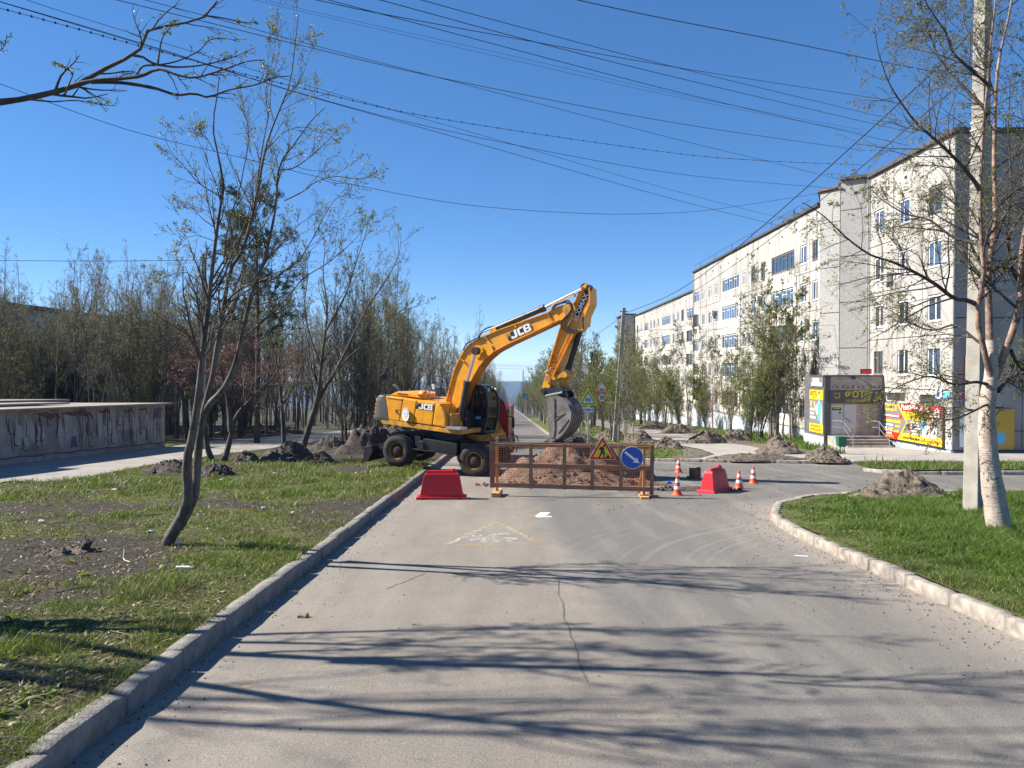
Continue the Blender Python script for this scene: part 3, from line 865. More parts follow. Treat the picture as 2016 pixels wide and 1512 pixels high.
# fallen leaves and bits of twig on the left lawn, grit along the right kerb
X, Y, r = scatter(26000, -.80, -.09, 3.6, 30, 5)
k = (X < -3.14) & (X > -18) & (~inpoly(X, Y, PATH)); X, Y = X[k], Y[k]; n = len(X)
P = np.stack([X, Y, -SLOPE * Y + lift_left(X, Y) + .012], -1)
blades('leaf_litter', P, np.full(n, .012) * r.uniform(.4, 2.2, n), .012 * r.uniform(.5, 1.6, n), [M['litter_leaf'], M['grass_dry']], r.integers(0, 2, n), 15, bend=3)
rg = np.random.default_rng(6)
m = MB()
def pebble(x, y, s, lift=0.0):
    p = V((x, y, gz(y, lift + s * .3)))
    q = V(rg.normal(size=3)).to_track_quat('Z', 'Y')
    m.add([p + (q @ V(c)) * s * rg.uniform(.6, 1.2) for c in ((1, 0, 0), (-1, 0, 0), (0, 1, 0), (0, -1, 0), (0, 0, .7), (0, 0, -.7))],
          [(0, 2, 4), (2, 1, 4), (1, 3, 4), (3, 0, 4), (2, 0, 5), (1, 2, 5), (3, 1, 5), (0, 3, 5)])
for i in range(900):
    y = rg.uniform(6.5, 19); d = rg.exponential(.45)
    xs = np.interp(y, [p[1] for p in KR[1:8]], [p[0] for p in KR[1:8]])
    pebble(xs - .05 - d, y, rg.uniform(.004, .016))
for i in range(700):
    y = rg.uniform(4, 24); pebble(-2.93 + rg.exponential(.22), y, rg.uniform(.004, .015))
for i in range(500):
    y = rg.uniform(17, 31); pebble(rg.uniform(2, 14), y, rg.uniform(.006, .03))
for i in range(150):
    y = rg.uniform(5, 18); pebble(rg.uniform(-2, 5), y, rg.uniform(.004, .012))
tag(m.build('gravel', M['soil_brown']), kind='stuff')

# broad-leaved weeds and dry sticks on the left lawn
rg = np.random.default_rng(17)
vs, qs = [], []
for i in range(95):
    y = float(np.exp(rg.uniform(np.log(4.2), np.log(24)))); x = -rg.uniform(.35 if y > 9 else .6, .72) * y
    if x > -3.3 or inpoly(np.array([x]), np.array([y]), PATH)[0]: continue
    z0 = -SLOPE * y + float(lift_left(np.array([x]), np.array([y])))
    sz = rg.uniform(.05, .13)
    for k in range(rg.integers(6, 13)):
        a = rg.uniform(0, 6.28); el = rg.uniform(.15, .9); L = sz * rg.uniform(.6, 1.2)
        d = np.array([math.cos(a) * math.cos(el), math.sin(a) * math.cos(el), math.sin(el)]); w = np.array([-math.sin(a), math.cos(a), 0]) * L * .2
        p = np.array([x, y, z0])
        b = len(vs)
        vs += [p, p + d * L * .55 + w, p + d * L + np.array([0, 0, -L * .25]), p + d * L * .55 - w]; qs.append([b, b + 1, b + 2, b + 3])
tag(link('weeds', mesh_np('weeds', np.array(vs), np.array(qs), M['grass'])), kind='stuff')
m = MB()
for i in range(150):
    y = float(np.exp(rg.uniform(np.log(4.2), np.log(22)))); x = -rg.uniform(.3, .72) * y
    if x > -3.3 or inpoly(np.array([x]), np.array([y]), PATH)[0]: continue
    z0 = -SLOPE * y + float(lift_left(np.array([x]), np.array([y]))) + .02
    a = rg.uniform(0, 3.14); L = rg.uniform(.1, .5)
    m.tube([V((x, y, z0)), V((x + math.cos(a) * L * .5 + rg.uniform(-.03, .03), y + math.sin(a) * L * .5, z0 + rg.uniform(0, .03) - SLOPE * math.sin(a) * L * .5)), V((x + math.cos(a) * L, y + math.sin(a) * L, z0 - SLOPE * math.sin(a) * L))], rg.uniform(.003, .007), 4)
tag(m.build('dry_sticks', M['twig_pale']), kind='stuff')

# ================================================================ TREES
def nrm(a): return a / np.maximum(np.linalg.norm(a, axis=-1, keepdims=True), 1e-9)

def spawn(P, Rr, L, n, t0, t1, ang, ratio, N, up, wob, rfac, rng, rmin=.002, taper=.25, fall=.7):
    B, npar = P.shape[0], P.shape[1]
    idx = np.repeat(np.arange(B), n); K = len(idx)
    t = rng.uniform(t0, t1, K)
    f = t * (npar - 1); i = np.minimum(f.astype(int), npar - 2); a = (f - i)[:, None]
    base = P[idx, i] * (1 - a) + P[idx, i + 1] * a
    tan = nrm(P[idx, i + 1] - P[idx, i])
    rr = Rr[idx, i] * (1 - a[:, 0]) + Rr[idx, i + 1] * a[:, 0]
    perp = rng.normal(size=(K, 3)); perp -= (perp * tan).sum(1, keepdims=True) * tan; perp = nrm(perp)
    an = (ang * rng.uniform(.65, 1.35, K))[:, None]
    d = np.cos(an) * tan + np.sin(an) * perp
    ln = L[idx] * ratio * rng.uniform(.55, 1.25, K) * (1.15 - fall * t)
    out = np.zeros((K, N, 3)); out[:, 0] = base
    st = (ln / (N - 1))[:, None]
    for k in range(1, N):
        d = d + wob * rng.normal(size=(K, 3)); d[:, 2] += up; d = nrm(d)
        out[:, k] = out[:, k - 1] + d * st
    r0 = np.maximum(rr * rfac, rmin)
    return out, r0[:, None] * np.linspace(1, taper, N)[None] + 0 * out[:, :, 0], ln

def tubes(P, Rr, sides):
    B, N, _ = P.shape
    T = np.empty_like(P)
    T[:, 1:-1] = P[:, 2:] - P[:, :-2]; T[:, 0] = P[:, 1] - P[:, 0]; T[:, -1] = P[:, -1] - P[:, -2]
    T = nrm(T)
    ov = nrm(P[:, -1] - P[:, 0])
    ref = np.where(np.abs(ov[:, 2:3]) < .8, np.array([[0, 0, 1.]]), np.array([[1., .2, 0]]))[:, None, :]
    u = nrm(np.cross(T, ref)); v = np.cross(T, u)
    a = np.arange(sides) * 2 * np.pi / sides
    ring = P[:, :, None] + Rr[:, :, None, None] * (u[:, :, None] * np.cos(a)[:, None] + v[:, :, None] * np.sin(a)[:, None])
    idx = np.arange(B * N * sides).reshape(B, N, sides)
    nx = np.roll(idx, -1, 2)
    q = np.stack([idx[:, :-1], nx[:, :-1], nx[:, 1:], idx[:, 1:]], -1).reshape(-1, 4)
    return ring.reshape(-1, 3), q

def leaves(P, n, s0, s1, rng, t0=.2, droop=0.0, asp=.45, out=.6):
    B, N, _ = P.shape
    idx = np.repeat(np.arange(B), n); K = len(idx)
    f = rng.uniform(t0, 1, K) * (N - 1); i = np.minimum(f.astype(int), N - 2); a = (f - i)[:, None]
    base = P[idx, i] * (1 - a) + P[idx, i + 1] * a
    d = nrm(P[idx, i + 1] - P[idx, i]) * .6 + rng.normal(size=(K, 3)) * out; d[:, 2] -= droop; d = nrm(d)
    w = nrm(np.cross(d, rng.normal(size=(K, 3))))
    s = rng.uniform(s0, s1, K)[:, None]
    n_ = np.cross(d, w)
    v = np.stack([base, base + d * s * .5 + w * s * asp * .6 + n_ * s * .12, base + d * s, base + d * s * .5 - w * s * asp * .6 + n_ * s * .12], 1)
    return v.reshape(-1, 3), np.arange(K * 4).reshape(K, 4)

def join(parts):
    vs, qs, ms, o = [], [], [], 0
    for v, q, m in parts:
        vs.append(v); qs.append(q + o); ms.append(np.full(len(q), m)); o += len(v)
    return np.concatenate(vs), np.concatenate(qs), np.concatenate(ms)

def tree_parts(root, trunk, crown, tmats, cmats, o):
    o = np.array(o)
    v, q, m = join(trunk)
    link('trunk', mesh_np('trunk', v - o, q, tmats, m, smooth=True), root)
    v, q, m = join(crown)
    link('crown', mesh_np('crown', v - o, q, cmats, m), root)

def smoothline(pts, N):
    """Catmull-Rom through 3-D points, resampled to N"""
    p = np.array([list(x) for x in pts], float)
    if len(p) == 2: p = np.array([p[0], (p[0] + p[1]) / 2, p[1]])
    e = np.concatenate([[2 * p[0] - p[1]], p, [2 * p[-1] - p[-2]]])
    out = []
    for i in range(1, len(e) - 2):
        for t in np.linspace(0, 1, 8, endpoint=False):
            a, b, c, d = e[i - 1], e[i], e[i + 1], e[i + 2]
            out.append(.5 * (2 * b + (c - a) * t + (2 * a - 5 * b + 4 * c - d) * t * t + (3 * b - a - 3 * c + d) * t ** 3))
    out.append(e[-2]); out = np.array(out)
    s = np.concatenate([[0], np.cumsum(np.linalg.norm(np.diff(out, axis=0), axis=1))])
    return np.stack([np.interp(np.linspace(0, s[-1], N), s, out[:, k]) for k in range(3)], -1), s[-1]

def stems_px(lines, N):
    """lines: (pixel polyline, depth at start, depth at end, radius at start, radius at end)"""
    Ps, Rs, Ls = [], [], []
    for px, d0, d1, r0, r1 in lines:
        k = len(px)
        p, L = smoothline([at(x, y, d0 + (d1 - d0) * i / (k - 1)) for i, (x, y) in enumerate(px)], N)
        Ps.append(p); Rs.append(np.linspace(r0 ** .5, r1 ** .5, N) ** 2); Ls.append(L)
    return np.array(Ps), np.array(Rs), np.array(Ls)

def knobby(Rr, rng, k=.08): return Rr * (1 + k * rng.normal(size=Rr.shape))

# ---- the forked tree in the left foreground
rng = np.random.default_rng(20)
D = 12.15
main = [
 ([(326, 1082), (336, 1056), (356, 1022), (369, 990), (370, 950), (367, 912), (378, 862), (390, 787), (399, 695), (408, 621), (416, 547), (427, 454), (438, 380), (440, 361), (428, 300), (419, 248), (427, 193), (432, 150)], D, D - 1.5, .100, .007),
 ([(352, 1040), (384, 975), (387, 930), (391, 880), (401, 812), (418, 743), (430, 669), (443, 590), (452, 535), (478, 491), (496, 428), (507, 375), (523, 292), (540, 241), (560, 193), (572, 158), (579, 103), (588, 28)], D - .12, D - .6, .078, .005),
 ([(392, 850), (408, 802), (444, 761), (466, 706), (481, 639), (494, 587), (515, 528), (530, 473), (543, 405), (550, 327), (581, 282), (612, 238), (640, 212)], D - .1, D - 1.9, .062, .006),
]
sec = [
 ([(480, 665), (530, 621), (566, 585), (597, 547), (630, 528), (655, 510), (700, 470), (730, 428)], D - .5, D + .1, .026, .004),
 ([(441, 598), (470, 570), (506, 555), (550, 540), (581, 521), (610, 480), (633, 435), (652, 402), (680, 372)], D - .3, D - 1.7, .026, .004),
 ([(409, 640), (430, 610), (462, 590), (500, 560), (540, 500), (580, 450), (621, 420), (652, 395)], D - .3, D + .2, .022, .004),
 ([(412, 560), (436, 520), (470, 470), (500, 400), (515, 350), (505, 290), (515, 250)], D - .3, D - .2, .024, .004),
 ([(440, 520), (450, 440), (470, 380), (480, 330), (490, 270), (478, 200), (470, 150)], D - .2, D - 1.5, .022, .004),
 ([(497, 428), (515, 300), (530, 220), (535, 160), (548, 110), (555, 60)], D + .2, D - .3, .022, .004),
 ([(430, 385), (392, 361), (365, 330), (337, 299), (326, 272), (330, 256)], D - .3, D - 1.1, .014, .003),
 ([(423, 475), (390, 464), (366, 467), (362, 455)], D - .2, D - .9, .009, .003),
 ([(425, 440), (400, 418), (372, 402), (362, 390)], D - .2, D + .6, .010, .003),
 ([(560, 395), (600, 375), (621, 358), (662, 347), (704, 352), (738, 347), (753, 358)], D - .6, D - 1.3, .016, .004),
 ([(548, 335), (580, 330), (620, 300), (660, 262), (680, 235)], D - .5, D + .3, .016, .003),
 ([(520, 300), (560, 260), (600, 250), (640, 262), (672, 268)], D + .3, D + 1.2, .014, .003),
 ([(423, 299), (405, 270), (392, 262), (378, 255)], D - .5, D - 1, .009, .003),
 ([(560, 193), (590, 160), (605, 120), (622, 60)], D + .4, D + 1, .010, .003),
 ([(540, 241), (525, 180), (528, 120), (534, 50)], D + .4, D, .010, .003),
 ([(412, 590), (395, 560), (360, 535), (330, 560), (305, 548)], D, D - 1.2, .014, .003),
]
P0, R0, L0 = stems_px(main, 30); R0 = knobby(R0, rng, .035)
P1, R1, L1 = stems_px(sec, 14); R1 = R1 * .75; L1 = np.maximum(L1, 1.6)
R1 = knobby(R1, rng, .05)
b1 = spawn(P0, R0, L0 * .55, 18, .38, .97, .55, .34, 8, .09, .10, .5, rng)
b2 = spawn(P1, R1, L1, 8, .2, .98, .6, .38, 7, .07, .12, .6, rng)
LV = [(np.concatenate([b1[0][:, ::1][:, :7], b2[0]]), np.concatenate([b1[1][:, :7], b2[1]]), np.concatenate([b1[2], b2[2]]))]
t3 = spawn(*LV[0], 7, .15, 1.0, .7, .42, 5, .06, .16, .7, rng, .003)
t4 = spawn(*t3, 3, .2, 1.0, .75, .5, 4, .05, .2, .8, rng, .0025)
root = thing('rowan_tree', 'forked grey-barked tree with twisted double trunk leaning on the left lawn', 'tree', gnd(330, 1078, .2))
tree_parts(root, [(*tubes(P0, R0, 10), 0), (*tubes(P1, R1, 7), 0)],
           [(*tubes(b1[0], b1[1], 5), 0), (*tubes(b2[0], b2[1], 5), 0), (*tubes(t3[0], t3[1], 4), 0), (*tubes(t4[0], t4[1], 3), 0),
            (*leaves(t4[0], 1, .022, .05, rng, .5, 0, .35), 1), (*leaves(t3[0], 1, .025, .052, rng, .6, 0, .35), 1)],
           [M['bark']], [M['twig'], M['leaf']], root.location)

# ---- the tree just outside the picture at the left: one limb reaches in, its shadow lies on the road
rng = np.random.default_rng(33)
TA = V((-7.5, 8.0, gz(8.0, .2)))
D = 7.5
limb = [
 ([(-420, 330), (-300, 262), (-180, 226), (-60, 210), (0, 201), (45, 195), (104, 182), (146, 170), (188, 146), (226, 125), (264, 108), (284, 84), (288, 62), (323, 52), (365, 45), (406, 31), (428, 2)], 8.0, D, .075, .008),
 ([(130, 174), (160, 164), (194, 158), (271, 151), (312, 136), (345, 146), (382, 153), (434, 139), (486, 121), (520, 118)], D + .1, D - .3, .026, .005),
 ([(180, 161), (243, 163), (306, 174), (347, 187), (382, 184), (410, 191), (451, 177), (503, 167), (538, 153), (570, 150)], D + .1, D + .4, .022, .005),
 ([(262, 109), (283, 113), (302, 125), (347, 132), (399, 128), (451, 115), (490, 100)], D, D + .3, .014, .004),
 ([(268, 148), (282, 130), (310, 128), (350, 120), (392, 100), (410, 80), (440, 75), (470, 82)], D, D + .5, .011, .003),
 ([(310, 130), (318, 80), (330, 60), (345, 40)], D, D - .3, .010, .003),
 ([(59, 196), (104, 200), (139, 198), (174, 200), (205, 207), (229, 208)], D + .2, D + .6, .010, .003),
 ([(128, 186), (136, 165), (142, 145), (122, 130), (104, 120)], D + .1, D - .2, .009, .003),
 ([(406, 31), (440, 36), (480, 44), (505, 45)], D, D + .2, .010, .003),
 ([(-60, 160), (-30, 110), (-5, 100), (8, 92), (14, 68)], D - .2, D - .3, .010, .003),
]
PL, RL, LL = stems_px(limb, 26)
RL = knobby(RL, rng, .06)
def trunkline(base, pts, r0, r1, N=26):
    p, L = smoothline([base] + [V(base) + V(q) for q in pts], N)
    return p, np.linspace(r0 ** .5, r1 ** .5, N) ** 2, L
st = [trunkline(TA, [(.0, 0, .9), (-.1, -.05, 2.0), (-.1, .05, 3.6), (-.2, .1, 5.4), (.15, .2, 7.4), (.5, .3, 9.2)], .15, .01),
      trunkline(TA + V((.0, -.02, 1.2)), [(.1, -.3, 1.0), (.1, -.7, 2.3), (.2, -1.1, 4.0), (.9, -1.4, 6.0), (1.7, -1.6, 7.8)], .10, .008),
      trunkline(TA + V((.1, 0, 1.7)), [(-.4, .2, 1.0), (-.7, .5, 2.6), (-.8, .7, 4.4), (-.6, .9, 6.4)], .085, .008),
      trunkline(TA + V((-.08, .05, 2.6)), [(-.2, .5, 1.0), (-.3, .9, 2.2), (.1, 1.3, 3.8), (.9, 1.4, 5.6)], .06, .006)]
PS = np.array([s[0] for s in st]); RS = np.array([s[1] for s in st]); LS = np.array([s[2] for s in st])
c1 = spawn(PS, RS, LS, 15, .42, .97, .5, .26, 9, .10, .08, .5, rng)
c2 = spawn(*c1, 6, .15, 1, .65, .42, 6, .05, .13, .6, rng, .0035)
c3 = spawn(*c2, 4, .15, 1, .7, .48, 4, .04, .18, .7, rng, .003)
d1 = spawn(PL, RL, LL, 10, .5, .99, .55, .14, 6, .05, .14, .55, rng, .0032, fall=.5)
d2 = spawn(*d1, 4, .2, 1, .75, .5, 4, .04, .2, .75, rng, .0028)
root = thing('rowan_tree', 'near tree beyond the left edge reaching a bare dark limb across the sky', 'tree', TA)
tree_parts(root, [(*tubes(PS, RS, 9), 0), (*tubes(PL, RL, 8), 0)],
           [(*tubes(c1[0], c1[1], 5), 0), (*tubes(c2[0], c2[1], 4), 0), (*tubes(c3[0], c3[1], 3), 0), (*tubes(d1[0], d1[1], 5), 0), (*tubes(d2[0], d2[1], 4), 0),
            (*leaves(d2[0], 2, .014, .03, rng, .7), 1), (*leaves(d1[0], 1, .014, .034, rng, .7), 1), (*leaves(c3[0], 4, .03, .065, rng, .3), 1)],
           [M['bark_dark']], [M['bark_dark'], M['leaf']], root.location)
# a second one, nearer still and wholly outside the frame, whose crown shades the road at the bottom edge
rt = dup(root, (-12.6, 7.9, gz(7.9, .2)), rz=.9, scale=(1.5, 1.5, 1.5), label='taller tree farther left shading the road at the bottom right')
for ch in rt.children:
    if ch.name.startswith('trunk'):
        v, q, mm = join([(*tubes(PS[:3], RS[:3] * .7, 9), 0)])
        ch.data = mesh_np('trunk', v - np.array(TA), q, [M['bark_dark']], mm, smooth=True)
    else:
        v, q, mm = join([(*tubes(c1[0][::2], c1[1][::2] * .7, 5), 0), (*tubes(c2[0][::3], c2[1][::3] * .8, 4), 0), (*leaves(c2[0][::3], 5, .03, .06, rng, .3), 1)])
        ch.data = mesh_np('crown', v - np.array(TA), q, [M['bark_dark'], M['leaf']], mm)

# ---- the white birch on the right verge
rng = np.random.default_rng(41)
D = 13.1
trunk = [
 ([(1972, 1062), (1964, 1020), (1956, 970), (1949, 920), (1945, 870), (1943, 820), (1946, 775), (1952, 735), (1952, 705), (1951, 670)], D, D, .205, .092),
]
stems = [
 ([(1953, 745), (1950, 700), (1948, 647), (1946, 534), (1955, 478), (1960, 418), (1957, 336), (1958, 270), (1961, 172), (1969, 106), (1990, 13), (2000, -80), (2004, -170)], D, D + .5, .068, .010),
 ([(1950, 740), (1935, 680), (1924, 620), (1934, 560), (1937, 520), (1932, 471), (1930, 380), (1934, 291), (1937, 238), (1945, 159), (1950, 90), (1960, 0), (1965, -100)], D - .05, D - .7, .050, .009),
 ([(1958, 745), (1972, 712), (1990, 660), (2006, 617), (2010, 560), (2010, 518), (2016, 470), (2030, 380), (2040, 250), (2030, 100), (2045, -60)], D + .05, D - .3, .070, .010),
 ([(1925, 600), (1900, 590), (1878, 587), (1838, 557), (1785, 528), (1752, 514), (1712, 501), (1663, 465), (1630, 432), (1600, 410), (1580, 399)], D - .1, D - 1.4, .045, .006),
 ([(1935, 500), (1924, 481), (1878, 468), (1828, 432), (1785, 422), (1745, 399), (1709, 369)], D - .2, D + 1.0, .035, .006),
 ([(1932, 390), (1922, 362), (1885, 317), (1845, 278), (1805, 243), (1779, 209), (1752, 167), (1734, 119), (1726, 85), (1722, 55)], D - .3, D - 1.2, .04, .005),
 ([(1944, 225), (1937, 212), (1906, 180), (1874, 148), (1853, 122), (1837, 87), (1816, 21), (1808, -30)], D - .4, D + .4, .032, .005),
 ([(1948, 170), (1937, 159), (1900, 127), (1874, 100), (1863, 66), (1840, 32), (1821, 0), (1800, -60)], D - .5, D - 1.5, .03, .005),
 ([(1944, 757), (1920, 752), (1879, 757), (1833, 741), (1790, 752), (1750, 772), (1736, 800)], D - .1, D - 1.3, .03, .005),
 ([(1944, 797), (1935, 800), (1899, 818), (1870, 826), (1833, 822), (1800, 822)], D - .1, D - 1.0, .022, .004),
 ([(1949, 690), (1920, 668), (1880, 640), (1840, 650), (1800, 640), (1750, 610), (1720, 600)], D, D + 1.2, .03, .005),
 ([(1990, 690), (2005, 720), (2025, 740), (2050, 735)], D, D + .5, .035, .006),
 ([(1965, 770), (1985, 745), (2000, 738), (2030, 700), (2060, 670)], D, D + .8, .04, .006),
 ([(2010, 560), (1990, 520), (1985, 440), (1990, 350), (1985, 250), (1990, 150)], D, D + .8, .035, .005),
 ([(1958, 478), (1980, 420), (2000, 380), (2020, 300), (2030, 220)], D + .2, D + 1.2, .03, .005),
 ([(1946, 534), (1920, 500), (1890, 420), (1872, 360), (1850, 330), (1810, 310)], D + .1, D + 1.6, .03, .005),
 ([(1962, 200), (1930, 110), (1900, 50), (1890, -20)], D + .4, D + 1.0, .025, .005),
]
PT, RT, LT = stems_px(trunk, 22); RT = knobby(RT, rng, .03)
PB, RB, LB = stems_px(stems, 24); RB = knobby(RB, rng, .04)
e1 = spawn(PB, RB, np.minimum(LB, 3.4), 24, .15, 1.0, .75, .40, 8, -.015, .09, .5, rng, .004)
e2 = spawn(*e1, 8, .15, 1.0, .7, .5, 6, -.10, .10, .6, rng, .003)
e3 = spawn(*e2, 4, .2, 1.0, .6, .6, 5, -.16, .10, .7, rng, .0024)
dc = spawn(PT, RT, LT * .55, 9, .55, .95, 1.2, .35, 7, .02, .16, .12, rng, .006)
dc2 = spawn(*dc, 4, .2, 1, .7, .5, 5, -.02, .18, .6, rng, .003)
root = thing('birch_tree', 'white-barked birch with many bent limbs and tiny leaves on the right verge', 'tree', gnd(1972, 1058, .15))
tree_parts(root, [(*tubes(PT, RT, 14), 0), (*tubes(PB[:3], RB[:3], 9), 2), (*tubes(PB[3:], RB[3:], 7), 1)],
           [(*tubes(e1[0], e1[1], 4), 0), (*tubes(e2[0], e2[1], 3), 0), (*tubes(e3[0], e3[1], 3), 0), (*tubes(dc[0], dc[1], 4), 0), (*tubes(dc2[0], dc2[1], 3), 0),
            (*leaves(e3[0], 2, .018, .036, rng, .15, .2, .7), 1), (*leaves(e2[0], 1, .018, .036, rng, .2, .2, .7), 1)],
           [M['birch'], M['bark_dark'], M['birch_limb']], [M['twig'], M['leaf_birch']], root.location)

# ---- tree builder for everything further away
def grow_tree(name, label, seed, h, nst, spread, r0, tm, cm, lm, limbs=12, tw=7, tl=4, lf=3, ls=(.04, .08), up=.10, ang=.5, lratio=.30, clear=.25, lean=(0, 0), rmin=.007, group=None, cat='tree'):
    rng = np.random.default_rng(seed)
    st = []
    for k in range(nst):
        a = rng.uniform(0, 6.28); s = spread * rng.uniform(.4, 1.0) * (nst > 1)
        hh = h * rng.uniform(.78, 1.0) if k else h
        p = [V((.05 * math.cos(a) * nst, .05 * math.sin(a) * nst, -.15))]
        for f in (.12, .3, .5, .72, 1.0):
            b = s * hh * f ** .8
            p.append(V((math.cos(a) * b + lean[0] * f * hh + rng.normal() * .022 * hh * f, math.sin(a) * b + lean[1] * f * hh + rng.normal() * .022 * hh * f, hh * f)))
        q, L = smoothline(p, 14)
        st.append((q, np.linspace((r0 * rng.uniform(.7, 1)) ** .6, .012 ** .6, 14) ** (1 / .6), L))
    P = np.array([s[0] for s in st]); Rr = np.array([s[1] for s in st]); L = np.array([s[2] for s in st])
    a1 = spawn(P, Rr, L, limbs, clear, .99, ang, lratio, 7, up, .09, .55, rng, rmin)
    a2 = spawn(*a1, tw, .15, 1, .6, .42, 5, up * .8, .13, .65, rng, rmin * .8)
    a3 = spawn(*a2, tl, .15, 1, .65, .5, 3, up * .6, .17, .8, rng, rmin * .6, .5)
    root = thing(name, label, cat, (0, 0, 0), group)
    tree_parts(root, [(*tubes(P, Rr, 7), 0), (*tubes(a1[0], a1[1], 4), 0)],
               [(*tubes(a2[0], a2[1], 3), 0), (*tubes(a3[0], a3[1], 3), 0), (*leaves(a3[0], lf, *ls, rng, .1), 1), (*leaves(a2[0], lf, *ls, rng, .3), 1)],
               [tm], [cm, lm], (0, 0, 0))
    return root

# special trees of the left lawn
rng = np.random.default_rng(52)
b0 = gnd(592, 903, .2)
D = b0.y
vt = [([(586, 912), (600, 868), (612, 830), (626, 780), (633, 713), (642, 640), (644, 600), (636, 540), (640, 490)], D, D - .6, .16, .012),
      ([(560, 906), (558, 850), (555, 800), (549, 750), (540, 690), (520, 650), (505, 610)], D + .3, D + .5, .12, .012),
      ([(620, 800), (645, 755), (670, 713), (700, 650), (726, 602), (760, 550), (783, 508), (790, 470)], D, D + 1.6, .085, .010),
      ([(640, 760), (690, 700), (730, 670), (775, 620), (830, 600)], D, D - 1.2, .05, .008),
      ([(632, 720), (610, 660), (600, 600), (606, 540), (600, 480)], D - .3, D + 1.2, .05, .008),
      ([(642, 650), (680, 580), (700, 520), (720, 460), (724, 430)], D - .5, D - 1.6, .05, .008)]
PV, RV, LV_ = stems_px(vt, 20)
f1 = spawn(PV, RV, LV_, 15, .3, 1, .6, .30, 8, .06, .10, .5, rng, .009)
f2 = spawn(*f1, 6, .15, 1, .65, .42, 5, .05, .14, .65, rng, .007)
f3 = spawn(*f2, 4, .15, 1, .7, .5, 4, .04, .17, .8, rng, .005)
root = thing('willow_tree', 'dark V-shaped tree with two trunks on the lawn edge left of the excavator', 'tree', b0)
tree_parts(root, [(*tubes(PV, RV, 8), 0)], [(*tubes(f1[0], f1[1], 4), 0), (*tubes(f2[0], f2[1], 3), 0), (*tubes(f3[0], f3[1], 3), 0), (*leaves(f3[0], 3, .035, .07, rng, .2), 1)],
           [M['bark_dark']], [M['twig'], M['leaf']], root.location)

def red_tree(label, px, py, stems, seed):
    rng = np.random.default_rng(seed)
    b = gnd(px, py, .2); D = b.y
    P, Rr, L = stems_px([(s, D, D + rng.uniform(-1, 1), .13, .02) for s in stems], 16)
    a1 = spawn(P, Rr, L, 9, .45, 1, .9, .55, 8, .02, .12, .5, rng, .012)
    a2 = spawn(*a1, 9, .1, 1, .8, .5, 5, .02, .16, .6, rng, .010)
    a3 = spawn(*a2, 7, .1, 1, .8, .55, 4, .01, .18, .8, rng, .008)
    root = thing('bird_cherry_tree', label, 'tree', b)
    tree_parts(root, [(*tubes(P, Rr, 8), 0), (*tubes(a1[0], a1[1], 4), 0)], [(*tubes(a2[0], a2[1], 3), 0), (*tubes(a3[0], a3[1], 3), 0), (*leaves(a3[0], 2, .04, .08, rng, .1), 1)],
               [M['bark_dark']], [M['bark_red'], M['bud_red']], root.location)
red_tree('small tree with reddish twigs and two leaning stubby trunks by the footpath', 428, 908,
         [[(418, 908), (408, 880), (404, 840), (400, 790), (392, 740), (380, 700)], [(440, 912), (452, 870), (465, 820), (500, 780), (540, 740), (560, 700)], [(455, 850), (450, 800), (440, 750), (430, 700)]], 61)
red_tree('reddish-twigged tree at the far edge of the footpath', 372, 868,
         [[(368, 872), (364, 830), (360, 790), (345, 740), (340, 700)], [(376, 872), (382, 820), (390, 770), (410, 720)]], 62)
red_tree('reddish-twigged low tree in front of the grove beside the V-shaped tree', 470, 862,
         [[(470, 864), (475, 820), (485, 780), (480, 720), (470, 680)], [(474, 864), (500, 800), (530, 750), (550, 700)]], 63)

# pine behind the forked tree
def pine(name, label, loc, h, seed, crown0=.35, rad=2.3):
    rng = np.random.default_rng(seed)
    p, L = smoothline([V((0, 0, -.1)), V((.1, 0, h * .4)), V((.05, .1, h * .7)), V((0, 0, h))], 18)
    P = p[None]; Rr = np.linspace(.2, .03, 18)[None]
    a1 = spawn(P, Rr, np.array([rad * 2.2]), 64, crown0, .98, 1.25, .62, 7, .10, .09, .35, rng, .018, fall=.75)
    a2 = spawn(*a1, 8, .25, 1, .75, .45, 4, .12, .14, .6, rng, .01)
    a3 = spawn(*a2, 3, .3, 1, .7, .6, 3, .14, .15, .7, rng, .007)
    root = thing(name, label, 'tree', loc)
    tree_parts(root, [(*tubes(P, Rr, 9), 0), (*tubes(a1[0], a1[1], 4), 0)],
               [(*tubes(a2[0], a2[1], 3), 0), (*tubes(a3[0], a3[1], 3), 0), (*leaves(a3[0], 15, .13, .24, rng, .05, -.1, .15, .7), 1), (*leaves(a2[0], 10, .13, .24, rng, .3, -.1, .15, .7), 1)],
               [M['bark_pine']], [M['bark_pine'], M['needle']], (0, 0, 0))
    return root
pine('pine_tree', 'dark green pine rising above the grove behind the forked tree', (-15.6, 46.5, gz(46.5, .1)), 14.8, 71, .42, 3.2)
pine('pine_tree', 'small dark spruce among the trees behind the excavator bucket', (9.5, 88, gz(88, .1)), 8.2, 73, .2, 1.3)

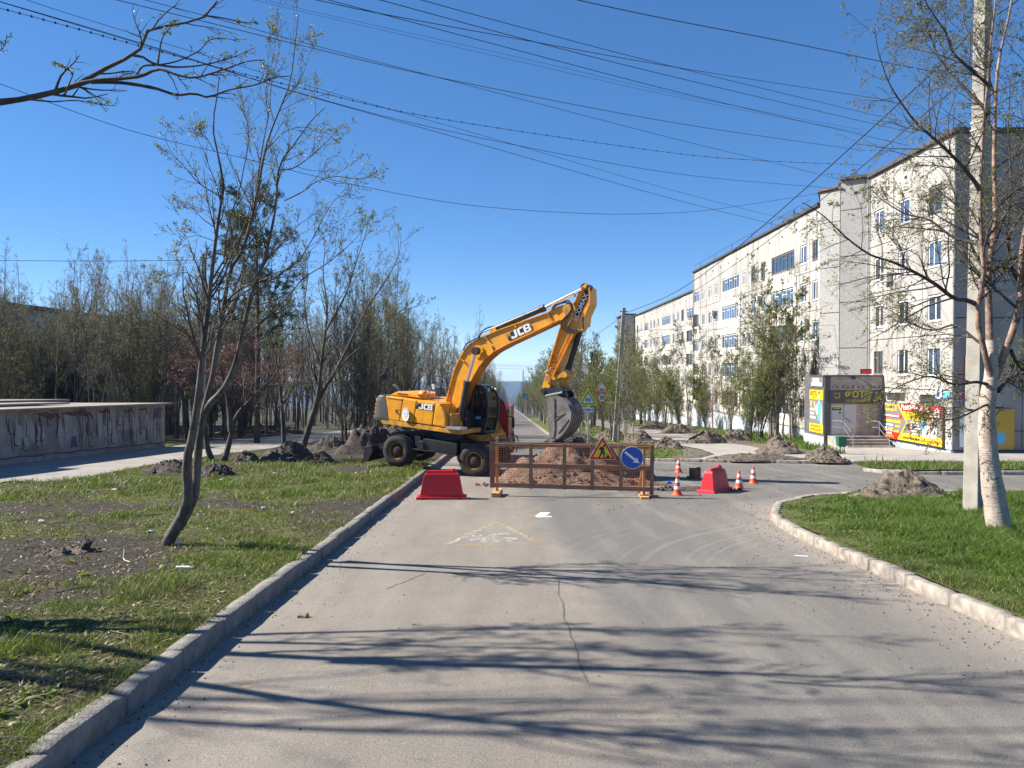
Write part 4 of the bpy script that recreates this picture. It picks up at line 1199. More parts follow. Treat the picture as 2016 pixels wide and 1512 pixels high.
rr = random.Random(77)
protoL = []
for i, (h, nst, sp, r0, tm, cm, lm, lab) in enumerate([
    (11.0, 4, .13, .075, 'bark', 'twig', 'leaf_pale', 'slim grey multi-stemmed tree'),
    (12.5, 3, .10, .085, 'bark', 'twig_pale', 'leaf_pale', 'tall grey tree with pale catkins'),
    (9.5, 6, .22, .06, 'bark_dark', 'twig', 'leaf', 'bushy dark-stemmed willow clump'),
    (11.5, 1, .0, .12, 'bark_pale', 'twig', 'leaf', 'pale-trunked young birch'),
    (7.0, 7, .32, .05, 'bark_dark', 'twig', 'leaf', 'low spreading dark shrub'),
    (12.0, 3, .12, .09, 'bark_dark', 'twig_pale', 'leaf_pale', 'dark-trunked tree with feathery top')]):
    protoL.append(grow_tree('grove_tree', lab, 200 + i, h, nst, sp, r0, M[tm], M[cm], M[lm], limbs=15 if nst > 2 else 26, tw=8, tl=4, lf=(2, 2, 1, 1, 1, 2)[i], ls=(.04, .085), up=(.13, .14, .08, .08, .06, .11)[i], ang=(.42, .42, .55, .7, .65, .5)[i], lratio=(.26, .26, .32, .30, .36, .30)[i], clear=(.36, .40, .18, .34, .12, .38)[i], rmin=.0075))
GL = 'trees of the left grove'
used = set()
def zone(x, y):
    if y > 300: return 'at the far end of the street'
    if x > 0: return 'near the mid pole' if y < 62 else 'along the middle of the street' if y < 120 else 'far along the street'
    u = x / y
    if y > 130: return 'far along the left side of the street'
    z = 'behind the graffiti shelter' if u < -.47 else 'behind the forked foreground tree' if u < -.31 else 'behind the dark V-shaped tree' if u < -.2 else 'behind the excavator'
    return z + (', front rows' if y < 62 else ', deep in the grove' if y < 95 else ', far at the back')
def place(proto, i, x, y, lift=.1, s=1.0, group=GL):
    o = proto[i]
    loc = (x, y, gz(y, lift)); rz = rr.uniform(0, 6.28); sc = s * rr.uniform(.9, 1.12)
    base = o.get('kindname') or o['label']
    o['kindname'] = base
    lab = base + ' ' + zone(x, y)
    if id(o) not in used:
        used.add(id(o)); o.location = loc; o.rotation_euler = (0, 0, rz); o.scale = (sc, sc, sc); o['group'] = group; o['label'] = lab
        return o
    return dup(o, loc, rz, label=lab, group=group, scale=(sc, sc, sc * rr.uniform(.92, 1.08)))
# the grove: its front edge runs behind the footpath and back along the street
n = 0
while n < 200:
    y = rr.uniform(47, 125) if n > 90 else rr.uniform(46, 66)
    xe = np.interp(y, [46, 60, 80, 130], [-9.5, -8.0, -5.8, -5.2])
    u = rr.uniform(-.70, -.05)
    x = u * y
    if x > xe or x < -58: continue
    # the grove stands clear of the path
    if polydist(np.array([x]), np.array([y]), PATH + PATH[:1])[0] < 1.6 or inpoly(np.array([x]), np.array([y]), PATH)[0]: continue
    if x < -19 and y < 44: continue
    if -42 < x < -38 and y < 94: continue
    hs = np.interp(x / y, [-.7, -.45, -.3, -.15, -.08], [1.05, 1.10, 1.12, 1.28, 1.1])
    place(protoL, rr.choice([0, 1, 1, 2, 3, 4, 5, 5] if y > 55 else [0, 2, 3, 4, 1, 4]), x, y, s=hs * np.interp(y, [46, 60, 120], [.74, .88, 1.08]))
    n += 1
for y in range(62, 340, 8):                                      # the avenue goes on along the left side of the street
    for k in range(2 if y > 100 else 1):
        place(protoL, rr.choice([0, 1, 3, 5, 2]), -3.7 - rr.uniform(.2, 5) - (y < 100) * 2.1, y + rr.uniform(-3, 3), s=.92 if y < 100 else 1.0)
# in front of the grove, behind the shelter
for x, y in ((-21.5, 46), (-24.5, 45), (-27, 47), (-29.5, 44), (-31, 47), (-23, 49), (-26, 51), (-30, 52), (-33, 50), (-20.5, 51), (-18.5, 49.5), (-35, 53)):
    place(protoL, rr.choice([0, 1, 2, 5]), x, y, s=.92)

for y in (352, 370, 390, 412, 436, 462, 490, 520, 555, 595, 640, 690):
    place(protoL, rr.choice([0, 1, 3, 5]), -3.5 - rr.uniform(0, 2), y, s=1.05)
    place(protoL, rr.choice([0, 1, 3, 5]), -10 - rr.uniform(0, 6), y + 5, s=1.05)
protoR = []
for i, (h, nst, sp, r0, tm, cm, lm, lab) in enumerate([
    (8.6, 3, .10, .07, 'bark_pale', 'twig', 'leaf', 'pale budding street tree on the right'),
    (9.2, 2, .07, .085, 'bark_pale', 'twig', 'leaf_pale', 'tall pale-stemmed tree on the right'),
    (7.6, 4, .16, .06, 'bark_dark', 'twig', 'leaf', 'dark bushy willow on the right')]):
    protoR.append(grow_tree('avenue_tree', lab, 300 + i, h, nst, sp, r0, M[tm], M[cm], M[lm], limbs=13 if nst > 2 else 18, tw=7, tl=4, lf=3, ls=(.06, .12), up=.09, ang=.55, lratio=.36, clear=.14))
GR = 'trees right of the street'
for i in range(56):
    y = 47 + i * 1.9 + rr.uniform(-1, 1)
    place(protoR, i % 3, rr.uniform(4.0, 8.6) if y > 58 else rr.uniform(6.4, 9.2), y, s=np.interp(y, [46, 60, 150], [.76, .86, 1.0]), group=GR)
for y in range(150, 330, 6):
    for k in range(2):
        place(protoR, rr.choice([0, 1, 2]), rr.uniform(3.7, 11), y + rr.uniform(-4, 4), s=1.05, group=GR)
for y in (345, 362, 380, 400, 422, 446, 472, 500, 530, 565, 605, 650, 700):
    place(protoR, rr.choice([0, 1, 2]), 3.6 + rr.uniform(0, 2), y, s=1.1, group=GR)
    place(protoR, rr.choice([0, 1, 2]), 10 + rr.uniform(0, 6), y + 5, s=1.1, group=GR)
for x in range(-22, 26, 3):
    place(protoR, rr.choice([0, 1, 2]), x + rr.uniform(-1.5, 1.5), 880 + rr.uniform(-20, 20), s=1.6, group=GR)
protoB = []
for i, (h, nst, sp, r0, tm, cm, lm, lab) in enumerate([
    (9.6, 5, .17, .075, 'bark_pale', 'twig', 'leaf_birch', 'leafy birch clump in front of the apartment block'),
    (7.4, 7, .30, .055, 'bark_dark', 'twig', 'leaf', 'spreading multi-stemmed shrub tree in front of the apartment block'),
    (10.2, 2, .08, .085, 'bark_red', 'twig_pale', 'leaf_pale', 'slim reddish-stemmed tree in front of the apartment block')]):
    protoB.append(grow_tree('yard_tree', lab, 400 + i, h, nst, sp, r0, M[tm], M[cm], M[lm], limbs=13, tw=8, tl=5, lf=6, ls=(.05, .10), up=.06, ang=.6, lratio=.38, clear=.14))
GB = 'trees in front of the apartment block'
yard = [(0, 17.4, 49.6, 1.0), (0, 18.8, 51.4, .95), (1, 16.4, 50.6, .80), (0, 18.2, 53.5, .86), (1, 17.6, 56, .74), (0, 17.4, 61, .84), (2, 17.0, 64.5, .80), (1, 17.4, 68, .76), (2, 17.2, 74, .95), (1, 17.0, 77, .9),
        (0, 16.6, 82, .92), (1, 16.2, 86, .98), (0, 16.0, 91, .98), (1, 16.4, 96, 1.02), (0, 16.0, 101, 1.0), (1, 16.4, 106, 1.0), (0, 15.9, 112, 1.05), (1, 16.6, 118, 1.05), (0, 16, 125, 1.05), (1, 16.5, 132, 1.05), (0, 16.0, 140, 1.1), (1, 17, 146, 1.1)]
ordn = ['nearest the photo shop', 'second from the photo shop', 'third from the photo shop', 'fourth from the photo shop', 'fifth from the photo shop', 'sixth from the photo shop', 'seventh from the photo shop', 'eighth from the photo shop', 'ninth from the photo shop', 'tenth from the photo shop']
kindn = ['leafy birch clump', 'spreading many-stemmed shrub tree', 'slim reddish-stemmed tree']
for j, (i, x, y, s) in enumerate(yard):
    o = place(protoB, i, x, y, s=s, group=GB)
    o['label'] = (kindn[i] + ' before the apartment block, ' + ordn[j]) if j < len(ordn) else kindn[i] + ' in the far dense part of the row before the apartment block'

# stump and shoots
m = MB()
b = gnd(168, 1084, .2)
m.tube([b + V((-.03, 0, -.05)), b + V((.0, 0, .07)), b + V((.03, .01, .13)), b + V((.02, .02, .17))], [.085, .06, .055, .02], 9)
for dx, dy, h_, r_ in ((-.06, .0, .10, .022), (.05, -.03, .15, .02), (.08, .03, .20, .014), (-.02, .05, .22, .012), (.02, -.05, .12, .018), (-.1, -.02, .06, .03)):
    m.tube([b + V((dx * .4, dy * .4, .03)), b + V((dx, dy, h_ * .6)), b + V((dx * 1.5, dy * 1.2, h_))], [r_ * 1.4, r_, r_ * .4], 6)
tag(m.build('tree_stump', M['bark_dark'], smooth=True), 'small dark gnarled stump on the bare soil of the left lawn', 'stump')
heap(b.x - .25, b.y - .05, .42, .3, .07, M['soil_brown'], 'low pale bump of dry soil beside the dark stump', lift=.19, seed=41, clods=20)
for o in list(bpy.data.objects):
    if 'kindname' in o: del o['kindname']

# ================================================================ THE EXCAVATOR
XC = V((-2.28, 27.36, 0))
class Frame:
    """vertical plane through C with heading th: measures a side elevation, and gives it real width across"""
    def __init__(s, C, th):
        s.C = V(C); s.h = V((math.cos(th), math.sin(th), 0)); s.l = V((-math.sin(th), math.cos(th), 0))
    def P(s, px, py, lat=0.0):
        u = (px - CX) / FPX; v = -(py - CY) / FPX
        d = V((u, _CP + v * _SP, -_SP + v * _CP))
        t = (lat + s.C.dot(s.l)) / d.dot(s.l)
        return V((0, 0, EYE)) + d * t
    def line(s, pts, lat=0.0): return [s.P(a, b, lat) for a, b in pts]
    def slab(s, m, pts, l0, l1, mi=0, ref=None):
        A = s.line(pts, l0 if ref is None else ref)
        A = [a + s.l * (l0 - (l0 if ref is None else ref)) for a in A]
        B = [a + s.l * (l1 - l0) for a in A]
        return m.prism(A, B, mi)
UF = Frame(XC, R(-28))
LF = Frame(XC, R(-18))
Z1 = lambda *p: [(680 + x / 3.15, 540 + y / 3.15) for x, y in p]
Z2 = lambda *p: [(700 + x / 6.3, 720 + y / 6.3) for x, y in p]
Z3 = lambda *p: [(880 + x / 6.72, 540 + y / 6.72) for x, y in p]
Z4 = lambda *p: [(1000 + x / 7.754, 640 + y / 7.754) for x, y in p]
XO = V((XC.x, XC.y, gz(XC.y, .1)))
xcv = thing('excavator', 'yellow and black wheeled excavator with raised boom standing across the kerb', 'excavator', XO)
def xb(m, name, mats, parent=None, smooth=False, bevel=0.0):
    return m.build(name, mats, parent or xcv, XO, smooth, bevel)
NE = -1.22
def logo(parent, cen, xd, yd, hgt, wid):
    """the three block capitals of the logo, cut as polygons; each letter is a part"""
    n = xd.cross(yd)
    f = lambda a, b, c: cen + xd * (a * wid) + yd * (b * hgt) + n * c
    J = [(-.50, -.5), (-.27, -.5), (-.20, -.36), (-.20, .5), (-.33, .5), (-.33, -.20), (-.36, -.27), (-.44, -.27), (-.44, -.16), (-.56, -.16), (-.56, -.38)]
    C = [(.16, -.5), (.16, -.27), (-.02, -.27), (-.02, .27), (.16, .27), (.16, .5), (-.09, .5), (-.15, .38), (-.15, -.38), (-.09, -.5)]
    B1 = [(.20, -.5), (.52, -.5), (.58, -.40), (.58, -.10), (.545, 0), (.58, .10), (.58, .40), (.52, .5), (.20, .5), (.20, .30), (.44, .30), (.46, .26), (.46, .14), (.44, .10), (.32, .10), (.32, -.10), (.44, -.10), (.46, -.14), (.46, -.26), (.44, -.30), (.32, -.30), (.20, -.30)]
    B2 = [(.20, -.30), (.32, -.30), (.32, -.10), (.32, .10), (.32, .30), (.20, .30)]
    for ps in ([J], [C], [B1, B2]):
        m = MB()
        for p in ps: m.flat(p, -.01, .006, f)
        m.build('logo_letter', M['white'], parent, XO)
# -- undercarriage
m = MB()
LF.slab(m, Z2((330, 850), (520, 850), (700, 870), (1290, 945), (1290, 1110), (1200, 1105), (910, 1045), (720, 1035), (600, 1000), (420, 980), (340, 960)), -.55, .55, ref=NE)
LF.slab(m, Z2((835, 905), (1225, 960), (1260, 975), (1250, 1105), (1150, 1085), (835, 1030)), NE, -.55)
LF.slab(m, Z2((700, 880), (775, 890), (775, 1040), (710, 1030)), -1.0, 1.0, ref=NE)
LF.slab(m, Z2((1290, 960), (1640, 990), (1660, 1060), (1600, 1075), (1440, 1040), (1290, 1060)), -1.15, 1.15, ref=NE)
xb(m, 'chassis', M['xcv_frame'], bevel=.015)
m = MB(); LF.slab(m, Z2((770, 935), (840, 940), (838, 1030), (770, 1040)), NE - .03, NE + .25)
LF.slab(m, Z2((705, 1030), (910, 1052), (908, 1066), (705, 1044)), NE - .05, NE + .3)
LF.slab(m, Z2((910, 1045), (1240, 1112), (1238, 1126), (905, 1060)), NE - .05, NE + .3)
xb(m, 'step', M['xcv_frame'], bevel=.008)
m = MB()
cc = LF.P(*Z2((1010, 860))[0], 0); cc = V((XC.x, XC.y, cc.z + .05))
m.lathe([(.72, -.28), (.72, .1), (.66, .12), (.66, .22)], 32, lambda x, y, z: cc + V((x, y, z)))
xb(m, 'slew_ring', M['xcv_black'], smooth=True)

def wheel(px, py, r, front):
    ax = LF.l
    c = LF.P(px, py, NE)
    for side in (0, 1):
        ce = c + ax * (2.42 * side)
        s = 1 if side == 0 else -1
        f = lambda x, y, z, ce=ce, s=s: ce + LF.h * x + V((0, 0, y)) + ax * (z * s)
        for twin in (0, 1):
            o0 = .33 * twin
            prof = [(r * .56, o0 + .01), (r * .66, o0 - .005), (r * .88, o0 + .0), (r * .965, o0 + .03), (r, o0 + .07), (r, o0 + .22), (r * .965, o0 + .26), (r * .88, o0 + .285), (r * .56, o0 + .28)]
            m = MB(); m.lathe(prof, 40, f, caps=False)
            for j in range(44):
                a = 2 * math.pi * j / 44
                for q, off in ((0, 0), (1, .07)):
                    a2 = a + off
                    z0, z1 = (o0 + .03, o0 + .135) if q == 0 else (o0 + .155, o0 + .26)
                    pts = []
                    for da, rr_ in ((-.045, r * .99), (.045, r * .99), (.035, r + .018), (-.035, r + .018)):
                        pts.append((rr_ * math.cos(a2 + da), rr_ * math.sin(a2 + da)))
                    m.flat(pts, z0, z1, f)
            ty = xb(m, 'tyre', M['rubber'], smooth=True)
            if twin == 0:
                m = MB()
                m.lathe([(r * .575, .0), (r * .575, .03), (r * .50, .04), (r * .49, .10), (r * .44, .12)] if not front else [(r * .56, .0), (r * .56, .03), (r * .49, .035), (r * .475, .12), (r * .44, .13)], 32, f, caps=False)
                ri = m.build('rim', M['rim_yellow'], ty, XO, smooth=True)
                m = MB(); m.lathe([(r * .47, .085), (r * .33, .09), (r * .30, .03), (r * .2, .02), (r * .18, -.01), (r * .02, -.02)], 24, f, caps=False)
                for j in range(10):
                    a = 2 * math.pi * j / 10
                    cx_, cy_ = r * .39 * math.cos(a), r * .39 * math.sin(a)
                    m.lathe([(.02, .09), (.02, .05)], 6, lambda x, y, z, cx_=cx_, cy_=cy_: f(x + cx_, y + cy_, z))
                m.build('hub', M['rim_dark'], ty, XO)
    m = MB(); m.tube([c + ax * .3, c + ax * 2.1], .13, 10)
    m.tube([c + ax * 1.0, c + ax * 1.42], .24, 12)
    xb(m, 'axle', M['xcv_frame'])
wheel(780.3, 887.5, .545, False)
wheel(932.4, 907.5, .545, True)
# -- blade at the rear
m = MB()
A = LF.line(Z2((100, 1010), (185, 995), (210, 1060), (150, 1190), (65, 1205), (95, 1130)), -1.2)
m.prism(A, [a + LF.l * 2.4 for a in A])
xb(m, 'dozer_blade', M['xcv_frame'], bevel=.01)
m = MB()
for lat in (-.75, .55):
    LF.slab(m, Z2((180, 1020), (330, 930), (350, 980), (205, 1085)), lat, lat + .14, ref=NE)
    LF.slab(m, Z2((205, 1110), (330, 1030), (350, 1060), (210, 1150)), lat, lat + .12, ref=NE)
xb(m, 'blade_arm', M['xcv_frame'])
# -- upper structure
m = MB()
UF.slab(m, Z2((300, 655), (412, 672), (1110, 778), (1300, 802), (1300, 858), (1190, 842), (900, 800), (520, 745), (330, 720)), NE, 1.2)
xb(m, 'revolving_frame', M['xcv_dirty'], bevel=.015)
m = MB(); UF.slab(m, Z2((1300, 845), (1640, 865), (1680, 850), (1690, 880), (1590, 900), (1590, 965), (1300, 945)), .1, 1.15, ref=.1)
xb(m, 'cab_mount', M['xcv_dirty'], bevel=.015)
m = MB()
UF.slab(m, Z2((1120, 752), (1300, 768), (1300, 800), (1110, 782)), NE - .08, NE + .35)
xb(m, 'walkway', M['zinc'])
# counterweight with rounded corners: horizontal section lofted upwards
def loft(secs, mi, m):
    n = len(secs[0])
    for A, B in zip(secs[:-1], secs[1:]):
        m.add(A + B, [(i, (i + 1) % n, (i + 1) % n + n, i + n) for i in range(n)], mi)
    m.add(secs[0], [tuple(reversed(range(n)))], mi); m.add(secs[-1], [tuple(range(n))], mi)
def cw_sec(pxl, pxr, py_l, py_r, ins):
    pr = UF.P(*Z2((pxr, py_r))[0], NE); pl = UF.P(*Z2((pxl, py_l))[0], NE) - UF.h * .26
    e = (pr - pl); L = math.hypot(e.x, e.y)
    S = []
    for a in np.linspace(0, 1, 7):                            # right rear corner quarter
        t = a * math.pi / 2
        S.append(pl + UF.h * (.55 - .55 * math.sin(t)) + UF.l * (.62 - .62 * math.cos(t)))
    S = [pr] + S + [p_ for p_ in []]
    S2 = [pl + UF.h * (.55 - .55 * math.cos(t)) + UF.l * (2.44 - .62 + .62 * math.sin(t)) for t in np.linspace(0, math.pi / 2, 7)]
    return S + S2 + [pr + UF.l * 2.44]
m = MB()
loft([cw_sec(218, 410, 640, 668, 0), cw_sec(222, 400, 600, 612, 0), cw_sec(245, 378, 430, 410, 0), cw_sec(262, 368, 385, 380, 0), cw_sec(285, 362, 366, 366, .1)], 0, m)
cw = xb(m, 'counterweight', M['xcv_grey'], smooth=True)
m = MB()
loft([cw_sec(216, 412, 662, 690, 0), cw_sec(214, 410, 648, 674, 0)], 0, m)
m.build('edge', M['xcv_grey'], cw, XO)
# hazard stripes follow the rounded corner
def corner(t, zf, off=.006):
    lo_, hi_ = UF.P(*Z2((222, 610))[0], NE) - UF.h * .26, UF.P(*Z2((247, 420))[0], NE) - UF.h * .26
    p = lo_.lerp(hi_, zf)
    nrm_ = -UF.h * math.sin(t) - UF.l * math.cos(t)
    return p + UF.h * (.55 - .55 * math.sin(t)) + UF.l * (.62 - .62 * math.cos(t)) + nrm_ * off
for i in range(8):
    z0, z1 = i / 8, (i + 1) / 8
    m = MB()
    for t0, t1 in ((.62, .85), (.85, 1.08), (1.08, 1.3)):
        sh0, sh1 = (t0 - .62) * .18, (t1 - .62) * .18
        A = [corner(t0, z0 + sh0), corner(t1, z0 + sh1), corner(t1, z1 + sh1), corner(t0, z1 + sh0)]
        B = [corner(t0, z0 + sh0, -.01), corner(t1, z0 + sh1, -.01), corner(t1, z1 + sh1, -.01), corner(t0, z1 + sh0, -.01)]
        m.prism(A, B)
    m.build('hazard_stripe', M['xcv_yellow'] if i % 2 else M['xcv_black'], cw, XO)
def panel(name, pts, l0, l1, mat, bev=.02, parent=None):
    m = MB(); UF.slab(m, pts, l0, l1); return xb(m, name, M[mat], parent, bevel=bev)
p1 = panel('engine_panel', Z2((370, 372), (588, 402), (543, 690), (412, 670)), NE, 1.15, 'xcv_yellow', .035)
p2 = panel('engine_panel', Z2((594, 403), (760, 428), (710, 705), (549, 691)), NE, 1.15, 'xcv_yellow', .03)
p3 = panel('engine_panel', Z2((766, 429), (985, 462), (946, 741), (716, 706)), NE, 1.15, 'xcv_yellow', .03)
panel('fuel_tank_panel', Z2((990, 463), (1035, 475), (1075, 520), (1105, 590), (1120, 690), (1116, 770), (951, 742)), NE, -.33, 'xcv_yellow', .06)
panel('side_panel', Z2((1112, 590), (1190, 600), (1200, 780), (1122, 772)), NE + .1, -.4, 'xcv_dirty', .02)
m = MB()
for i in range(14):
    x = 395 + i * 14
    UF.slab(m, Z2((x, 394 + i * 1.9), (x + 7, 395 + i * 1.9), (x + 11, 412 + i * 1.9), (x + 4, 411 + i * 1.9)), NE - .004, NE + .01)
m.build('vent_slot', M['xcv_black'], p1, XO)
m = MB(); UF.slab(m, Z2((490, 540), (530, 550), (520, 585), (495, 575)), NE - .003, NE + .005); m.build('sticker', M['hair'], p1, XO)
m = MB(); UF.slab(m, Z2((535, 540), (542, 541), (540, 560), (534, 559)), NE - .003, NE + .005)
m.tube(UF.line(Z2((500, 580), (530, 590), (552, 612)), NE - .012), .012, 6); m.build('latch', M['xcv_black'], p1, XO)
# hood
m = MB()
A = UF.line(Z2((425, 362), (520, 318), (690, 334), (672, 385), (590, 378)), -.95)
B = [a + UF.l * 1.5 for a in A]; m.prism(A, B)
A = UF.line(Z2((690, 334), (770, 352), (795, 405), (672, 385)), -.95); m.prism(A, [a + UF.l * 1.5 for a in A])
hood = xb(m, 'engine_hood', M['xcv_yellow'], bevel=.03)
m = MB()
for i in range(12):
    x = 520 + i * 11
    UF.slab(m, Z2((x, 338 + i * 1.2), (x + 6, 339 + i * 1.2), (x + 10, 358 + i * 1.2), (x + 4, 357 + i * 1.2)), -.956, -.94)
m.build('vent_slot', M['xcv_black'], hood, XO)
m = MB(); c = UF.P(*Z2((842, 405))[0], -.6)
m.lathe([(.17, -.1), (.17, .16), (.15, .22), (.09, .27), (.0, .285)], 18, lambda x, y, z: c + V((x, y, z)))
m.tube(UF.line(Z2((845, 375), (880, 372), (905, 400), (915, 420)), -.6), .05, 8)
xb(m, 'air_filter', M['xcv_yellow'], smooth=True)
m = MB(); m.tube(UF.line(Z2((560, 330), (540, 285), (500, 258), (470, 245)), .3), [.07, .07, .075, .08], 12)
xb(m, 'exhaust_pipe', M['xcv_grey'], smooth=True)
m = MB(); m.tube(UF.line(Z2((295, 370), (305, 270), (318, 190)), .8), .012, 6)
mp_ = xb(m, 'mirror_stalk', M['xcv_black'])
c = UF.P(*Z2((352, 137))[0], .8)
m = MB(); m.lathe([(.0, -.04), (.14, -.05), (.16, 0), (.15, .02), (.0, .03)], 20, lambda x, y, z: c + V((x, 0, y * .8)) + V((0, z, 0)))
m.build('mirror', M['xcv_black'], mp_, XO, smooth=True)
m = MB()
m.tube(UF.line(Z2((965, 250), (975, 140), (1000, 128), (1080, 135), (1110, 160), (1160, 280), (1190, 400), (1185, 470)), -1.1), .014, 6)
m.tube(UF.line(Z2((1060, 140), (1055, 270)), -1.1), .012, 6)
m.tube(UF.line(Z2((905, 400), (915, 330), (950, 275), (1000, 262), (1160, 275)), -1.1), .014, 6)
m.tube(UF.line(Z2((1190, 470), (1165, 560), (1150, 760)), -1.15), .012, 6)
m.tube(UF.line(Z2((1035, 370), (1030, 450)), -1.1), .012, 6)
xb(m, 'handrail', M['xcv_black'])
m = MB(); UF.slab(m, Z2((985, 265), (1055, 262), (1062, 360), (1040, 378), (990, 375)), -1.16, -1.06)
xb(m, 'mirror', M['xcv_black'], bevel=.02)
m = MB(); UF.slab(m, Z2((940, 230), (975, 228), (985, 290), (955, 298)), -1.13, -1.05)
xb(m, 'lamp', M['paper'], bevel=.015)
# logo plates
lp = UF.line(Z2((745, 462), (970, 490), (963, 553), (742, 530)), NE)
m = MB(); m.prism([a - UF.l * .006 for a in lp], [a + UF.l * .01 for a in lp]); m.build('logo_plate', M['black'], p3, XO)
xd = (lp[1] - lp[0]).normalized(); yd = V((0, 0, 1)); yd = (yd - xd * yd.dot(xd)).normalized()
cen = sum(lp, V()) / 4 - UF.l * .010
logo(p3, cen + xd * .05, xd, yd, .19, .50)
q = lp[0].lerp(lp[3], .25) + xd * .06
m = MB(); m.box(-.03, .03, -.003, .003, -.03, .03, M=Matrix.Translation(q - UF.l * .012) @ Matrix.Rotation(R(-28), 4, 'Z')); m.build('logo_mark', M['rim_yellow'], p3, XO)
# round badge leaning on the panel
c = UF.P(*Z2((622, 606))[0], NE - .05)
fb = lambda x, y, z: c + UF.h * (x * .72) + V((0, 0, y)) - UF.l * (z + .10 * x)
m = MB(); m.lathe([(.235, 0), (.235, .02), (.0, .021)], 32, fb); bd = xb(m, 'badge', M['white'])
m = MB(); m.lathe([(.155, .020), (.155, .024), (.0, .0245)], 28, fb); m.build('badge_ring', M['skin'], bd, XO)
m = MB(); m.lathe([(.13, .024), (.13, .027), (.0, .0275)], 24, fb); m.build('badge_centre', M['white'], bd, XO)
m = MB()
for k in range(5):
    a = 2 * math.pi * k / 5 + .3
    m.flat([(.03 * math.cos(a), .03 * math.sin(a)), (.085 * math.cos(a - .3), .085 * math.sin(a - .3)), (.085 * math.cos(a + .3), .085 * math.sin(a + .3))], .027, .031, fb)
m.build('badge_emblem', M['grey_dark_print'], bd, XO)
m = MB()
for k in range(7):                                            # illegible blue capitals round the upper rim
    a = math.pi * (.95 - .9 * k / 6)
    for dr in (.170, .193, .216):
        m.flat([(dr * math.cos(a - .07), dr * math.sin(a - .07)), ((dr + .014) * math.cos(a - .07), (dr + .014) * math.sin(a - .07)), ((dr + .014) * math.cos(a + .07), (dr + .014) * math.sin(a + .07)), (dr * math.cos(a + .07), dr * math.sin(a + .07))], .021, .024, fb)
    m.flat([(.17 * math.cos(a + .07), .17 * math.sin(a + .07)), (.23 * math.cos(a + .07), .23 * math.sin(a + .07)), (.23 * math.cos(a + .03), .23 * math.sin(a + .03)), (.17 * math.cos(a + .03), .17 * math.sin(a + .03))], .021, .025, fb)
m.build('badge_lettering', M['blue'], bd, XO)
# -- cab: frame bars round the side outline, glass between
cl0, cl1 = .22, .98
out = Z2((1392, 262), (1470, 250), (1560, 258), (1600, 290), (1632, 400), (1640, 520), (1630, 640), (1585, 826), (1500, 816), (1385, 800), (1372, 560))
cab_pts = UF.line(out, cl0)
cab = None
m = MB()
for lat in (cl0, cl1):
    ring = [p + UF.l * (lat - cl0) for p in cab_pts]
    n = len(ring)
    for i in range(n):
        m.tube([ring[i], ring[(i + 1) % n]], .055, 8)
    for a, b in ((Z2((1470, 250))[0], Z2((1440, 540))[0]), (Z2((1440, 540))[0], Z2((1390, 660))[0])):
        m.tube([UF.P(*a, cl0) + UF.l * (lat - cl0), UF.P(*b, cl0) + UF.l * (lat - cl0)], .05, 8)
for p in (cab_pts[0], cab_pts[3], cab_pts[7], cab_pts[8], cab_pts[9]):
    m.tube([p, p + UF.l * (cl1 - cl0)], .05, 8)
cab = xb(m, 'cab', M['xcv_black'], smooth=True)
m = MB()
rf = [cab_pts[0], cab_pts[1], cab_pts[2], cab_pts[3]]
A = [p + V((0, 0, .03)) for p in rf] + [p - V((0, 0, .05)) for p in reversed(rf)]
m.prism([a - UF.l * .03 for a in A], [a + UF.l * (cl1 - cl0 + .03) for a in A])
m.build('cab_roof', M['xcv_black'], cab, XO)
m = MB()
low = UF.line(Z2((1372, 640), (1440, 650), (1540, 655), (1628, 650), (1585, 824), (1385, 800)), cl0)
m.prism(low, [p + UF.l * .04 for p in low])
m.prism([p + UF.l * (cl1 - cl0 - .04) for p in low], [p + UF.l * (cl1 - cl0) for p in low])
fl = UF.line(Z2((1380, 770), (1500, 785), (1590, 795), (1585, 826), (1500, 816), (1385, 800)), cl0); m.prism(fl, [p + UF.l * (cl1 - cl0) for p in fl])
rear = UF.line(Z2((1385, 470), (1410, 470), (1410, 800), (1380, 800)), cl0); m.prism(rear, [p + UF.l * (cl1 - cl0) for p in rear])
m.build('cab_body', M['xcv_black'], cab, XO)
m = MB()
gl = UF.line(Z2((1478, 262), (1555, 268), (1595, 300), (1625, 400), (1634, 520), (1624, 645), (1440, 640), (1440, 545)), cl0); m.prism([p + UF.l * .02 for p in gl], [p + UF.l * .03 for p in gl])
m.build('side_window', M['cab_glass'], cab, XO)
m = MB()
gl = UF.line(Z2((1478, 262), (1555, 268), (1595, 300), (1625, 400), (1634, 520), (1624, 645), (1440, 640), (1440, 545)), cl0); m.prism([p + UF.l * (cl1 - cl0 - .03) for p in gl], [p + UF.l * (cl1 - cl0 - .02) for p in gl])
m.build('side_window', M['cab_glass'], cab, XO)
m = MB()
for i in (3, 4, 5, 6):
    A, B = cab_pts[i], cab_pts[i + 1]
    m.prism([A, B, B + UF.h * .01, A + UF.h * .01], [p + UF.l * (cl1 - cl0) for p in (A, B, B + UF.h * .01, A + UF.h * .01)])
m.build('front_window', M['cab_glass'], cab, XO)
m = MB()
s0 = UF.P(*Z2((1460, 720))[0], .6)
m.box(-.25, .25, -.24, .24, -.1, .05, M=Matrix.Translation(s0) @ Matrix.Rotation(R(-28), 4, 'Z'))
m.box(-.3, -.17, -.24, .24, 0, .62, M=Matrix.Translation(s0) @ Matrix.Rotation(R(-28), 4, 'Z') @ Matrix.Rotation(R(-8), 4, 'Y'))
m.box(-.28, -.2, -.13, .13, .62, .82, M=Matrix.Translation(s0) @ Matrix.Rotation(R(-28), 4, 'Z') @ Matrix.Rotation(R(-8), 4, 'Y'))
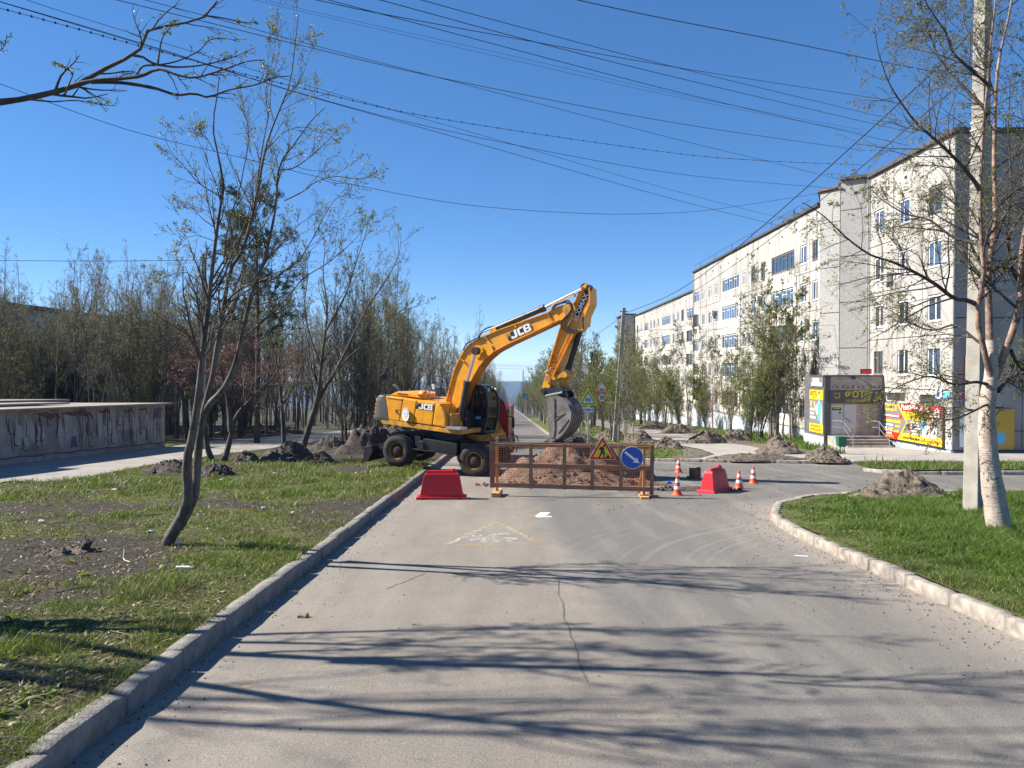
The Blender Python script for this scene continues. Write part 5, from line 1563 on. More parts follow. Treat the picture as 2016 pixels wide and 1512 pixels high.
m.build('seat', M['xcv_black'], cab, XO, bevel=.03)
m = MB()
m.tube(UF.line(Z2((1545, 640), (1600, 400)), .5), .015, 6); m.tube(UF.line(Z2((1570, 640), (1610, 420)), .95), .015, 6)
m.tube(UF.line(Z2((1450, 560), (1490, 520), (1520, 500)), .4), .02, 6); m.tube(UF.line(Z2((1480, 600), (1520, 560), (1550, 545)), .4), .02, 6)
m.build('control_lever', M['zinc'], cab, XO)
m = MB(); UF.slab(m, Z2((1492, 628), (1550, 632), (1545, 662), (1490, 660)), cl0 - .01, cl0 + .01); m.build('sticker', M['blue_light'], cab, XO)
m = MB()
for zx in ((1320, 640), (1358, 645)):
    UF.slab(m, Z2((zx[0], zx[1]), (zx[0] + 16, zx[1]), (zx[0] + 16, zx[1] + 26), (zx[0], zx[1] + 26)), -.46, -.45)
xb(m, 'sticker', M['zinc'])
m = MB()
for x_, y_ in ((1600, 282), (1640, 300)):
    c = UF.P(*Z2((x_, y_))[0], cl0 + .1)
    m.lathe([(.0, -.06), (.05, -.05), (.065, .0), (.065, .03), (.0, .04)], 12, lambda x, y, z, c=c: c + UF.h * z + UF.l * x + V((0, 0, y)))
    c2 = c + UF.l * .55
    m.lathe([(.0, -.06), (.05, -.05), (.065, .0), (.065, .03), (.0, .04)], 12, lambda x, y, z, c=c2: c + UF.h * z + UF.l * x + V((0, 0, y)))
m.build('work_lamp', M['zinc'], cab, XO, smooth=True)
# -- boom
top = [(873, 806), (884.5, 762), (892, 733), (904, 705), (913, 690), (925, 677), (939.5, 668), (954, 660.5), (975, 651), (1011, 638), (1078, 614.5), (1088, 607), (1112, 599.5), (1124, 601), (1129, 609)]
bot = [(1127, 620), (1100, 631), (1044, 657.5), (999, 678.5), (972, 693), (954, 708), (942.5, 723), (932, 741), (922, 760), (905, 799), (893, 819), (879, 820)]
m = MB(); UF.slab(m, top + bot, -.25, .25, ref=-.28)
boom = xb(m, 'boom', M['xcv_yellow'])
m = MB()
def flange(line, w, th, inward):
    L = UF.line(line, -.28)
    for a, b in zip(L[:-1], L[1:]):
        d = (b - a).normalized(); n_ = d.cross(UF.l).normalized() * inward
        A = [a, b, b + n_ * th, a + n_ * th]
        m.prism([p + UF.l * (-.30 + .28) for p in A], [p + UF.l * (.30 + .28) for p in A])
flange(top[:-2], .3, .035, -1); flange(bot[1:-1], .3, .035, -1)
m.build('boom_flange', M['xcv_yellow'], boom, XO)
m = MB()
for a, b in (((904, 705), (914, 712)), ((954, 661), (961, 669)), ((972, 692), (968, 681)), ((1013, 638), (1017, 645)), ((1078, 615), (1083, 625))):
    pa, pb = UF.P(*a, -.28), UF.P(*b, -.28)
    m.tube([pa, pb], .035, 6)
m.build('bracket', M['xcv_dirty'], boom, XO)
m = MB(); c = UF.P(938, 691, -.28)
for lat in (-.17, .56):
    m.lathe([(.10, -.03), (.10, .03)], 16, lambda x, y, z, lat=lat: c + UF.h * x + V((0, 0, y)) + UF.l * (z + lat))
m.build('pivot', M['xcv_black'], boom, XO, smooth=True)
m = MB(); m.lathe([(.22, -.012), (.22, .02)], 18, lambda x, y, z: c + UF.h * (x + .06) + V((0, 0, y - .02)) + UF.l * (z + .0))
m.build('boss', M['xcv_yellow'], boom, XO, smooth=True)
lp = UF.line(Z3((782, 792), (1085, 650), (1113, 735), (818, 880)), -.28)
m = MB(); m.prism([a - UF.l * .005 for a in lp], [a + UF.l * .05 for a in lp]); m.build('logo_plate', M['black'], boom, XO)
xd = (lp[1] - lp[0]).normalized(); yd = V((0, 0, 1)); yd = (yd - xd * yd.dot(xd)).normalized()
cen = sum(lp, V()) / 4 - UF.l * .008
logo(boom, cen + xd * .07, xd, yd, .27, .70)
q = lp[0].lerp(lp[3], .28) + xd * .09
m = MB(); m.prism([q + xd * a + yd * b - UF.l * .009 for a, b in ((-.04, -.04), (.04, -.04), (.04, .04), (-.04, .04))], [q + xd * a + yd * b - UF.l * .004 for a, b in ((-.07, -.07), (.07, -.07), (.07, .07), (-.07, .07))])
m.build('logo_mark', M['rim_yellow'], boom, XO)
m = MB(); UF.slab(m, Z3((520, 795), (590, 700), (615, 705), (625, 745), (600, 790)), -.16, .16, ref=-.28)
m.build('cylinder_bracket', M['xcv_yellow'], boom, XO)

def cyl(name, a, b, c, r0, r1, lat, dark='xcv_black', ref=None):
    """hydraulic cylinder: barrel a-b, rod b-c"""
    ref = lat if ref is None else ref
    A, B, Cc = [UF.P(*p, ref) + UF.l * (lat - ref) for p in (a, b, c)]
    m = MB(); m.tube([A, B], r0, 14); d = (B - A).normalized()
    m.tube([B - d * .05, B + d * .12], r0 * 1.18, 14); m.tube([A - d * .07, A + d * .08], r0 * 1.1, 12)
    o = xb(m, name, M[dark], smooth=True)
    m = MB(); m.tube([B, Cc], r1, 12); m.build('rod', M['chrome'], o, XO, smooth=True)
    m = MB(); m.lathe([(r0 * 1.25, -.1), (r0 * 1.25, .1)], 12, lambda x, y, z: Cc + UF.h * x + V((0, 0, y)) + UF.l * z); m.build('eye', M[dark], o, XO, smooth=True)
    return o
cyl('boom_cylinder', (906, 824), (919, 757), (937, 691), .11, .055, -.46)
cyl('boom_cylinder', (921, 824), (932, 762), (951, 700), .11, .055, .46, ref=.46)
cyl('arm_cylinder', (969, 648.5), (1064, 608), (1150, 565.5), .105, .052, 0, ref=-.1)
cyl('bucket_cylinder', (1141, 647), (1118, 722), (1112, 737), .095, .05, 0, ref=-.1)
# -- arm
arm_pts = [(1146, 564), (1151, 559), (1156, 559.5), (1161, 566), (1162, 598), (1151, 623), (1148.5, 643), (1143, 652), (1130, 657), (1095, 729), (1089, 741), (1081, 764), (1066, 765), (1068, 757), (1077, 726), (1100.6, 649), (1108, 628), (1118, 612), (1133, 590), (1140, 575)]
m = MB(); UF.slab(m, arm_pts, -.20, .20, ref=-.22)
arm = xb(m, 'arm', M['xcv_yellow'])
m = MB()
flange([(1161, 566), (1162, 598), (1151, 623), (1148.5, 643)], .3, .03, -1)
flange([(1130, 657), (1095, 729), (1089, 741)], .3, .03, -1)
flange([(1077, 726), (1100.6, 649), (1108, 628), (1118, 612), (1133, 590), (1140, 575), (1146, 564)], .3, .03, -1)
m.build('arm_flange', M['xcv_yellow'], arm, XO)
m = MB(); m.prism(*[[p + UF.l * k for p in UF.line(Z4((565, 715), (660, 640), (672, 652), (580, 728)), -.22)] for k in (-.06, .5)]); m.build('guard_plate', M['paper'], arm, XO)
m = MB()
for a, b in (((1118, 612), (1106, 645)), ((1113, 673), (1099, 702)), ((1121, 656), (1113, 673))):
    m.tube(UF.line([a, b], -.225), .022, 6)
m.build('pipe', M['xcv_yellow'], arm, XO)
ta, tb = UF.P(*Z3((1725, 540))[0], -.205), UF.P(*Z3((1815, 330))[0], -.205)
xd = (tb - ta).normalized(); yd = -(xd.cross(UF.l)); 
yd = UF.l.cross(xd) * -1 if (UF.l.cross(xd) * -1).dot(-UF.h) > 0 else UF.l.cross(xd)
m = MB(); A = [ta + xd * a + yd * b for a, b in ((-.02, -.11), (1.02, -.11), (1.02, .11), (-.02, .11))]; m.prism([p - UF.l * .004 for p in A], [p + UF.l * .01 for p in A])
m.build('label_plate', M['black'], arm, XO)
text('label_letters', 'ECOMAX', .23, M['white'], (ta + tb) / 2 + xd * .0 - UF.l * .006, xd, yd, arm, XO, bold=.006, sx=.98)
c = UF.P(*Z4((700, 525))[0], -.205)
m = MB()
tri = [(-.12, -.1), (.12, -.1), (0, .13)]
for i in range(3):
    a, b = tri[i], tri[(i + 1) % 3]
    m.tube([c + UF.h * a[0] + V((0, 0, a[1])), c + UF.h * b[0] + V((0, 0, b[1]))], .009, 4)
for k in range(3):
    m.tube([c + UF.h * (-.12 + .09 * k) + V((0, 0, -.3)), c + UF.h * (-.07 + .09 * k) + V((0, 0, -.3))], .015, 4)
m.build('warning_mark', M['black'], arm, XO)
m = MB(); c = UF.P(1121, 609, -.28)
m.lathe([(.22, -.03), (.22, .6)], 20, lambda x, y, z: c + UF.h * x + V((0, 0, y)) + UF.l * z)
m.build('pivot', M['xcv_dirty'], arm, XO, smooth=True)
# links, hitch, bucket
m = MB()
for lat in (-.26, .20):
    A = UF.line(Z4((590, 800), (640, 795), (840, 730), (880, 735), (885, 775), (850, 790), (650, 850), (600, 850)), -.26)
    m.prism([p + UF.l * (lat + .26) for p in A], [p + UF.l * (lat + .32) for p in A])
for q in (((608, 828), .12), ((855, 757), .11)):
    c = UF.P(*Z4(q[0])[0], -.26); m.lathe([(q[1], -.03), (q[1], .58)], 14, lambda x, y, z: c + UF.h * x + V((0, 0, y)) + UF.l * z)
xb(m, 'bucket_link', M['xcv_dirty'])
m = MB(); UF.slab(m, Z4((790, 810), (860, 790), (890, 880), (800, 960), (750, 930), (790, 870)), -.12, .12, ref=-.22)
xb(m, 'tilt_link', M['xcv_dirty'])
m = MB()
for lat in (-.30, .22):
    UF.slab(m, Z4((500, 975), (560, 955), (690, 960), (730, 940), (790, 960), (850, 1000), (905, 1045), (905, 1095), (850, 1110), (590, 1090), (500, 1030)), lat, lat + .08, ref=-.3)
UF.slab(m, Z4((560, 970), (720, 970), (820, 1010), (800, 1060), (590, 1075)), -.2, .2, ref=-.3)
for q in ((530, 1005), (800, 1000)):
    c = UF.P(*Z4(q)[0], -.33); m.lathe([(.09, 0), (.09, .66)], 12, lambda x, y, z: c + UF.h * x + V((0, 0, y)) + UF.l * z)
xb(m, 'quick_hitch', M['xcv_black'])
m = MB(); m.tube(UF.line(Z4((575, 1082), (700, 1055), (830, 1030)), -.34), .035, 6); xb(m, 'hitch_bar', M['zinc'])
shell = Z1((1252, 762), (1300, 752), (1345, 770), (1380, 806), (1402, 858), (1398, 910), (1372, 965), (1330, 1010), (1275, 1040))
BL0, BL1 = -.52, .42
S = UF.line(shell, BL0)
mouth = UF.line(Z1((1252, 762), (1262, 900), (1268, 1000), (1275, 1040)), BL0)
m = MB()
cen = sum(S, V()) / len(S)
for a, b in zip(S[:-1], S[1:]):
    n_ = (b - a).cross(UF.l).normalized()
    if n_.dot((a + b) / 2 - cen) < 0: n_ = -n_
    A = [a, b, b - n_ * .03, a - n_ * .03]; m.prism(A, [p + UF.l * (BL1 - BL0) for p in A])
bk = xb(m, 'bucket', M['bucket'])
m = MB()
side = S + [mouth[2], mouth[1]]
for k in (0, BL1 - BL0 - .03):
    m.prism([p + UF.l * (k + .001) for p in side], [p + UF.l * (k + .03) for p in side])
m.build('side_plate', M['bucket'], bk, XO)
m = MB()
st_ = UF.line(Z1((1252, 785), (1298, 770), (1300, 960), (1292, 1015), (1268, 1010)), BL0)
for k in (-.025, BL1 - BL0 + .0):
    m = MB(); m.prism([p + UF.l * k for p in st_], [p + UF.l * (k + .024) for p in st_])
    m.build('side_cutter', M['bucket'], bk, XO, bevel=.005)
m = MB()
for a, b in ((Z1((1304, 905))[0], Z1((1360, 860))[0]), (Z1((1320, 985))[0], Z1((1385, 900))[0]), (Z1((1310, 880))[0], Z1((1350, 872))[0])):
    m.tube(UF.line([a, b], BL0 - .004), .016, 5)
m.build('scratch_weld', M['bucket_dark'], bk, XO)
for j in range(6):
    m = MB(); l0 = BL0 + .04 + j * (BL1 - BL0 - .14) / 5
    for a, b in zip(S[2:-1], S[3:]):
        n_ = (b - a).cross(UF.l).normalized()
        if n_.dot((a + b) / 2 - cen) < 0: n_ = -n_
        A = [a - n_ * .0, b - n_ * .0, b + n_ * .035, a + n_ * .035]
        m.prism([p + UF.l * (l0 - BL0) for p in A], [p + UF.l * (l0 - BL0 + .07) for p in A])
    m.build('wear_strip', M['bucket'], bk, XO)
for j in range(5):
    m = MB(); l0 = .02 + j * (BL1 - BL0 - .14) / 4
    a = S[-1] + UF.l * l0
    dn = (S[-1] - S[-2]).normalized()
    up_ = dn.cross(UF.l).normalized()
    b0_ = [a - up_ * .05, a + up_ * .05, a + up_ * .05 + UF.l * .10, a - up_ * .05 + UF.l * .10]
    tip = a + dn * .24 + UF.l * .05
    b1_ = [tip - up_ * .012 - UF.l * .03, tip + up_ * .012 - UF.l * .03, tip + up_ * .012 + UF.l * .03, tip - up_ * .012 + UF.l * .03]
    m.prism(b0_, b1_); m.build('tooth', M['bucket'], bk, XO)
# hoses
hz_ = [Z3((215, 1000), (260, 920), (350, 870), (420, 830), (450, 770), (520, 715), (600, 690)), Z3((430, 850), (440, 800), (490, 755), (560, 740)),
       Z3((1385, 470), (1420, 410), (1500, 380), (1590, 345), (1630, 370), (1650, 440), (1610, 520), (1540, 590), (1505, 650), (1530, 720), (1590, 760), (1660, 765), (1720, 745)),
       Z3((1410, 440), (1470, 400), (1590, 370), (1640, 420), (1640, 500), (1580, 580), (1550, 650), (1580, 720), (1650, 755), (1720, 735)),
       Z3((1690, 300), (1695, 260), (1740, 235), (1790, 215)), Z3((1650, 440), (1680, 520), (1640, 620), (1600, 700), (1660, 745)),
       Z3((1800, 560), (1795, 640), (1805, 700), (1790, 735), (1740, 745))]
for k, hl in enumerate(hz_):
    p, L = smoothline(UF.line(hl, -.31), 30)
    m = MB(); m.tube([V(a) for a in p], .024, 6); xb(m, 'hose', M['xcv_black'], smooth=True)
# machinery in the dark gap behind the cab and below the boom foot
m = MB()
UF.slab(m, Z2((1205, 600), (1300, 560), (1380, 560), (1380, 800), (1205, 790)), -.35, .15, ref=-.35)
UF.slab(m, Z2((1330, 300), (1385, 280), (1380, 560), (1300, 790), (1280, 640)), -.40, -.34)
xb(m, 'boom_base', M['xcv_black'], bevel=.02)

# ================================================================ RED TRUCK behind the excavator
TO = V((-1.22, 33.0, gz(33.0)))
trk = thing('truck', 'red utility truck with yellow folding arm half hidden behind the excavator cab', 'truck', TO, rz=R(-3))
m = MB()
prof = [(-1.15, 1.0), (1.12, 1.0), (1.12, 2.1), (.95, 2.62), (.55, 2.98), (-1.15, 3.02)]
m.prism([V((a, -.9, b)) for a, b in prof], [V((a, 1.0, b)) for a, b in prof])
tc_ = m.build('cab', M['truck_red'], trk, bevel=.04)
m = MB()
m.box(-.95, .6, -.92, -.898, 1.75, 2.3); m.build('windscreen', M['glass'], trk)
m = MB(); m.box(1.121, 1.135, -.6, .7, 1.8, 2.3); m.build('side_window', M['glass'], trk)
m = MB(); m.box(-1.15, .45, -.93, -.90, 1.52, 1.72); m.build('stripe', M['yellow'], trk)
m = MB(); m.box(-1.1, 1.1, -1.05, 4.4, .62, .98); m.build('frame', M['xcv_black'], trk)
m = MB(); m.box(-1.1, 1.08, 1.2, 4.6, 1.0, 2.3); m.build('box_body', M['truck_red'], trk, bevel=.04)
for x in (-.98, .98):
    for y in (-.2, 3.4):
        m = MB(); m.lathe([(.25, -.14), (.42, -.15), (.5, -.1), (.5, .1), (.42, .15), (.25, .14)], 22, lambda a, b, c, x=x, y=y: V((x + c, y + a, .5 + b)))
        w_ = m.build('wheel', M['rubber'], trk, smooth=True)
        m = MB(); m.lathe([(.26, -.13), (.2, -.08), (.05, -.09)], 14, lambda a, b, c, x=x, y=y: V((x + (c if x < 0 else -c), y + a, .5 + b))); m.build('rim', M['rim_dark'], w_)
m = MB(); m.tube([V((1.1, -.8, 2.0)), V((1.32, -.95, 2.02))], .02, 6); m.box(1.26, 1.38, -1.02, -.95, 1.55, 1.98); m.build('mirror', M['xcv_black'], trk)
m = MB(); 
m.prism([V((.35, -1.35, 2.0)), V((.62, -1.35, 2.02)), V((1.3, -1.35, .68)), V((.85, -1.35, .62))], [V((.35, -1.2, 2.0)), V((.62, -1.2, 2.02)), V((1.3, -1.2, .68)), V((.85, -1.2, .62))])
m.tube([V((.45, -1.28, 1.95)), V((.35, -1.25, 2.5)), V((.4, -1.1, 2.8))], .07, 8)
m.build('folding_arm', M['xcv_dirty'], trk)
m = MB(); m.tube([V((1.3, -1.3, .65)), V((1.42, -1.3, 1.0)), V((1.32, -1.3, 1.3)), V((1.1, -1.3, 1.34)), V((1.15, -1.3, .9)), V((1.25, -1.3, .62))], .022, 6)
m.tube([V((1.45, -1.3, .55)), V((1.58, -1.3, .9)), V((1.5, -1.3, 1.2)), V((1.35, -1.3, 1.28))], .022, 6)
m.build('guard_hoop', M['xcv_black'], trk)
m = MB(); m.box(-1.2, 1.25, -1.15, -1.02, .55, .9); m.build('bumper', M['xcv_black'], trk, bevel=.02)

# ================================================================ APARTMENT BLOCK
ZE = EYE                                             # heights below are measured from eye level, as read off the photograph
class Facade:
    """wall frame: u along the wall, w up, n outwards"""
    def __init__(s, O, u, n): s.O, s.u, s.n = V(O), V(u), V(n)
    def __call__(s, a, b, c): return s.O + s.u * a + V((0, 0, b)) + s.n * c
wmesh = {}
def window_mesh(F, w, h, kind, variant):
    k = (tuple(F.u), tuple(F.n), round(w, 1), round(h, 1), kind, variant)
    if k in wmesh: return wmesh[k]
    w, h = round(w, 1), round(h, 1)
    Q = lambda a, b, c: F.u * a + V((0, 0, b)) + F.n * c
    m = MB(); t = .065
    def bar(a0, a1, b0, b1, c0=.0, c1=.06): m.flat([(a0, b0), (a1, b0), (a1, b1), (a0, b1)], c0, c1, Q)
    bar(-w / 2, w / 2, 0, t); bar(-w / 2, w / 2, h - t, h); bar(-w / 2, -w / 2 + t, t, h - t); bar(w / 2 - t, w / 2, t, h - t)
    if kind == 'std':
        x = w * .08 * (1 if variant % 2 else -1); bar(x - .04, x + .04, t, h - t)
        if variant >= 2: bar(x + .04, w / 2 - t, h * .68, h * .68 + .05)
        bar(-w / 2 - .04, w / 2 + .04, -.05, -.002, -.02, .16)
    else:
        n = max(2, int(round(w / .8)))
        for i in range(1, n):
            x = -w / 2 + w * i / n; bar(x - .03, x + .03, t, h - t)
        for i in range(n):
            if (i + variant) % 2 == 0:
                x0 = -w / 2 + w * i / n + .03; x1 = -w / 2 + w * (i + 1) / n - .03
                bar(max(x0, -w / 2 + t), min(x1, w / 2 - t), h * .70, h * .70 + .045)
        bar(-w / 2 - .04, w / 2 + .04, -.05, -.002, -.02, .14)
    fr = m.mesh('window', [M['dark_frame'] if (variant == 3 or (kind != 'std' and variant == 2)) else M['white_frame']])
    m = MB(); m.flat([(-w / 2 + .05, .05), (w / 2 - .05, .05), (w / 2 - .05, h - .05), (-w / 2 + .05, h - .05)], .012, .03, Q)
    pn = m.mesh('pane', [M[('glass', 'glass_blue', 'curtain', 'glass')[variant]] if kind == 'std' else M[('glass_blue', 'glass', 'glass', 'glass_blue')[variant]]])
    wmesh[k] = (fr, pn)
    return wmesh[k]
rw = random.Random(12)
def put_window(F, root, a0, a1, b0, b1, kind, variant=None):
    variant = rw.choice([0, 0, 1, 1, 2, 3]) if variant is None else variant
    fr, pn = window_mesh(F, a1 - a0, b1 - b0, kind, variant)
    o = link('window', fr, root, F((a0 + a1) / 2, b0, -.10) - V(root.location))
    link('pane', pn, o)
def panel_piece(F, root, a0, a1, b0, b1, opens, mat, d=.16, gap=.022, proud=0.0):
    m = MB()
    a0 += gap; a1 -= gap; b0 += gap; b1 -= gap
    rects = []
    if not opens: rects = [(a0, a1, b0, b1)]
    else:
        opens = sorted(opens)
        x = a0
        for (p0, p1, q0, q1) in opens:
            if p0 > x: rects.append((x, p0, b0, b1))
            rects += [(p0, p1, b0, q0), (p0, p1, q1, b1)]
            x = p1
        if x < a1: rects.append((x, a1, b0, b1))
    for r_ in rects:
        if r_[1] - r_[0] < .01 or r_[3] - r_[2] < .01: continue
        m.flat([(r_[0], r_[2]), (r_[1], r_[2]), (r_[1], r_[3]), (r_[0], r_[3])], -d, proud, F)
    return m.build('wall_panel', mat, root, root.location)

def section(root, F, cols, rows, toprel, botrel, plinth, mat, lodge=(), h=1.35, first_skip=()):
    """cols: list of (u0, u1, [(w0, w1, kind)...]); rows: window-top heights"""
    edges = [toprel] + [ (rows[i] - h + rows[i + 1]) / 2 - .02 for i in range(len(rows) - 1)]
    edges.append(max(rows[-1] - h - .75, plinth))
    for ci, (u0, u1, ws) in enumerate(cols):
        for ri, r_ in enumerate(rows):
            e1, e0 = edges[ri], edges[ri + 1]
            op = [(a, b, ZE + r_ - h, ZE + r_) for a, b, k in ws if (ci, ri) not in first_skip]
            loggia = any(k == 'loggia' for _, _, k in ws)
            panel_piece(F, root, u0, u1, ZE + e0, ZE + e1, op, M['panel_lodge'] if loggia and ri else mat, proud=.05 if loggia and ri else rw.uniform(0, .012))
            for (a, b, k), o_ in zip(ws, op):
                put_window(F, root, a, b, o_[2], o_[3], k)
        if edges[-1] > plinth + .05:
            panel_piece(F, root, u0, u1, ZE + plinth, ZE + edges[-1], [], mat)
        panel_piece(F, root, u0, u1, ZE + botrel, ZE + plinth, [], M['plinth'], proud=-.05)
def vents(F, root, us, b):
    m = MB()
    for a in us: m.flat([(a - .12, b), (a + .12, b), (a + .12, b + .16), (a - .12, b + .16)], .012, .02, F)
    m.build('vent_hole', M['black'], root, root.location)
def roof_edge(root, pts, z0, z1):
    m = MB(); m.prism([V((x, y, z0)) for x, y in pts], [V((x, y, z1)) for x, y in pts])
    return m.build('roof', M['roof_edge'], root, root.location)

AB = thing('apartment_building', 'long five-storey pale panel apartment block stepping down the street on the right', 'building', (30, 70, gz(70)))
def core(x0, x1, y0, y1, z0, z1, mat='core'):
    m = MB(); m.box(x0, x1, y0, y1, z0, z1); return m.build('wall', M[mat], AB, AB.location)
nX = V((-1, 0, 0)); uY = V((0, 1, 0))
# nearest section
FA = Facade((21.4, 0, 0), uY, nX)
core(21.58, 33, 37.18, 45.9, -7, ZE + 11.38)
section(AB, FA, [(37.0, 38.75 + 1.05, [(38.1, 39.3, 'std')]), (39.8, 42.9, [(41.2, 42.3, 'std')]), (42.9, 45.9, [(44.0, 45.1, 'std')])],
        [9.3, 6.55, 3.8, 1.05], 11.4, -7.0, -3.95, M['panel'])
for a0, a1 in ((38.2, 39.9), (41.5, 43.4)):
    m = MB(); m.flat([(a0, ZE - 1.72), (a1, ZE - 1.72), (a1, ZE - 1.32), (a0, ZE - 1.32)], .0, .03, FA); m.build('window', M['grey_dark_print'], AB, AB.location)
    m = MB(); m.flat([(a0 - .05, ZE - 1.30), (a1 + .05, ZE - 1.30), (a1 + .05, ZE - 1.16), (a0 - .05, ZE - 1.16)], .0, .12, FA); m.build('sill', M['white'], AB, AB.location)
vents(FA, AB, (38.9, 41.6, 44.2), ZE + 10.35)
FE = Facade((0, 37.0, 0), V((1, 0, 0)), V((0, -1, 0)))
ZR = [11.4, 8.0, 5.25, 2.5, -.25, -3.0, -3.95]
for i in range(4):
    u0 = 21.4 + [0, 3.4, 6.6, 9.8][i]; u1 = 21.4 + [3.4, 6.6, 9.8, 12.0][i]
    for a, b in zip(ZR[1:], ZR[:-1]):
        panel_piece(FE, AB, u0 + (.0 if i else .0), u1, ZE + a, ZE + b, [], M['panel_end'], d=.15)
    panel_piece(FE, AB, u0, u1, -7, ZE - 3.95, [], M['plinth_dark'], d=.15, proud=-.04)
m = MB(); m.flat([(21.95, ZE - 1.05), (22.75, ZE - 1.05), (22.75, ZE + .62), (21.95, ZE + .62)], .0, .35, FE); m.build('meter_box', M['rust'], AB, AB.location, bevel=.03)
roof_edge(AB, [(21.2, 36.8), (33.2, 36.8), (33.2, 46.02), (21.2, 46.02)], ZE + 11.42, ZE + 11.62)
# angled grey stair bay between the nearest and the middle section
def wedge(z1, pts, mat='core'):
    m = MB(); m.prism([V((x, y, -8)) for x, y in pts], [V((x, y, z1)) for x, y in pts]); return m.build('wall', M[mat], AB, AB.location)
wedge(ZE + 11.35, [(21.55, 46.0), (20.28, 46.98), (21.2, 51.5), (33, 51.5), (33, 46.0)])
wedge(ZE + 10.95, [(20.27, 47.05), (19.55, 48.15), (20.95, 51.55), (21.3, 51.5)])
for (xa, ya), (xb_, yb), tp, cuts in (((20.1, 46.85), (21.4, 45.86), 11.5, [9.7, 6.9, 4.1, 1.3, -1.5, -4.1]), ((19.32, 48.0), (20.1, 46.85), 11.08, [9.1, 6.3, 3.5, .7, -2.1, -4.1])):
    u_ = V((xb_ - xa, yb - ya, 0)); L_ = u_.length; u_.normalize()
    FT = Facade((xa, ya, 0), u_, V((u_.y, -u_.x, 0)))
    zz = [tp] + cuts
    for b_, a_ in zip(zz[:-1], zz[1:]): panel_piece(FT, AB, 0, L_, ZE + a_, ZE + b_, [], M['panel_grey'])
    panel_piece(FT, AB, 0, L_, -8, ZE + cuts[-1], [], M['plinth'])
    vents(FT, AB, (L_ * .55,), ZE + tp - .9)
roof_edge(AB, [(21.19, 45.75), (19.98, 46.68), (20.2, 47.0), (21.3, 51.5), (33, 51.5), (33, 46.04), (21.4, 46.04)], ZE + 11.52, ZE + 11.68)
roof_edge(AB, [(19.99, 46.72), (19.15, 47.98), (20.8, 51.6), (21.2, 51.5)], ZE + 11.1, ZE + 11.26)
# middle section
FB = Facade((20.8, 0, 0), uY, nX)
core(20.98, 33, 51.6, 87.2, -9, ZE + 11.0)
section(AB, FB, [(51.56, 53.4, [(51.95, 52.9, 'std')]), (53.4, 55.75, [(54.0, 55.1, 'std')]), (55.75, 62.0, [(56.3, 61.2, 'loggia')]), (62.0, 64.5, [(62.8, 63.8, 'std')]),
                 (64.5, 67.1, [(65.3, 66.4, 'std')]), (67.1, 69.5, [(67.8, 68.9, 'std')]), (69.5, 76.1, [(70.0, 75.5, 'loggia')]), (76.1, 78.9, [(77.0, 78.2, 'std')]),
                 (78.9, 81.6, [(79.6, 80.8, 'std')]), (81.6, 84.3, [(82.4, 83.6, 'std')]), (84.3, 87.4, [(84.8, 87.1, 'loggia')])],
        [8.87, 6.12, 3.37, .62, -2.13], 11.02, -9, -4.3, M['panel'])
vents(FB, AB, np.arange(53, 87, 2.9), ZE + 10.1)
roof_edge(AB, [(20.6, 51.62), (33, 51.62), (33, 87.6), (20.6, 87.6)], ZE + 11.04, ZE + 11.22)
m = MB()
for y in (56, 61, 66, 72, 78, 84): m.tube([V((20.7, y, ZE + 11.2)), V((20.7, y, ZE + 11.75))], .025, 5)
m.tube([V((20.7, 53, ZE + 11.75)), V((20.7, 87, ZE + 11.75))], .022, 5); m.build('roof_rail', M['roof_edge'], AB, AB.location)
# far section
FC = Facade((21.0, 0, 0), uY, nX)
core(21.18, 33, 87.6, 131, -13, ZE + 9.0); core(21.0, 33, 87.42, 87.6, ZE + 8, ZE + 11.0, 'panel_grey')
section(AB, FC, [(87.6, 92.3, [(88.7, 91.6, 'loggia')]), (92.3, 95.3, [(93.2, 94.6, 'std')]), (95.3, 97.8, [(96.0, 97.2, 'std')]), (97.8, 100.7, [(98.5, 99.8, 'std')]), (100.7, 107.6, [(101.1, 106.8, 'loggia')]),
                 (107.6, 110.9, [(108.8, 110.0, 'std')]), (110.9, 113.9, [(111.8, 113.1, 'std')]), (113.9, 117, [(114.5, 115.8, 'std')]), (117, 122, [(117.5, 120.9, 'loggia')]), (122, 126, [(123, 124.2, 'std')]), (126, 130.0, [(127, 128.2, 'std')])],
        [7.35, 4.6, 1.85, -.9, -3.65], 9.0, -13, -5.8, M['panel'])
vents(FC, AB, np.arange(89, 130, 3.2), ZE + 8.2)
roof_edge(AB, [(20.8, 87.62), (33, 87.62), (33, 131), (20.8, 131)], ZE + 9.02, ZE + 9.2)
FD = Facade((0, 130.2, 0), V((1, 0, 0)), V((0, -1, 0)))
core(19.3, 33, 130.4, 140, -14, ZE + 9.2)
for b, a in zip([9.3, 6.0, 3.2, .5, -2.3, -5, -14], [6.0, 3.2, .5, -2.3, -5, -14, -14.1]):
    panel_piece(FD, AB, 19.2, 20.95, ZE + a, ZE + b, [], M['panel_grey'])
roof_edge(AB, [(19.0, 130.0), (33, 131.1), (33, 140), (19.0, 140)], ZE + 9.32, ZE + 9.5)
m = MB(); c = FB(57.5, ZE + 4.05, .35)
m.lathe([(.0, .0), (.22, .03), (.42, .12), (.44, .14), (.0, .05)], 18, lambda x, y, z: c + V((-z - .0, x, y)) - V((0, 0, .0)))
m.tube([c, FB(57.5, ZE + 3.8, .0)], .03, 6); m.build('satellite_dish', M['paper'], AB, AB.location, smooth=True)

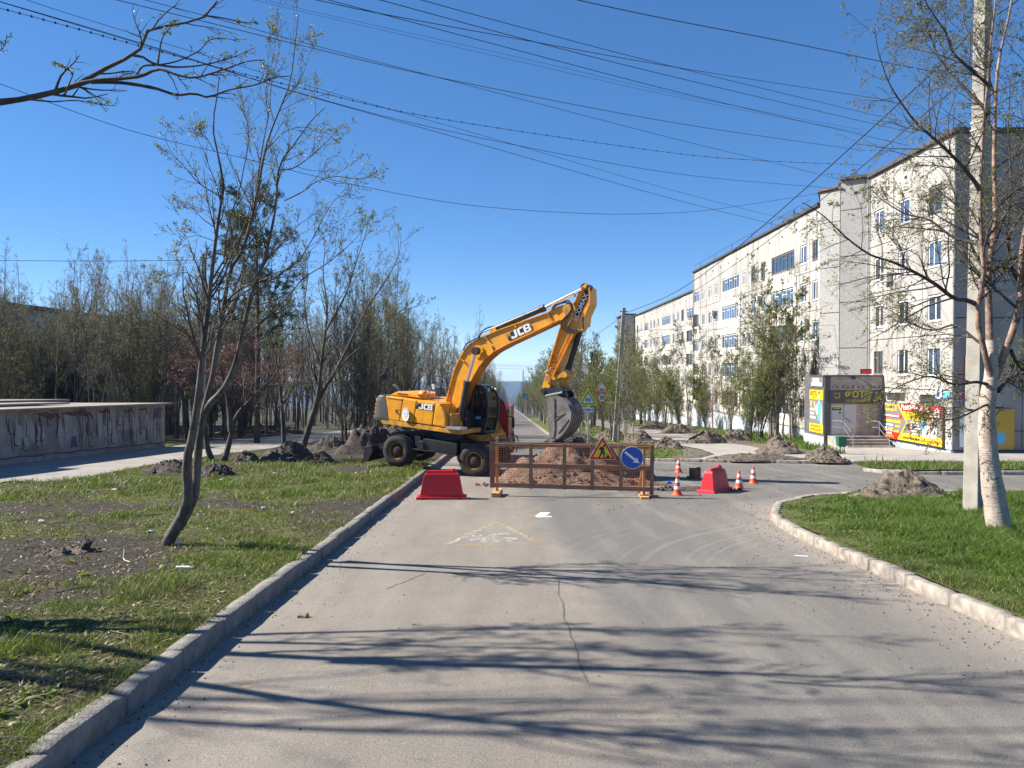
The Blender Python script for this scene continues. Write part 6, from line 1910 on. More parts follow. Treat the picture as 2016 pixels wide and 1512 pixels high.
# air conditioners, downpipe, a balcony shade
for u, w, F_ in ((43.3, 4.95, FA), (53.75, 3.0, FB), (63.95, 5.6, FB), (66.9, 2.7, FB), (78.5, 5.5, FB), (94.9, 3.2, FC)):
    m = MB(); m.flat([(u - .38, ZE + w), (u + .38, ZE + w), (u + .38, ZE + w + .52), (u - .38, ZE + w + .52)], .05, .36, F_)
    ac = m.build('air_conditioner', M['paper'], AB, AB.location, bevel=.02)
    m = MB(); m.lathe([(.20, .365), (.20, .37), (.03, .372)], 16, lambda x, y, z, F_=F_, u=u, w=w: F_(u + .1 + x, ZE + w + .26 + y, z)); m.build('fan_grille', M['grey_dark_print'], ac, AB.location)
for u, F_, z1 in ((45.7, FA, 11.3), (87.1, FB, 11.0)):
    m = MB(); m.tube([F_(u, ZE + z1, .12), F_(u, ZE - 3.8, .12), F_(u, ZE - 4.1, .3)], .06, 8); m.build('downpipe', M['zinc'], AB, AB.location)

# ================================================================ PHOTO SHOP ANNEX
KX, KY0 = 18.0, 43.9
KS = thing('photo_shop', 'small grey brick photo shop annex with yellow posters built onto the apartment block', 'shop', (19.7, 44.9, gz(44.9, .12)))
ko = KS.location
FKF = Facade((0, KY0, 0), V((1, 0, 0)), V((0, -1, 0)))        # front, u = x
FKS = Facade((KX, 0, 0), uY, nX)                               # side, u = y
m = MB(); m.box(KX + .1, 20.0, KY0 + .1, 46.85, -3.2, ZE - .42); m.box(20.0, 21.38, KY0 + .1, 45.8, -3.2, ZE - .42); m.build('wall', M['mortar'], KS, ko)
m = MB(); m.box(KX + .04, KX + .1, KY0 + .1, 46.88, -3.2, ZE - .42); m.build('wall', M['mortar_dark'], KS, ko)
rb = random.Random(5)
def bricks(F, u0, u1, z0, z1, mat, L=.26, H=.075, d0=-.06, d1=.0, holes=()):
    """one facing of bricks as real pieces, joints recessed"""
    m = MB(); row = 0; z = z0
    while z < z1 - .03:
        u = u0 - (L / 2 if row % 2 else 0)
        while u < u1:
            a, b = max(u, u0), min(u + L, u1)
            if b - a > .04 and not any(h0 < (a + b) / 2 < h1 and g0 < z + H / 2 < g1 for h0, h1, g0, g1 in holes):
                k = rb.uniform(-.006, .006)
                m.flat([(a + .006, z + .006), (b - .006, z + .006), (b - .006, z + H - .006), (a + .006, z + H - .006)], d0, d1 + k, F)
            u += L
        z += H; row += 1
    return tag(m.build('brickwork', M[mat], KS, ko), kind='stuff')
dz0, dz1 = ZE - 3.78, ZE - 1.98
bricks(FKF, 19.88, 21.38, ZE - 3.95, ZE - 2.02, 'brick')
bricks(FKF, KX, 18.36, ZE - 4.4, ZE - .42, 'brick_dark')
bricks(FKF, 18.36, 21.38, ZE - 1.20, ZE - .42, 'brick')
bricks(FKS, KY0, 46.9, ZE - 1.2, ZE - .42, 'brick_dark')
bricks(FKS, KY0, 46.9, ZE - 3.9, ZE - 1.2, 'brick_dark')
m = MB()
for i in range(10):
    a = 18.42 + i * .30; m.flat([(a, ZE - 1.08), (a + .09, ZE - 1.08), (a + .09, ZE - 1.0), (a, ZE - 1.0)], .002, .012, FKF)
for i in range(6):
    a = 18.58 + i * .52; m.flat([(a, ZE - .98), (a + .08, ZE - .98), (a + .08, ZE - .91), (a, ZE - .91)], .002, .012, FKF)
m.build('brick_gap', M['black'], KS, ko)
m = MB(); m.flat([(KX - .06, ZE - .415), (21.37, ZE - .415), (21.37, ZE - .34), (KX - .06, ZE - .34)], -2.1, .08, FKF); m.build('roof', M['roof_edge'], KS, ko)
m = MB(); m.flat([(KY0 + .02, -3.2), (46.9, -3.2), (46.9, ZE - 3.9), (KY0 + .02, ZE - 3.9)], -.03, .012, FKS); m.build('plinth', M['plinth'], KS, ko)
m = MB(); m.flat([(KX + .01, -3.2), (18.36, -3.2), (18.36, ZE - 4.4), (KX + .01, ZE - 4.4)], -.03, .012, FKF); m.build('plinth', M['brick_dark'], KS, ko)
# sign band over the door
m = MB(); m.flat([(18.30, ZE - 1.97), (21.37, ZE - 1.97), (21.37, ZE - 1.21), (18.30, ZE - 1.21)], .005, .06, FKF)
sg = m.build('sign_board', M['grey_dark_print'], KS, ko)
fx = V((1, 0, 0)); fz = V((0, 0, 1))
text('sign_letters', 'ФОТО', .50, M['olive_yellow'], FKF(19.92, ZE - 1.46, .062), fx, fz, sg, ko, bold=.022, sx=1.02)
text('sign_letters', 'НА ДОКУМЕНТЫ', .21, M['olive_yellow'], FKF(19.93, ZE - 1.82, .062), fx, fz, sg, ko, bold=.006, sx=.80)
for a in (18.72, 21.08):
    m = MB(); m.flat([(a - .15, ZE - 1.66), (a + .15, ZE - 1.66), (a + .15, ZE - 1.36), (a - .15, ZE - 1.36)], .06, .066, FKF)
    e_ = m.build('sign_emblem', M['olive_yellow'], sg, ko)
    m = MB(); m.flat([(a - .12, ZE - 1.6), (a + .1, ZE - 1.62), (a + .12, ZE - 1.42), (a - .06, ZE - 1.38), (a - .13, ZE - 1.46)], .066, .07, FKF)
    m.flat([(a - .02, ZE - 1.44), (a + .08, ZE - 1.44), (a + .08, ZE - 1.40), (a - .02, ZE - 1.38)], .07, .074, FKF); m.build('sign_emblem', M['hair'], sg, ko)
# doors
def rectm(F, a0, a1, b0, b1, c0, c1, name, mat, parent, bevel=0.0):
    m = MB(); m.flat([(a0, b0), (a1, b0), (a1, b1), (a0, b1)], c0, c1, F); return m.build(name, M[mat], parent, ko, bevel=bevel)
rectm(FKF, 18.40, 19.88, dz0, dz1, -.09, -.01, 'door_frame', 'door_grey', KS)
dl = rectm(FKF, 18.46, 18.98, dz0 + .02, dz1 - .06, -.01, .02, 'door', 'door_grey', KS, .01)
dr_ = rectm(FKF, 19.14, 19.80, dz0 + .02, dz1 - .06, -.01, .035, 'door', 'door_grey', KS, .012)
m = MB(); m.tube([FKF(19.22, dz0 + .98, .07), FKF(19.56, dz0 + .70, .07)], .014, 6); m.tube([FKF(19.22, dz0 + .98, .03), FKF(19.22, dz0 + .98, .08)], .02, 6); m.build('handle', M['black'], dr_, ko)
rectm(FKF, 18.47, 18.97, dz1 - .38, dz1 - .13, .021, .03, 'notice', 'black', dl)
rectm(FKF, 18.47, 18.97, dz1 - .22, dz1 - .14, .031, .034, 'notice_band', 'yellow', dl)
m = MB()
for i in range(6): m.flat([(18.55 + i * .06, dz1 - .30), (18.59 + i * .06, dz1 - .30), (18.59 + i * .06, dz1 - .26), (18.55 + i * .06, dz1 - .26)], .031, .034, FKF)
m.build('notice_print', M['white'], dl, ko)
m = MB(); c = FKF(18.9, dz1 - .52, .026); m.lathe([(.06, 0), (.06, .008)], 12, lambda x, y, z: c + V((x, -z, y))); m.build('sticker', M['green_bin'], dl, ko)
# red dot-matrix clock above, black lamps
m = MB(); m.box(20.15, 20.75, 43.95, 44.08, ZE - .26, ZE + .02); ledo = tag(m.build('led_display', M['redled']), 'dark red electronic display on the roof edge of the photo shop', 'display')
m = MB()
for i, a in enumerate((20.2, 20.31, 20.44, 20.56, 20.66)):
    m.box(a, a + .06, 43.935, 43.949, ZE - .18, ZE - .15); m.box(a, a + .06, 43.935, 43.949, ZE - .10, ZE - .07); m.box(a + .045, a + .06, 43.930, 43.934, ZE - .19, ZE - .06)
m.build('digit', M['led_on'], ledo)
m = MB(); m.tube([V((19.72, 43.9, ZE - .48)), V((19.65, 43.55, ZE - .42)), V((20.25, 43.0, ZE - .85))], .018, 6); m.box(19.55, 19.75, 43.75, 43.9, ZE - .55, ZE - .45)
m.build('lamp_bracket', M['black'], KS, ko)
m = MB(); m.tube([FKS(44.6, ZE - 1.12, .0), FKS(44.6, ZE - 1.08, .5), FKS(44.9, ZE - 1.1, .6)], .016, 6); m.tube([FKS(44.7, ZE - 1.13, .45), FKS(44.7, ZE - 1.6, .5)], .01, 5)
m.build('lamp_bracket', M['black'], KS, ko)
# steps and rails
for i in range(4):
    m = MB(); y0 = KY0 - .95 - .30 * i; zt = dz0 - .02 - .15 * (i)
    m.box(18.55, 21.1 - .0, y0 - .0 if i == 0 else y0, (KY0 - .02) if i == 0 else y0 + .30, -2.6, zt)
    m.build('step', M['pave'] if i % 2 else M['concrete_dark'], KS, ko, bevel=.01)
m = MB(); m.box(18.2, 18.54, KY0 - 1.6, KY0 - .01, -2.7, dz0 - .04); m.build('step_wall', M['concrete'], KS, ko, bevel=.01)
for x in (18.75, 20.75):
    m = MB()
    z0 = dz0 - .02
    T = [V((x - .3, KY0 - .05, z0 + .86)), V((x - .0, KY0 - .9, z0 + .84)), V((x + .05, KY0 - 1.95, z0 + .84 - .62)), V((x + .05, KY0 - 1.95, z0 - .62))]
    m.tube(T, .022, 8)
    m.tube([V((x - .3, KY0 - .05, z0 + .5)), V((x - .0, KY0 - .9, z0 + .48)), V((x + .05, KY0 - 1.95, z0 - .14))], .018, 8)
    m.tube([V((x, KY0 - .9, z0 + .84)), V((x, KY0 - .9, z0))], .02, 8)
    m.build('handrail', M['steel'], KS, ko, smooth=True)
m = MB(); m.tube([V((21.1, KY0 - .1, dz0 + .2)), V((21.25, KY0 - 1.0, dz0 - .1)), V((21.3, KY0 - 1.6, dz0 - .55)), V((21.25, KY0 - 2.2, dz0 - .62))], .02, 6); m.build('ramp_rail', M['black'], KS, ko)

# ---- posters: flat print built as thin boards
def poly(F, name, pts, c0, c1, mat, parent, o):
    m = MB(); m.flat(pts, c0, c1, F); return m.build(name, M[mat], parent, o)
RV_ = lambda Fo, yo: (lambda a, b, c: Fo(yo - a, b, c))          # boards on the facade are read from far to near
# tall poster with the woman, on the side of the shop
pa0, pa1, pb0, pb1 = .05, 2.05, ZE - 3.72, ZE - 1.22
PO = FKS(44.95, (pb0 + pb1) / 2, .03)
F1 = RV_(FKS, 46.0)
p_ = poly(F1, 'poster', [(pa0, pb0), (pa1, pb0), (pa1, pb1), (pa0, pb1)], .015, .04, 'grey_print', None, (0, 0, 0))
tag(p_, 'tall yellow and grey poster of a woman in blue beside the photo shop door', 'poster')
L1, L2, L3, L4 = .041, .045, .049, .053
o0 = (0, 0, 0)
poly(F1, 'poster_band', [(pa0, pb1 - .55), (pa1, pb1 - .55), (pa1, pb1), (pa0, pb1)], L1, L2, 'yellow', p_, o0)
poly(F1, 'poster_band', [(pa0, pb0), (pa1, pb0), (pa1, pb0 + .5), (pa0, pb0 + .5)], L1, L2, 'yellow', p_, o0)
ux = V((0, -1, 0))
text('poster_letters', 'ФОТО', .38, M['red'], F1(.66, pb1 - .24, L2), ux, fz, p_, o0, bold=.014, sx=.86, lift=.004)
text('poster_letters', 'И КОПИРОВАТЬ'[:10], .13, M['orange'], F1(.66, pb1 - .46, L2), ux, fz, p_, o0, sx=.8)
for k, w_ in enumerate((.62, .56, .80)):
    poly(F1, 'poster_line', [(.16, pb1 - 1.22 - .24 * k), (.16 + w_, pb1 - 1.22 - .24 * k), (.16 + w_, pb1 - 1.09 - .24 * k), (.16, pb1 - 1.09 - .24 * k)], L1, L2, 'white', p_, o0)
for k, w_ in enumerate((1.55, 1.75)):
    poly(F1, 'poster_line', [(.14 + .06 * (1 - k), pb0 + .30 - .2 * k), (.14 + w_, pb0 + .30 - .2 * k), (.14 + w_, pb0 + .43 - .2 * k), (.14 + .06 * (1 - k), pb0 + .43 - .2 * k)], L2, L3, 'orange', p_, o0)
poly(F1, 'poster_emblem', [(.2, pb1 - .98), (.42, pb1 - .98), (.42, pb1 - .66), (.2, pb1 - .66)], L1, L2, 'yellow', p_, o0)
cxp = 1.5
ell = lambda cx, cy, rx, ry, n=16: [(cx + rx * math.cos(2 * math.pi * i / n), cy + ry * math.sin(2 * math.pi * i / n)) for i in range(n)]
poly(F1, 'poster_figure', [(cxp - .30, pb1 - .78), (cxp + .34, pb1 - .78), (cxp + .46, pb1 - 1.3), (cxp + .44, pb1 - 1.95), (cxp + .2, pb1 - 2.0), (cxp + .26, pb1 - 1.4), (cxp - .2, pb1 - 1.4), (cxp - .34, pb1 - 1.5), (cxp - .62, pb1 - 1.1), (cxp - .78, pb1 - .72), (cxp - .66, pb1 - .64), (cxp - .5, pb1 - 1.0)], L3, L4, 'skin', p_, o0)
poly(F1, 'poster_figure', [(cxp - .30, pb1 - .76), (cxp - .1, pb1 - .66), (cxp + .1, pb1 - .66), (cxp + .34, pb1 - .76), (cxp + .30, pb1 - 1.28), (cxp + .25, pb1 - 1.78), (cxp - .20, pb1 - 1.78), (cxp - .2, pb1 - 1.28)], .0535, .056, 'blue_light', p_, o0)
poly(F1, 'poster_figure', [(cxp - .07, pb1 - .6), (cxp + .07, pb1 - .6), (cxp + .09, pb1 - .76), (cxp - .09, pb1 - .76)], .0565, .058, 'skin', p_, o0)
poly(F1, 'poster_figure', ell(cxp, pb1 - .30, .16, .23), .0535, .056, 'hair', p_, o0)
poly(F1, 'poster_figure', ell(cxp, pb1 - .36, .13, .19), .0565, .058, 'skin', p_, o0)
p2_ = poly(F1, 'poster', [(.25, ZE - 1.02), (2.0, ZE - 1.02), (2.0, ZE - .44), (.25, ZE - .44)], .02, .05, 'grey_print', None, o0)
tag(p2_, 'small grey banner with two lines of white lettering above the woman poster', 'banner')
for k, (w0, w1) in enumerate(((.55, 1.45), (.35, 1.85))):
    n_ = 7 + 5 * k
    m = MB()
    for i in range(n_):
        a = w0 + (w1 - w0) * i / n_; b = a + (w1 - w0) / n_ * .8
        m.flat([(a, ZE - .74 - .24 * k), (b, ZE - .74 - .24 * k), (b, ZE - .54 - .24 * k), (a, ZE - .54 - .24 * k)], .051, .055, F1)
    m.build('banner_lettering', M['white'], p2_)
# the wide repair poster on the apartment wall
F2 = RV_(FA, 43.75)
W_, b0_, b1_ = 6.1, ZE - 3.86, ZE - 1.86
p3_ = poly(F2, 'billboard', [(0, b0_), (W_, b0_), (W_, b1_), (0, b1_)], .03, .09, 'grey_print', None, o0)
tag(p3_, 'wide red, yellow and grey repair shop billboard low on the apartment wall', 'billboard')
c1, c2, c3, c4 = .091, .095, .099, .103
H_ = b1_ - b0_
pt = lambda a, b: (a * W_, b0_ + b * H_)
poly(F2, 'print_band', [pt(.30, 1), pt(1, 1), pt(1, .72), pt(.345, .78)], c1, c2, 'red', p3_, o0)
poly(F2, 'print_band', [pt(.345, .79), pt(.76, .76), pt(.76, .56), pt(.43, .58)], c2, c3, 'yellow', p3_, o0)
poly(F2, 'print_band', [pt(.30, .0), pt(1, .0), pt(1, .20), pt(.86, .24), pt(.37, .19)], c1, c2, 'yellow', p3_, o0)
poly(F2, 'print_band', [pt(0, 0), pt(.28, 0), pt(.34, .19), pt(0, .19)], c1, c2, 'red', p3_, o0)
poly(F2, 'print_band', [pt(.04, .03), pt(.22, .03), pt(.20, .10), pt(.04, .10)], c2, c3, 'orange', p3_, o0)
poly(F2, 'print_band', [pt(0, .68), pt(.34, .68), pt(.375, .58), pt(0, .58)], c1, c2, 'red', p3_, o0)
poly(F2, 'print_line', [pt(.26, 1), pt(.28, 1), pt(.455, .5), pt(.30, 0), pt(.28, 0), pt(.435, .5)], c3, c4, 'yellow', p3_, o0)
poly(F2, 'print_round', ell(.92 * W_, b0_ + .80 * H_, .38, .36), c2, c3, 'red', p3_, o0)
poly(F2, 'print_round', ell(.92 * W_, b0_ + .80 * H_, .29, .29), c3, c4, 'white', p3_, o0)
poly(F2, 'print_round', [(.92 * W_ - .1, b0_ + .84 * H_), (.92 * W_ + .14, b0_ + .84 * H_), (.92 * W_, b0_ + .72 * H_)], c4, c4 + .003, 'red', p3_, o0)
text('print_letters', 'РЕМОНТ', .34, M['white'], F2(.46 * W_, b0_ + .89 * H_, c2), ux, fz, p3_, o0, bold=.012)
text('print_letters', 'И СЕРВИС', .30, M['white'], F2(.69 * W_, b0_ + .89 * H_, c2), ux, fz, p3_, o0, bold=.008, sx=.85)
text('print_letters', '+7 (921) 036-85-88', .23, M['black'], F2(.575 * W_, b0_ + .715 * H_, c3), ux, fz, p3_, o0, bold=.006, sx=.98)
text('print_letters', '+7 (921) 153-44-45', .23, M['black'], F2(.585 * W_, b0_ + .625 * H_, c3), ux, fz, p3_, o0, bold=.006, sx=.98)
text('print_letters', 'Ремонт', .22, M['yellow'], F2(.14 * W_, b0_ + .93 * H_, .09), ux, fz, p3_, o0, bold=.012, sx=1.5)
text('print_letters', 'техники', .2, M['yellow'], F2(.13 * W_, b0_ + .80 * H_, .09), ux, fz, p3_, o0, bold=.010, sx=1.3)
text('print_letters', '!', .45, M['yellow'], F2(.245 * W_, b0_ + .86 * H_, .09), ux, fz, p3_, o0, bold=.03)
for (a0, a1, bb, hh_, mm_) in ((.02, .31, .635, .05, 'white'), (.02, .18, .485, .075, 'yellow'), (.19, .335, .485, .075, 'yellow'), (.02, .20, .375, .05, 'white'), (.24, .33, .36, .05, 'yellow'), (.02, .09, .285, .05, 'white'), (.12, .20, .28, .05, 'yellow'),
                               (.02, .19, .215, .05, 'white'), (.22, .31, .21, .05, 'yellow'), (.08, .18, .14, .045, 'white'), (.37, .65, .08, .06, 'hair'), (.67, .96, .08, .06, 'orange')):
    n_ = max(2, int((a1 - a0) * 42)); m = MB()
    for i in range(n_):
        a = a0 + (a1 - a0) * i / n_; b = a + (a1 - a0) / n_ * .78
        m.flat([pt(a, bb - hh_ / 2), pt(b, bb - hh_ / 2), pt(b, bb + hh_ / 2 * (1 if i % 3 else .7)), pt(a, bb + hh_ / 2 * (1 if i % 3 else .7))], c3, c4, F2)
    m.build('print_lettering', M[mm_], p3_)
for k in range(5):
    poly(F2, 'print_line', [pt(.515, .50 - .075 * k), pt(.515 + (.10, .13, .15, .10, .15)[k], .50 - .075 * k), pt(.515 + (.10, .13, .15, .10, .15)[k], .535 - .075 * k), pt(.515, .535 - .075 * k)], c1, c2, 'white', p3_, o0)
    poly(F2, 'print_line', [pt(.48, .495 - .075 * k), pt(.50, .495 - .075 * k), pt(.50, .54 - .075 * k), pt(.48, .54 - .075 * k)], c1, c2, 'orange', p3_, o0)
poly(F2, 'print_figure', [pt(.70, .16), pt(.90, .18), pt(.93, .42), pt(.88, .50), pt(.74, .50), pt(.70, .40)], c3, c4, 'white', p3_, o0)
poly(F2, 'print_figure', ell(.815 * W_, b0_ + .64 * H_, .27, .34), c3, c4, 'skin', p3_, o0)
poly(F2, 'print_figure', [pt(.77, .74), pt(.80, .84), pt(.84, .83), pt(.865, .73), pt(.84, .76), pt(.80, .77)], c4, c4 + .003, 'hair', p3_, o0)
poly(F2, 'print_figure', [pt(.808, .16), pt(.828, .16), pt(.825, .48), pt(.812, .48)], c4, c4 + .003, 'red', p3_, o0)
poly(F2, 'print_figure', [pt(.685, .38), pt(.74, .38), pt(.74, .62), pt(.685, .62)], c4, c4 + .003, 'blue_light', p3_, o0)
m = MB()
for a in (1.2, 3.6, 5.6): m.tube([F2(a, b0_, .05), F2(a, b0_ - .18, .05), F2(a + .1, b0_ - .18, -.02)], .02, 5)
m.flat([(-.03, b0_ - .04), (W_ + .05, b0_ - .04), (W_ + .05, b0_), (-.03, b0_)], .02, .11, F2); m.flat([(W_, b0_), (W_ + .06, b0_), (W_ + .06, b1_), (W_, b1_)], .02, .12, F2)
m.build('frame', M['hair'], p3_)
# house number plates at the corner
m = MB(); F3 = RV_(FA, 38.4); m.flat([(.0, ZE - 1.55), (.55, ZE - 1.55), (.55, ZE - .95), (.0, ZE - .95)], .02, .05, F3); hn = tag(m.build('number_plate', M['white']), 'white house number plate with a blue edge at the corner of the block', 'plate')
text('plate_digit', '5', .5, M['blue'], F3(.28, ZE - 1.22, .051), ux, fz, hn, (0, 0, 0), bold=.02)
m = MB(); m.flat([(.0, ZE - 1.55), (.55, ZE - 1.55), (.55, ZE - 1.47), (.0, ZE - 1.47)], .051, .055, F3); m.build('plate_band', M['blue'], hn)
m = MB(); m.flat([(.66, ZE - 1.42), (1.25, ZE - 1.42), (1.25, ZE - 1.12), (.66, ZE - 1.12)], .02, .05, F3); tag(m.build('street_plate', M['blue_light']), 'small blue street name plate at the corner of the block', 'plate')
# boards on the shaded end wall
m = MB(); m.flat([(21.52, ZE - 1.62), (22.15, ZE - 1.62), (22.15, ZE - 1.05), (21.52, ZE - 1.05)], .02, .05, FE); sh = tag(m.build('wall_sign', M['blue']), 'small red and blue sign high on the shaded end wall', 'sign')
m = MB(); m.flat([(21.55, ZE - 1.42), (22.12, ZE - 1.42), (22.12, ZE - 1.22), (21.55, ZE - 1.22)], .051, .055, FE); m.build('sign_band', M['red'], sh)
m = MB()
for a in (21.65, 21.83, 22.01): m.flat(ell(a, ZE - 1.53, .055, .055, 10), .051, .055, FE)
m.build('sign_dot', M['white'], sh)
m = MB(); m.flat([(21.75, ZE - 3.78), (23.2, ZE - 3.78), (23.2, ZE - 1.83), (21.75, ZE - 1.83)], .02, .05, FE); ws_ = tag(m.build('poster', M['white']), 'white poster with small icons on the shaded end wall', 'poster')
m = MB(); m.flat([(22.1, ZE - 3.72), (23.0, ZE - 3.72), (23.0, ZE - 3.60), (22.1, ZE - 3.60)], .051, .055, FE); m.build('poster_band', M['orange'], ws_)
m = MB()
for x, z, r_ in ((22.15, -2.55, .13), (22.2, -3.2, .15)): m.flat(ell(x, ZE + z, r_, r_, 12), .051, .055, FE)
for i in range(5): m.flat([(22.4 + i * .1, ZE - 2.08), (22.47 + i * .1, ZE - 2.08), (22.47 + i * .1, ZE - 2.0), (22.4 + i * .1, ZE - 2.0)], .051, .055, FE)
m.build('poster_icon', M['hair'], ws_)
m = MB()
arc = [(22.15 + .1 * math.cos(t), ZE - 2.85 + .12 * math.sin(t)) for t in np.linspace(-1.5, 3.6, 12)]
m.tube([FE(a, b, .055) for a, b in arc], .012, 5); m.build('poster_icon', M['black'], ws_)
m = MB(); m.flat([(23.2, ZE - 3.9), (24.4, ZE - 3.9), (24.4, ZE - 1.92), (23.2, ZE - 1.92)], .02, .05, FE); yb = tag(m.build('poster', M['mustard']), 'yellow poster with blue figure on the shaded end wall behind the birch', 'poster')
m = MB(); m.flat(ell(23.75, ZE - 3.35, .22, .3, 12), .051, .055, FE); m.build('poster_figure', M['blue_light'], yb)
# green litter bin on a leg
gb = gnd(1656, 893, .14)
m = MB(); bx = thing('litter_bin', 'small dark green litter bin behind the soil heap by the shop steps', 'bin', gb)
m.prism([V((-.17, -.15, .35)), V((.17, -.15, .35)), V((.17, .15, .35)), V((-.17, .15, .35))], [V((-.21, -.19, .82)), V((.21, -.19, .82)), V((.21, .19, .82)), V((-.21, .19, .82))])
m.build('bin_body', M['green_bin'], bx, bevel=.012)
m = MB(); m.tube([V((0, .1, -.05)), V((0, .1, .4))], .03, 6); m.build('post', M['green_bin'], bx)

# ================================================================ GRAFFITI SHELTER on the left
SH = thing('concrete_shelter', 'low flat-roofed concrete structure covered with maroon graffiti on the left', 'structure', (-23, 32, gz(32, .12)))
so = SH.location
FS = Facade((-19.3, 0, 0), uY, V((1, 0, 0)))
rl = lambda y: ZE - 1.62 - .027 * (y - 30)
def shp(y0, y1, x0, x1, d0, d1):
    return ([V((x0, y0, d0(y0))), V((x1, y0, d0(y0))), V((x1, y0, d1(y0))), V((x0, y0, d1(y0)))], [V((x0, y1, d0(y1))), V((x1, y1, d0(y1))), V((x1, y1, d1(y1))), V((x0, y1, d1(y1)))])
m = MB(); m.prism(*shp(18, 42.3, -27, -19.42, lambda y: -4.5, lambda y: rl(y) - .03)); m.build('wall', M['shelter'], SH, so)
rs_ = random.Random(9)
y = 18.0; k = 0
while y < 42.25:
    w = rs_.choice([1.2, 1.5, 1.8]) if y < 34 else .92
    y1 = min(y + w, 42.3)
    zs = [gz(y, -.1), gz(y, .42)] + ([rl(y)] if y < 34 else [gz(y, 1.15) + rs_.uniform(-.06, .06), gz(y, 1.85) + rs_.uniform(-.06, .06), rl(y)])
    for a, b in zip(zs[:-1], zs[1:]):
        dt = gz(y1) - gz(y) if b != rl(y) else 0
        b1 = rl(y1) if b == rl(y) else b + gz(y1) - gz(y)
        pr = rs_.uniform(0, .025)
        m = MB(); m.flat([(y + .006, a + .006), (y1 - .006, a + .006 + gz(y1) - gz(y)), (y1 - .006, b1 - .006), (y + .006, b - .006)], -.10, pr, FS)
        m.build('wall_panel', M['shelter_slab'] if (k % 3 or y > 34) and rs_.random() < .8 else M['shelter'], SH, so)
    y = y1; k += 1
m = MB(); m.prism(*shp(17.7, 42.6, -27.2, -18.95, lambda y: rl(y), lambda y: rl(y) + .09)); m.build('roof', M['roofing'], SH, so, bevel=.015)
m = MB(); m.prism(*shp(17.7, 36.5, -26.5, -21.2, lambda y: rl(y) + .135, lambda y: rl(y) + .22)); m.build('roof_slab', M['roofing'], SH, so, bevel=.02)
m = MB(); m.prism(*shp(31, 40, -26.8, -23.2, lambda y: rl(y) + .22, lambda y: rl(y) + .32)); m.build('roof_slab', M['concrete_dark'], SH, so, bevel=.02)
m = MB(); m.box(-26.5, -21.5, 19.0, 28.2, rl(24) + .1, rl(24) + 2.9); m.build('shade_block', M['shelter'], SH, so, bevel=.03)  # unseen block added for the shadow it throws on roof and footpath
for nm, mt, w0, w1, n_ in (('graffiti', 'graffiti', .035, .08, 95), ('graffiti', 'graffiti_pink', .07, .17, 26), ('graffiti', 'graffiti_grey', .22, .46, 46)):
    m = MB()
    for i in range(n_):
        yy = rs_.uniform(20, 41.6); zb = gz(yy, .55)
        zt = rl(yy) - .12
        if mt == 'graffiti_grey': z0_, z1_ = rs_.uniform(zb, zb + .5), rs_.uniform(zt - .7, zt); pts_ = [(yy, z0_), (yy + rs_.uniform(-.15, .15), (z0_ + z1_) / 2), (yy + rs_.uniform(-.25, .25), z1_)]
        elif mt == 'graffiti_pink': z0_ = zt - rs_.uniform(0, .12); pts_ = [(yy, z0_), (yy + .4, z0_ - rs_.uniform(.02, .2)), (yy + .8, z0_ - rs_.uniform(0, .12)), (yy + 1.05, z0_ - rs_.uniform(.1, .4))]
        else:
            z0_ = rs_.uniform(zb, zt - .5); ln_ = rs_.uniform(.5, 1.4)
            pts_ = [(yy, min(zt, z0_ + ln_)), (yy + rs_.uniform(-.06, .06), z0_ + ln_ * .5), (yy + rs_.uniform(-.1, .1), z0_), (yy + rs_.uniform(.05, .35), z0_ - rs_.uniform(-.05, .12))]
        pts_ = [(min(max(a, 18.3), 42.2), b) for a, b in pts_]
        sp_, L = smoothline([V((a, b, 0)) for a, b in pts_], 9)
        ww = rs_.uniform(w0, w1)
        vs, fs = strip([(a, b) for a, b, _ in sp_], [ww * (1 - .6 * abs(j / 4 - 1)) for j in range(9)])
        off = {'graffiti': .034, 'graffiti_pink': .031, 'graffiti_grey': .028}[mt] + i * .00005
        m.add([FS(a, b, off) for a, b in vs], fs)
    tag(m.build(nm, M[mt], SH, so), kind='stuff')
m = MB()
vs, fs = strip([(yy, gz(yy, .40) + .03 * math.sin(yy * 3)) for yy in np.arange(18.2, 42.2, .4)], .055); m.add([FS(a, b, .036) for a, b in vs], fs)
for a, b, w_, h_ in ((40.9, 1.75, .9, .6), (33.2, .6, .5, .5), (27.5, .5, .7, .6)):
    m.flat([(a, gz(a, b)), (a + w_, gz(a, b - .05)), (a + w_ * .9, gz(a, b + h_)), (a + w_ * .2, gz(a, b + h_ * .9))], .0365, .0375, FS)
tag(m.build('graffiti', M['graffiti_violet'], SH, so), kind='stuff')

# ================================================================ LOW BUILDING behind the grove
GBD = thing('school_building', 'long flat-roofed grey building hidden behind the left grove', 'building', (-46, 68, gz(68)))
go = GBD.location
FG = Facade((-40, 0, 0), uY, V((1, 0, 0)))
m = MB(); m.box(-54, -40.18, 40, 92, -7, ZE + 4.9); m.build('wall', M['core'], GBD, go)
y = 40.0
while y < 91.9:
    for tp, bt in ((5.0, 1.6), (1.6, -1.6), (-1.6, -4.9)):
        a, b = y + .8, y + 2.6
        panel_piece(FG, GBD, y, y + 3.25, ZE + bt, ZE + tp, [(a, b, ZE + bt + .95, ZE + tp - .65)], M['panel_grey'])
        put_window(FG, GBD, a, b, ZE + bt + .95, ZE + tp - .65, 'std')
    y += 3.25
m = MB(); m.box(-54.2, -39.7, 39.7, 92.3, ZE + 5.0, ZE + 5.3); m.build('roof', M['roof_edge'], GBD, go)
FG2 = Facade((0, 92.0, 0), V((1, 0, 0)), V((0, -1, 0)))
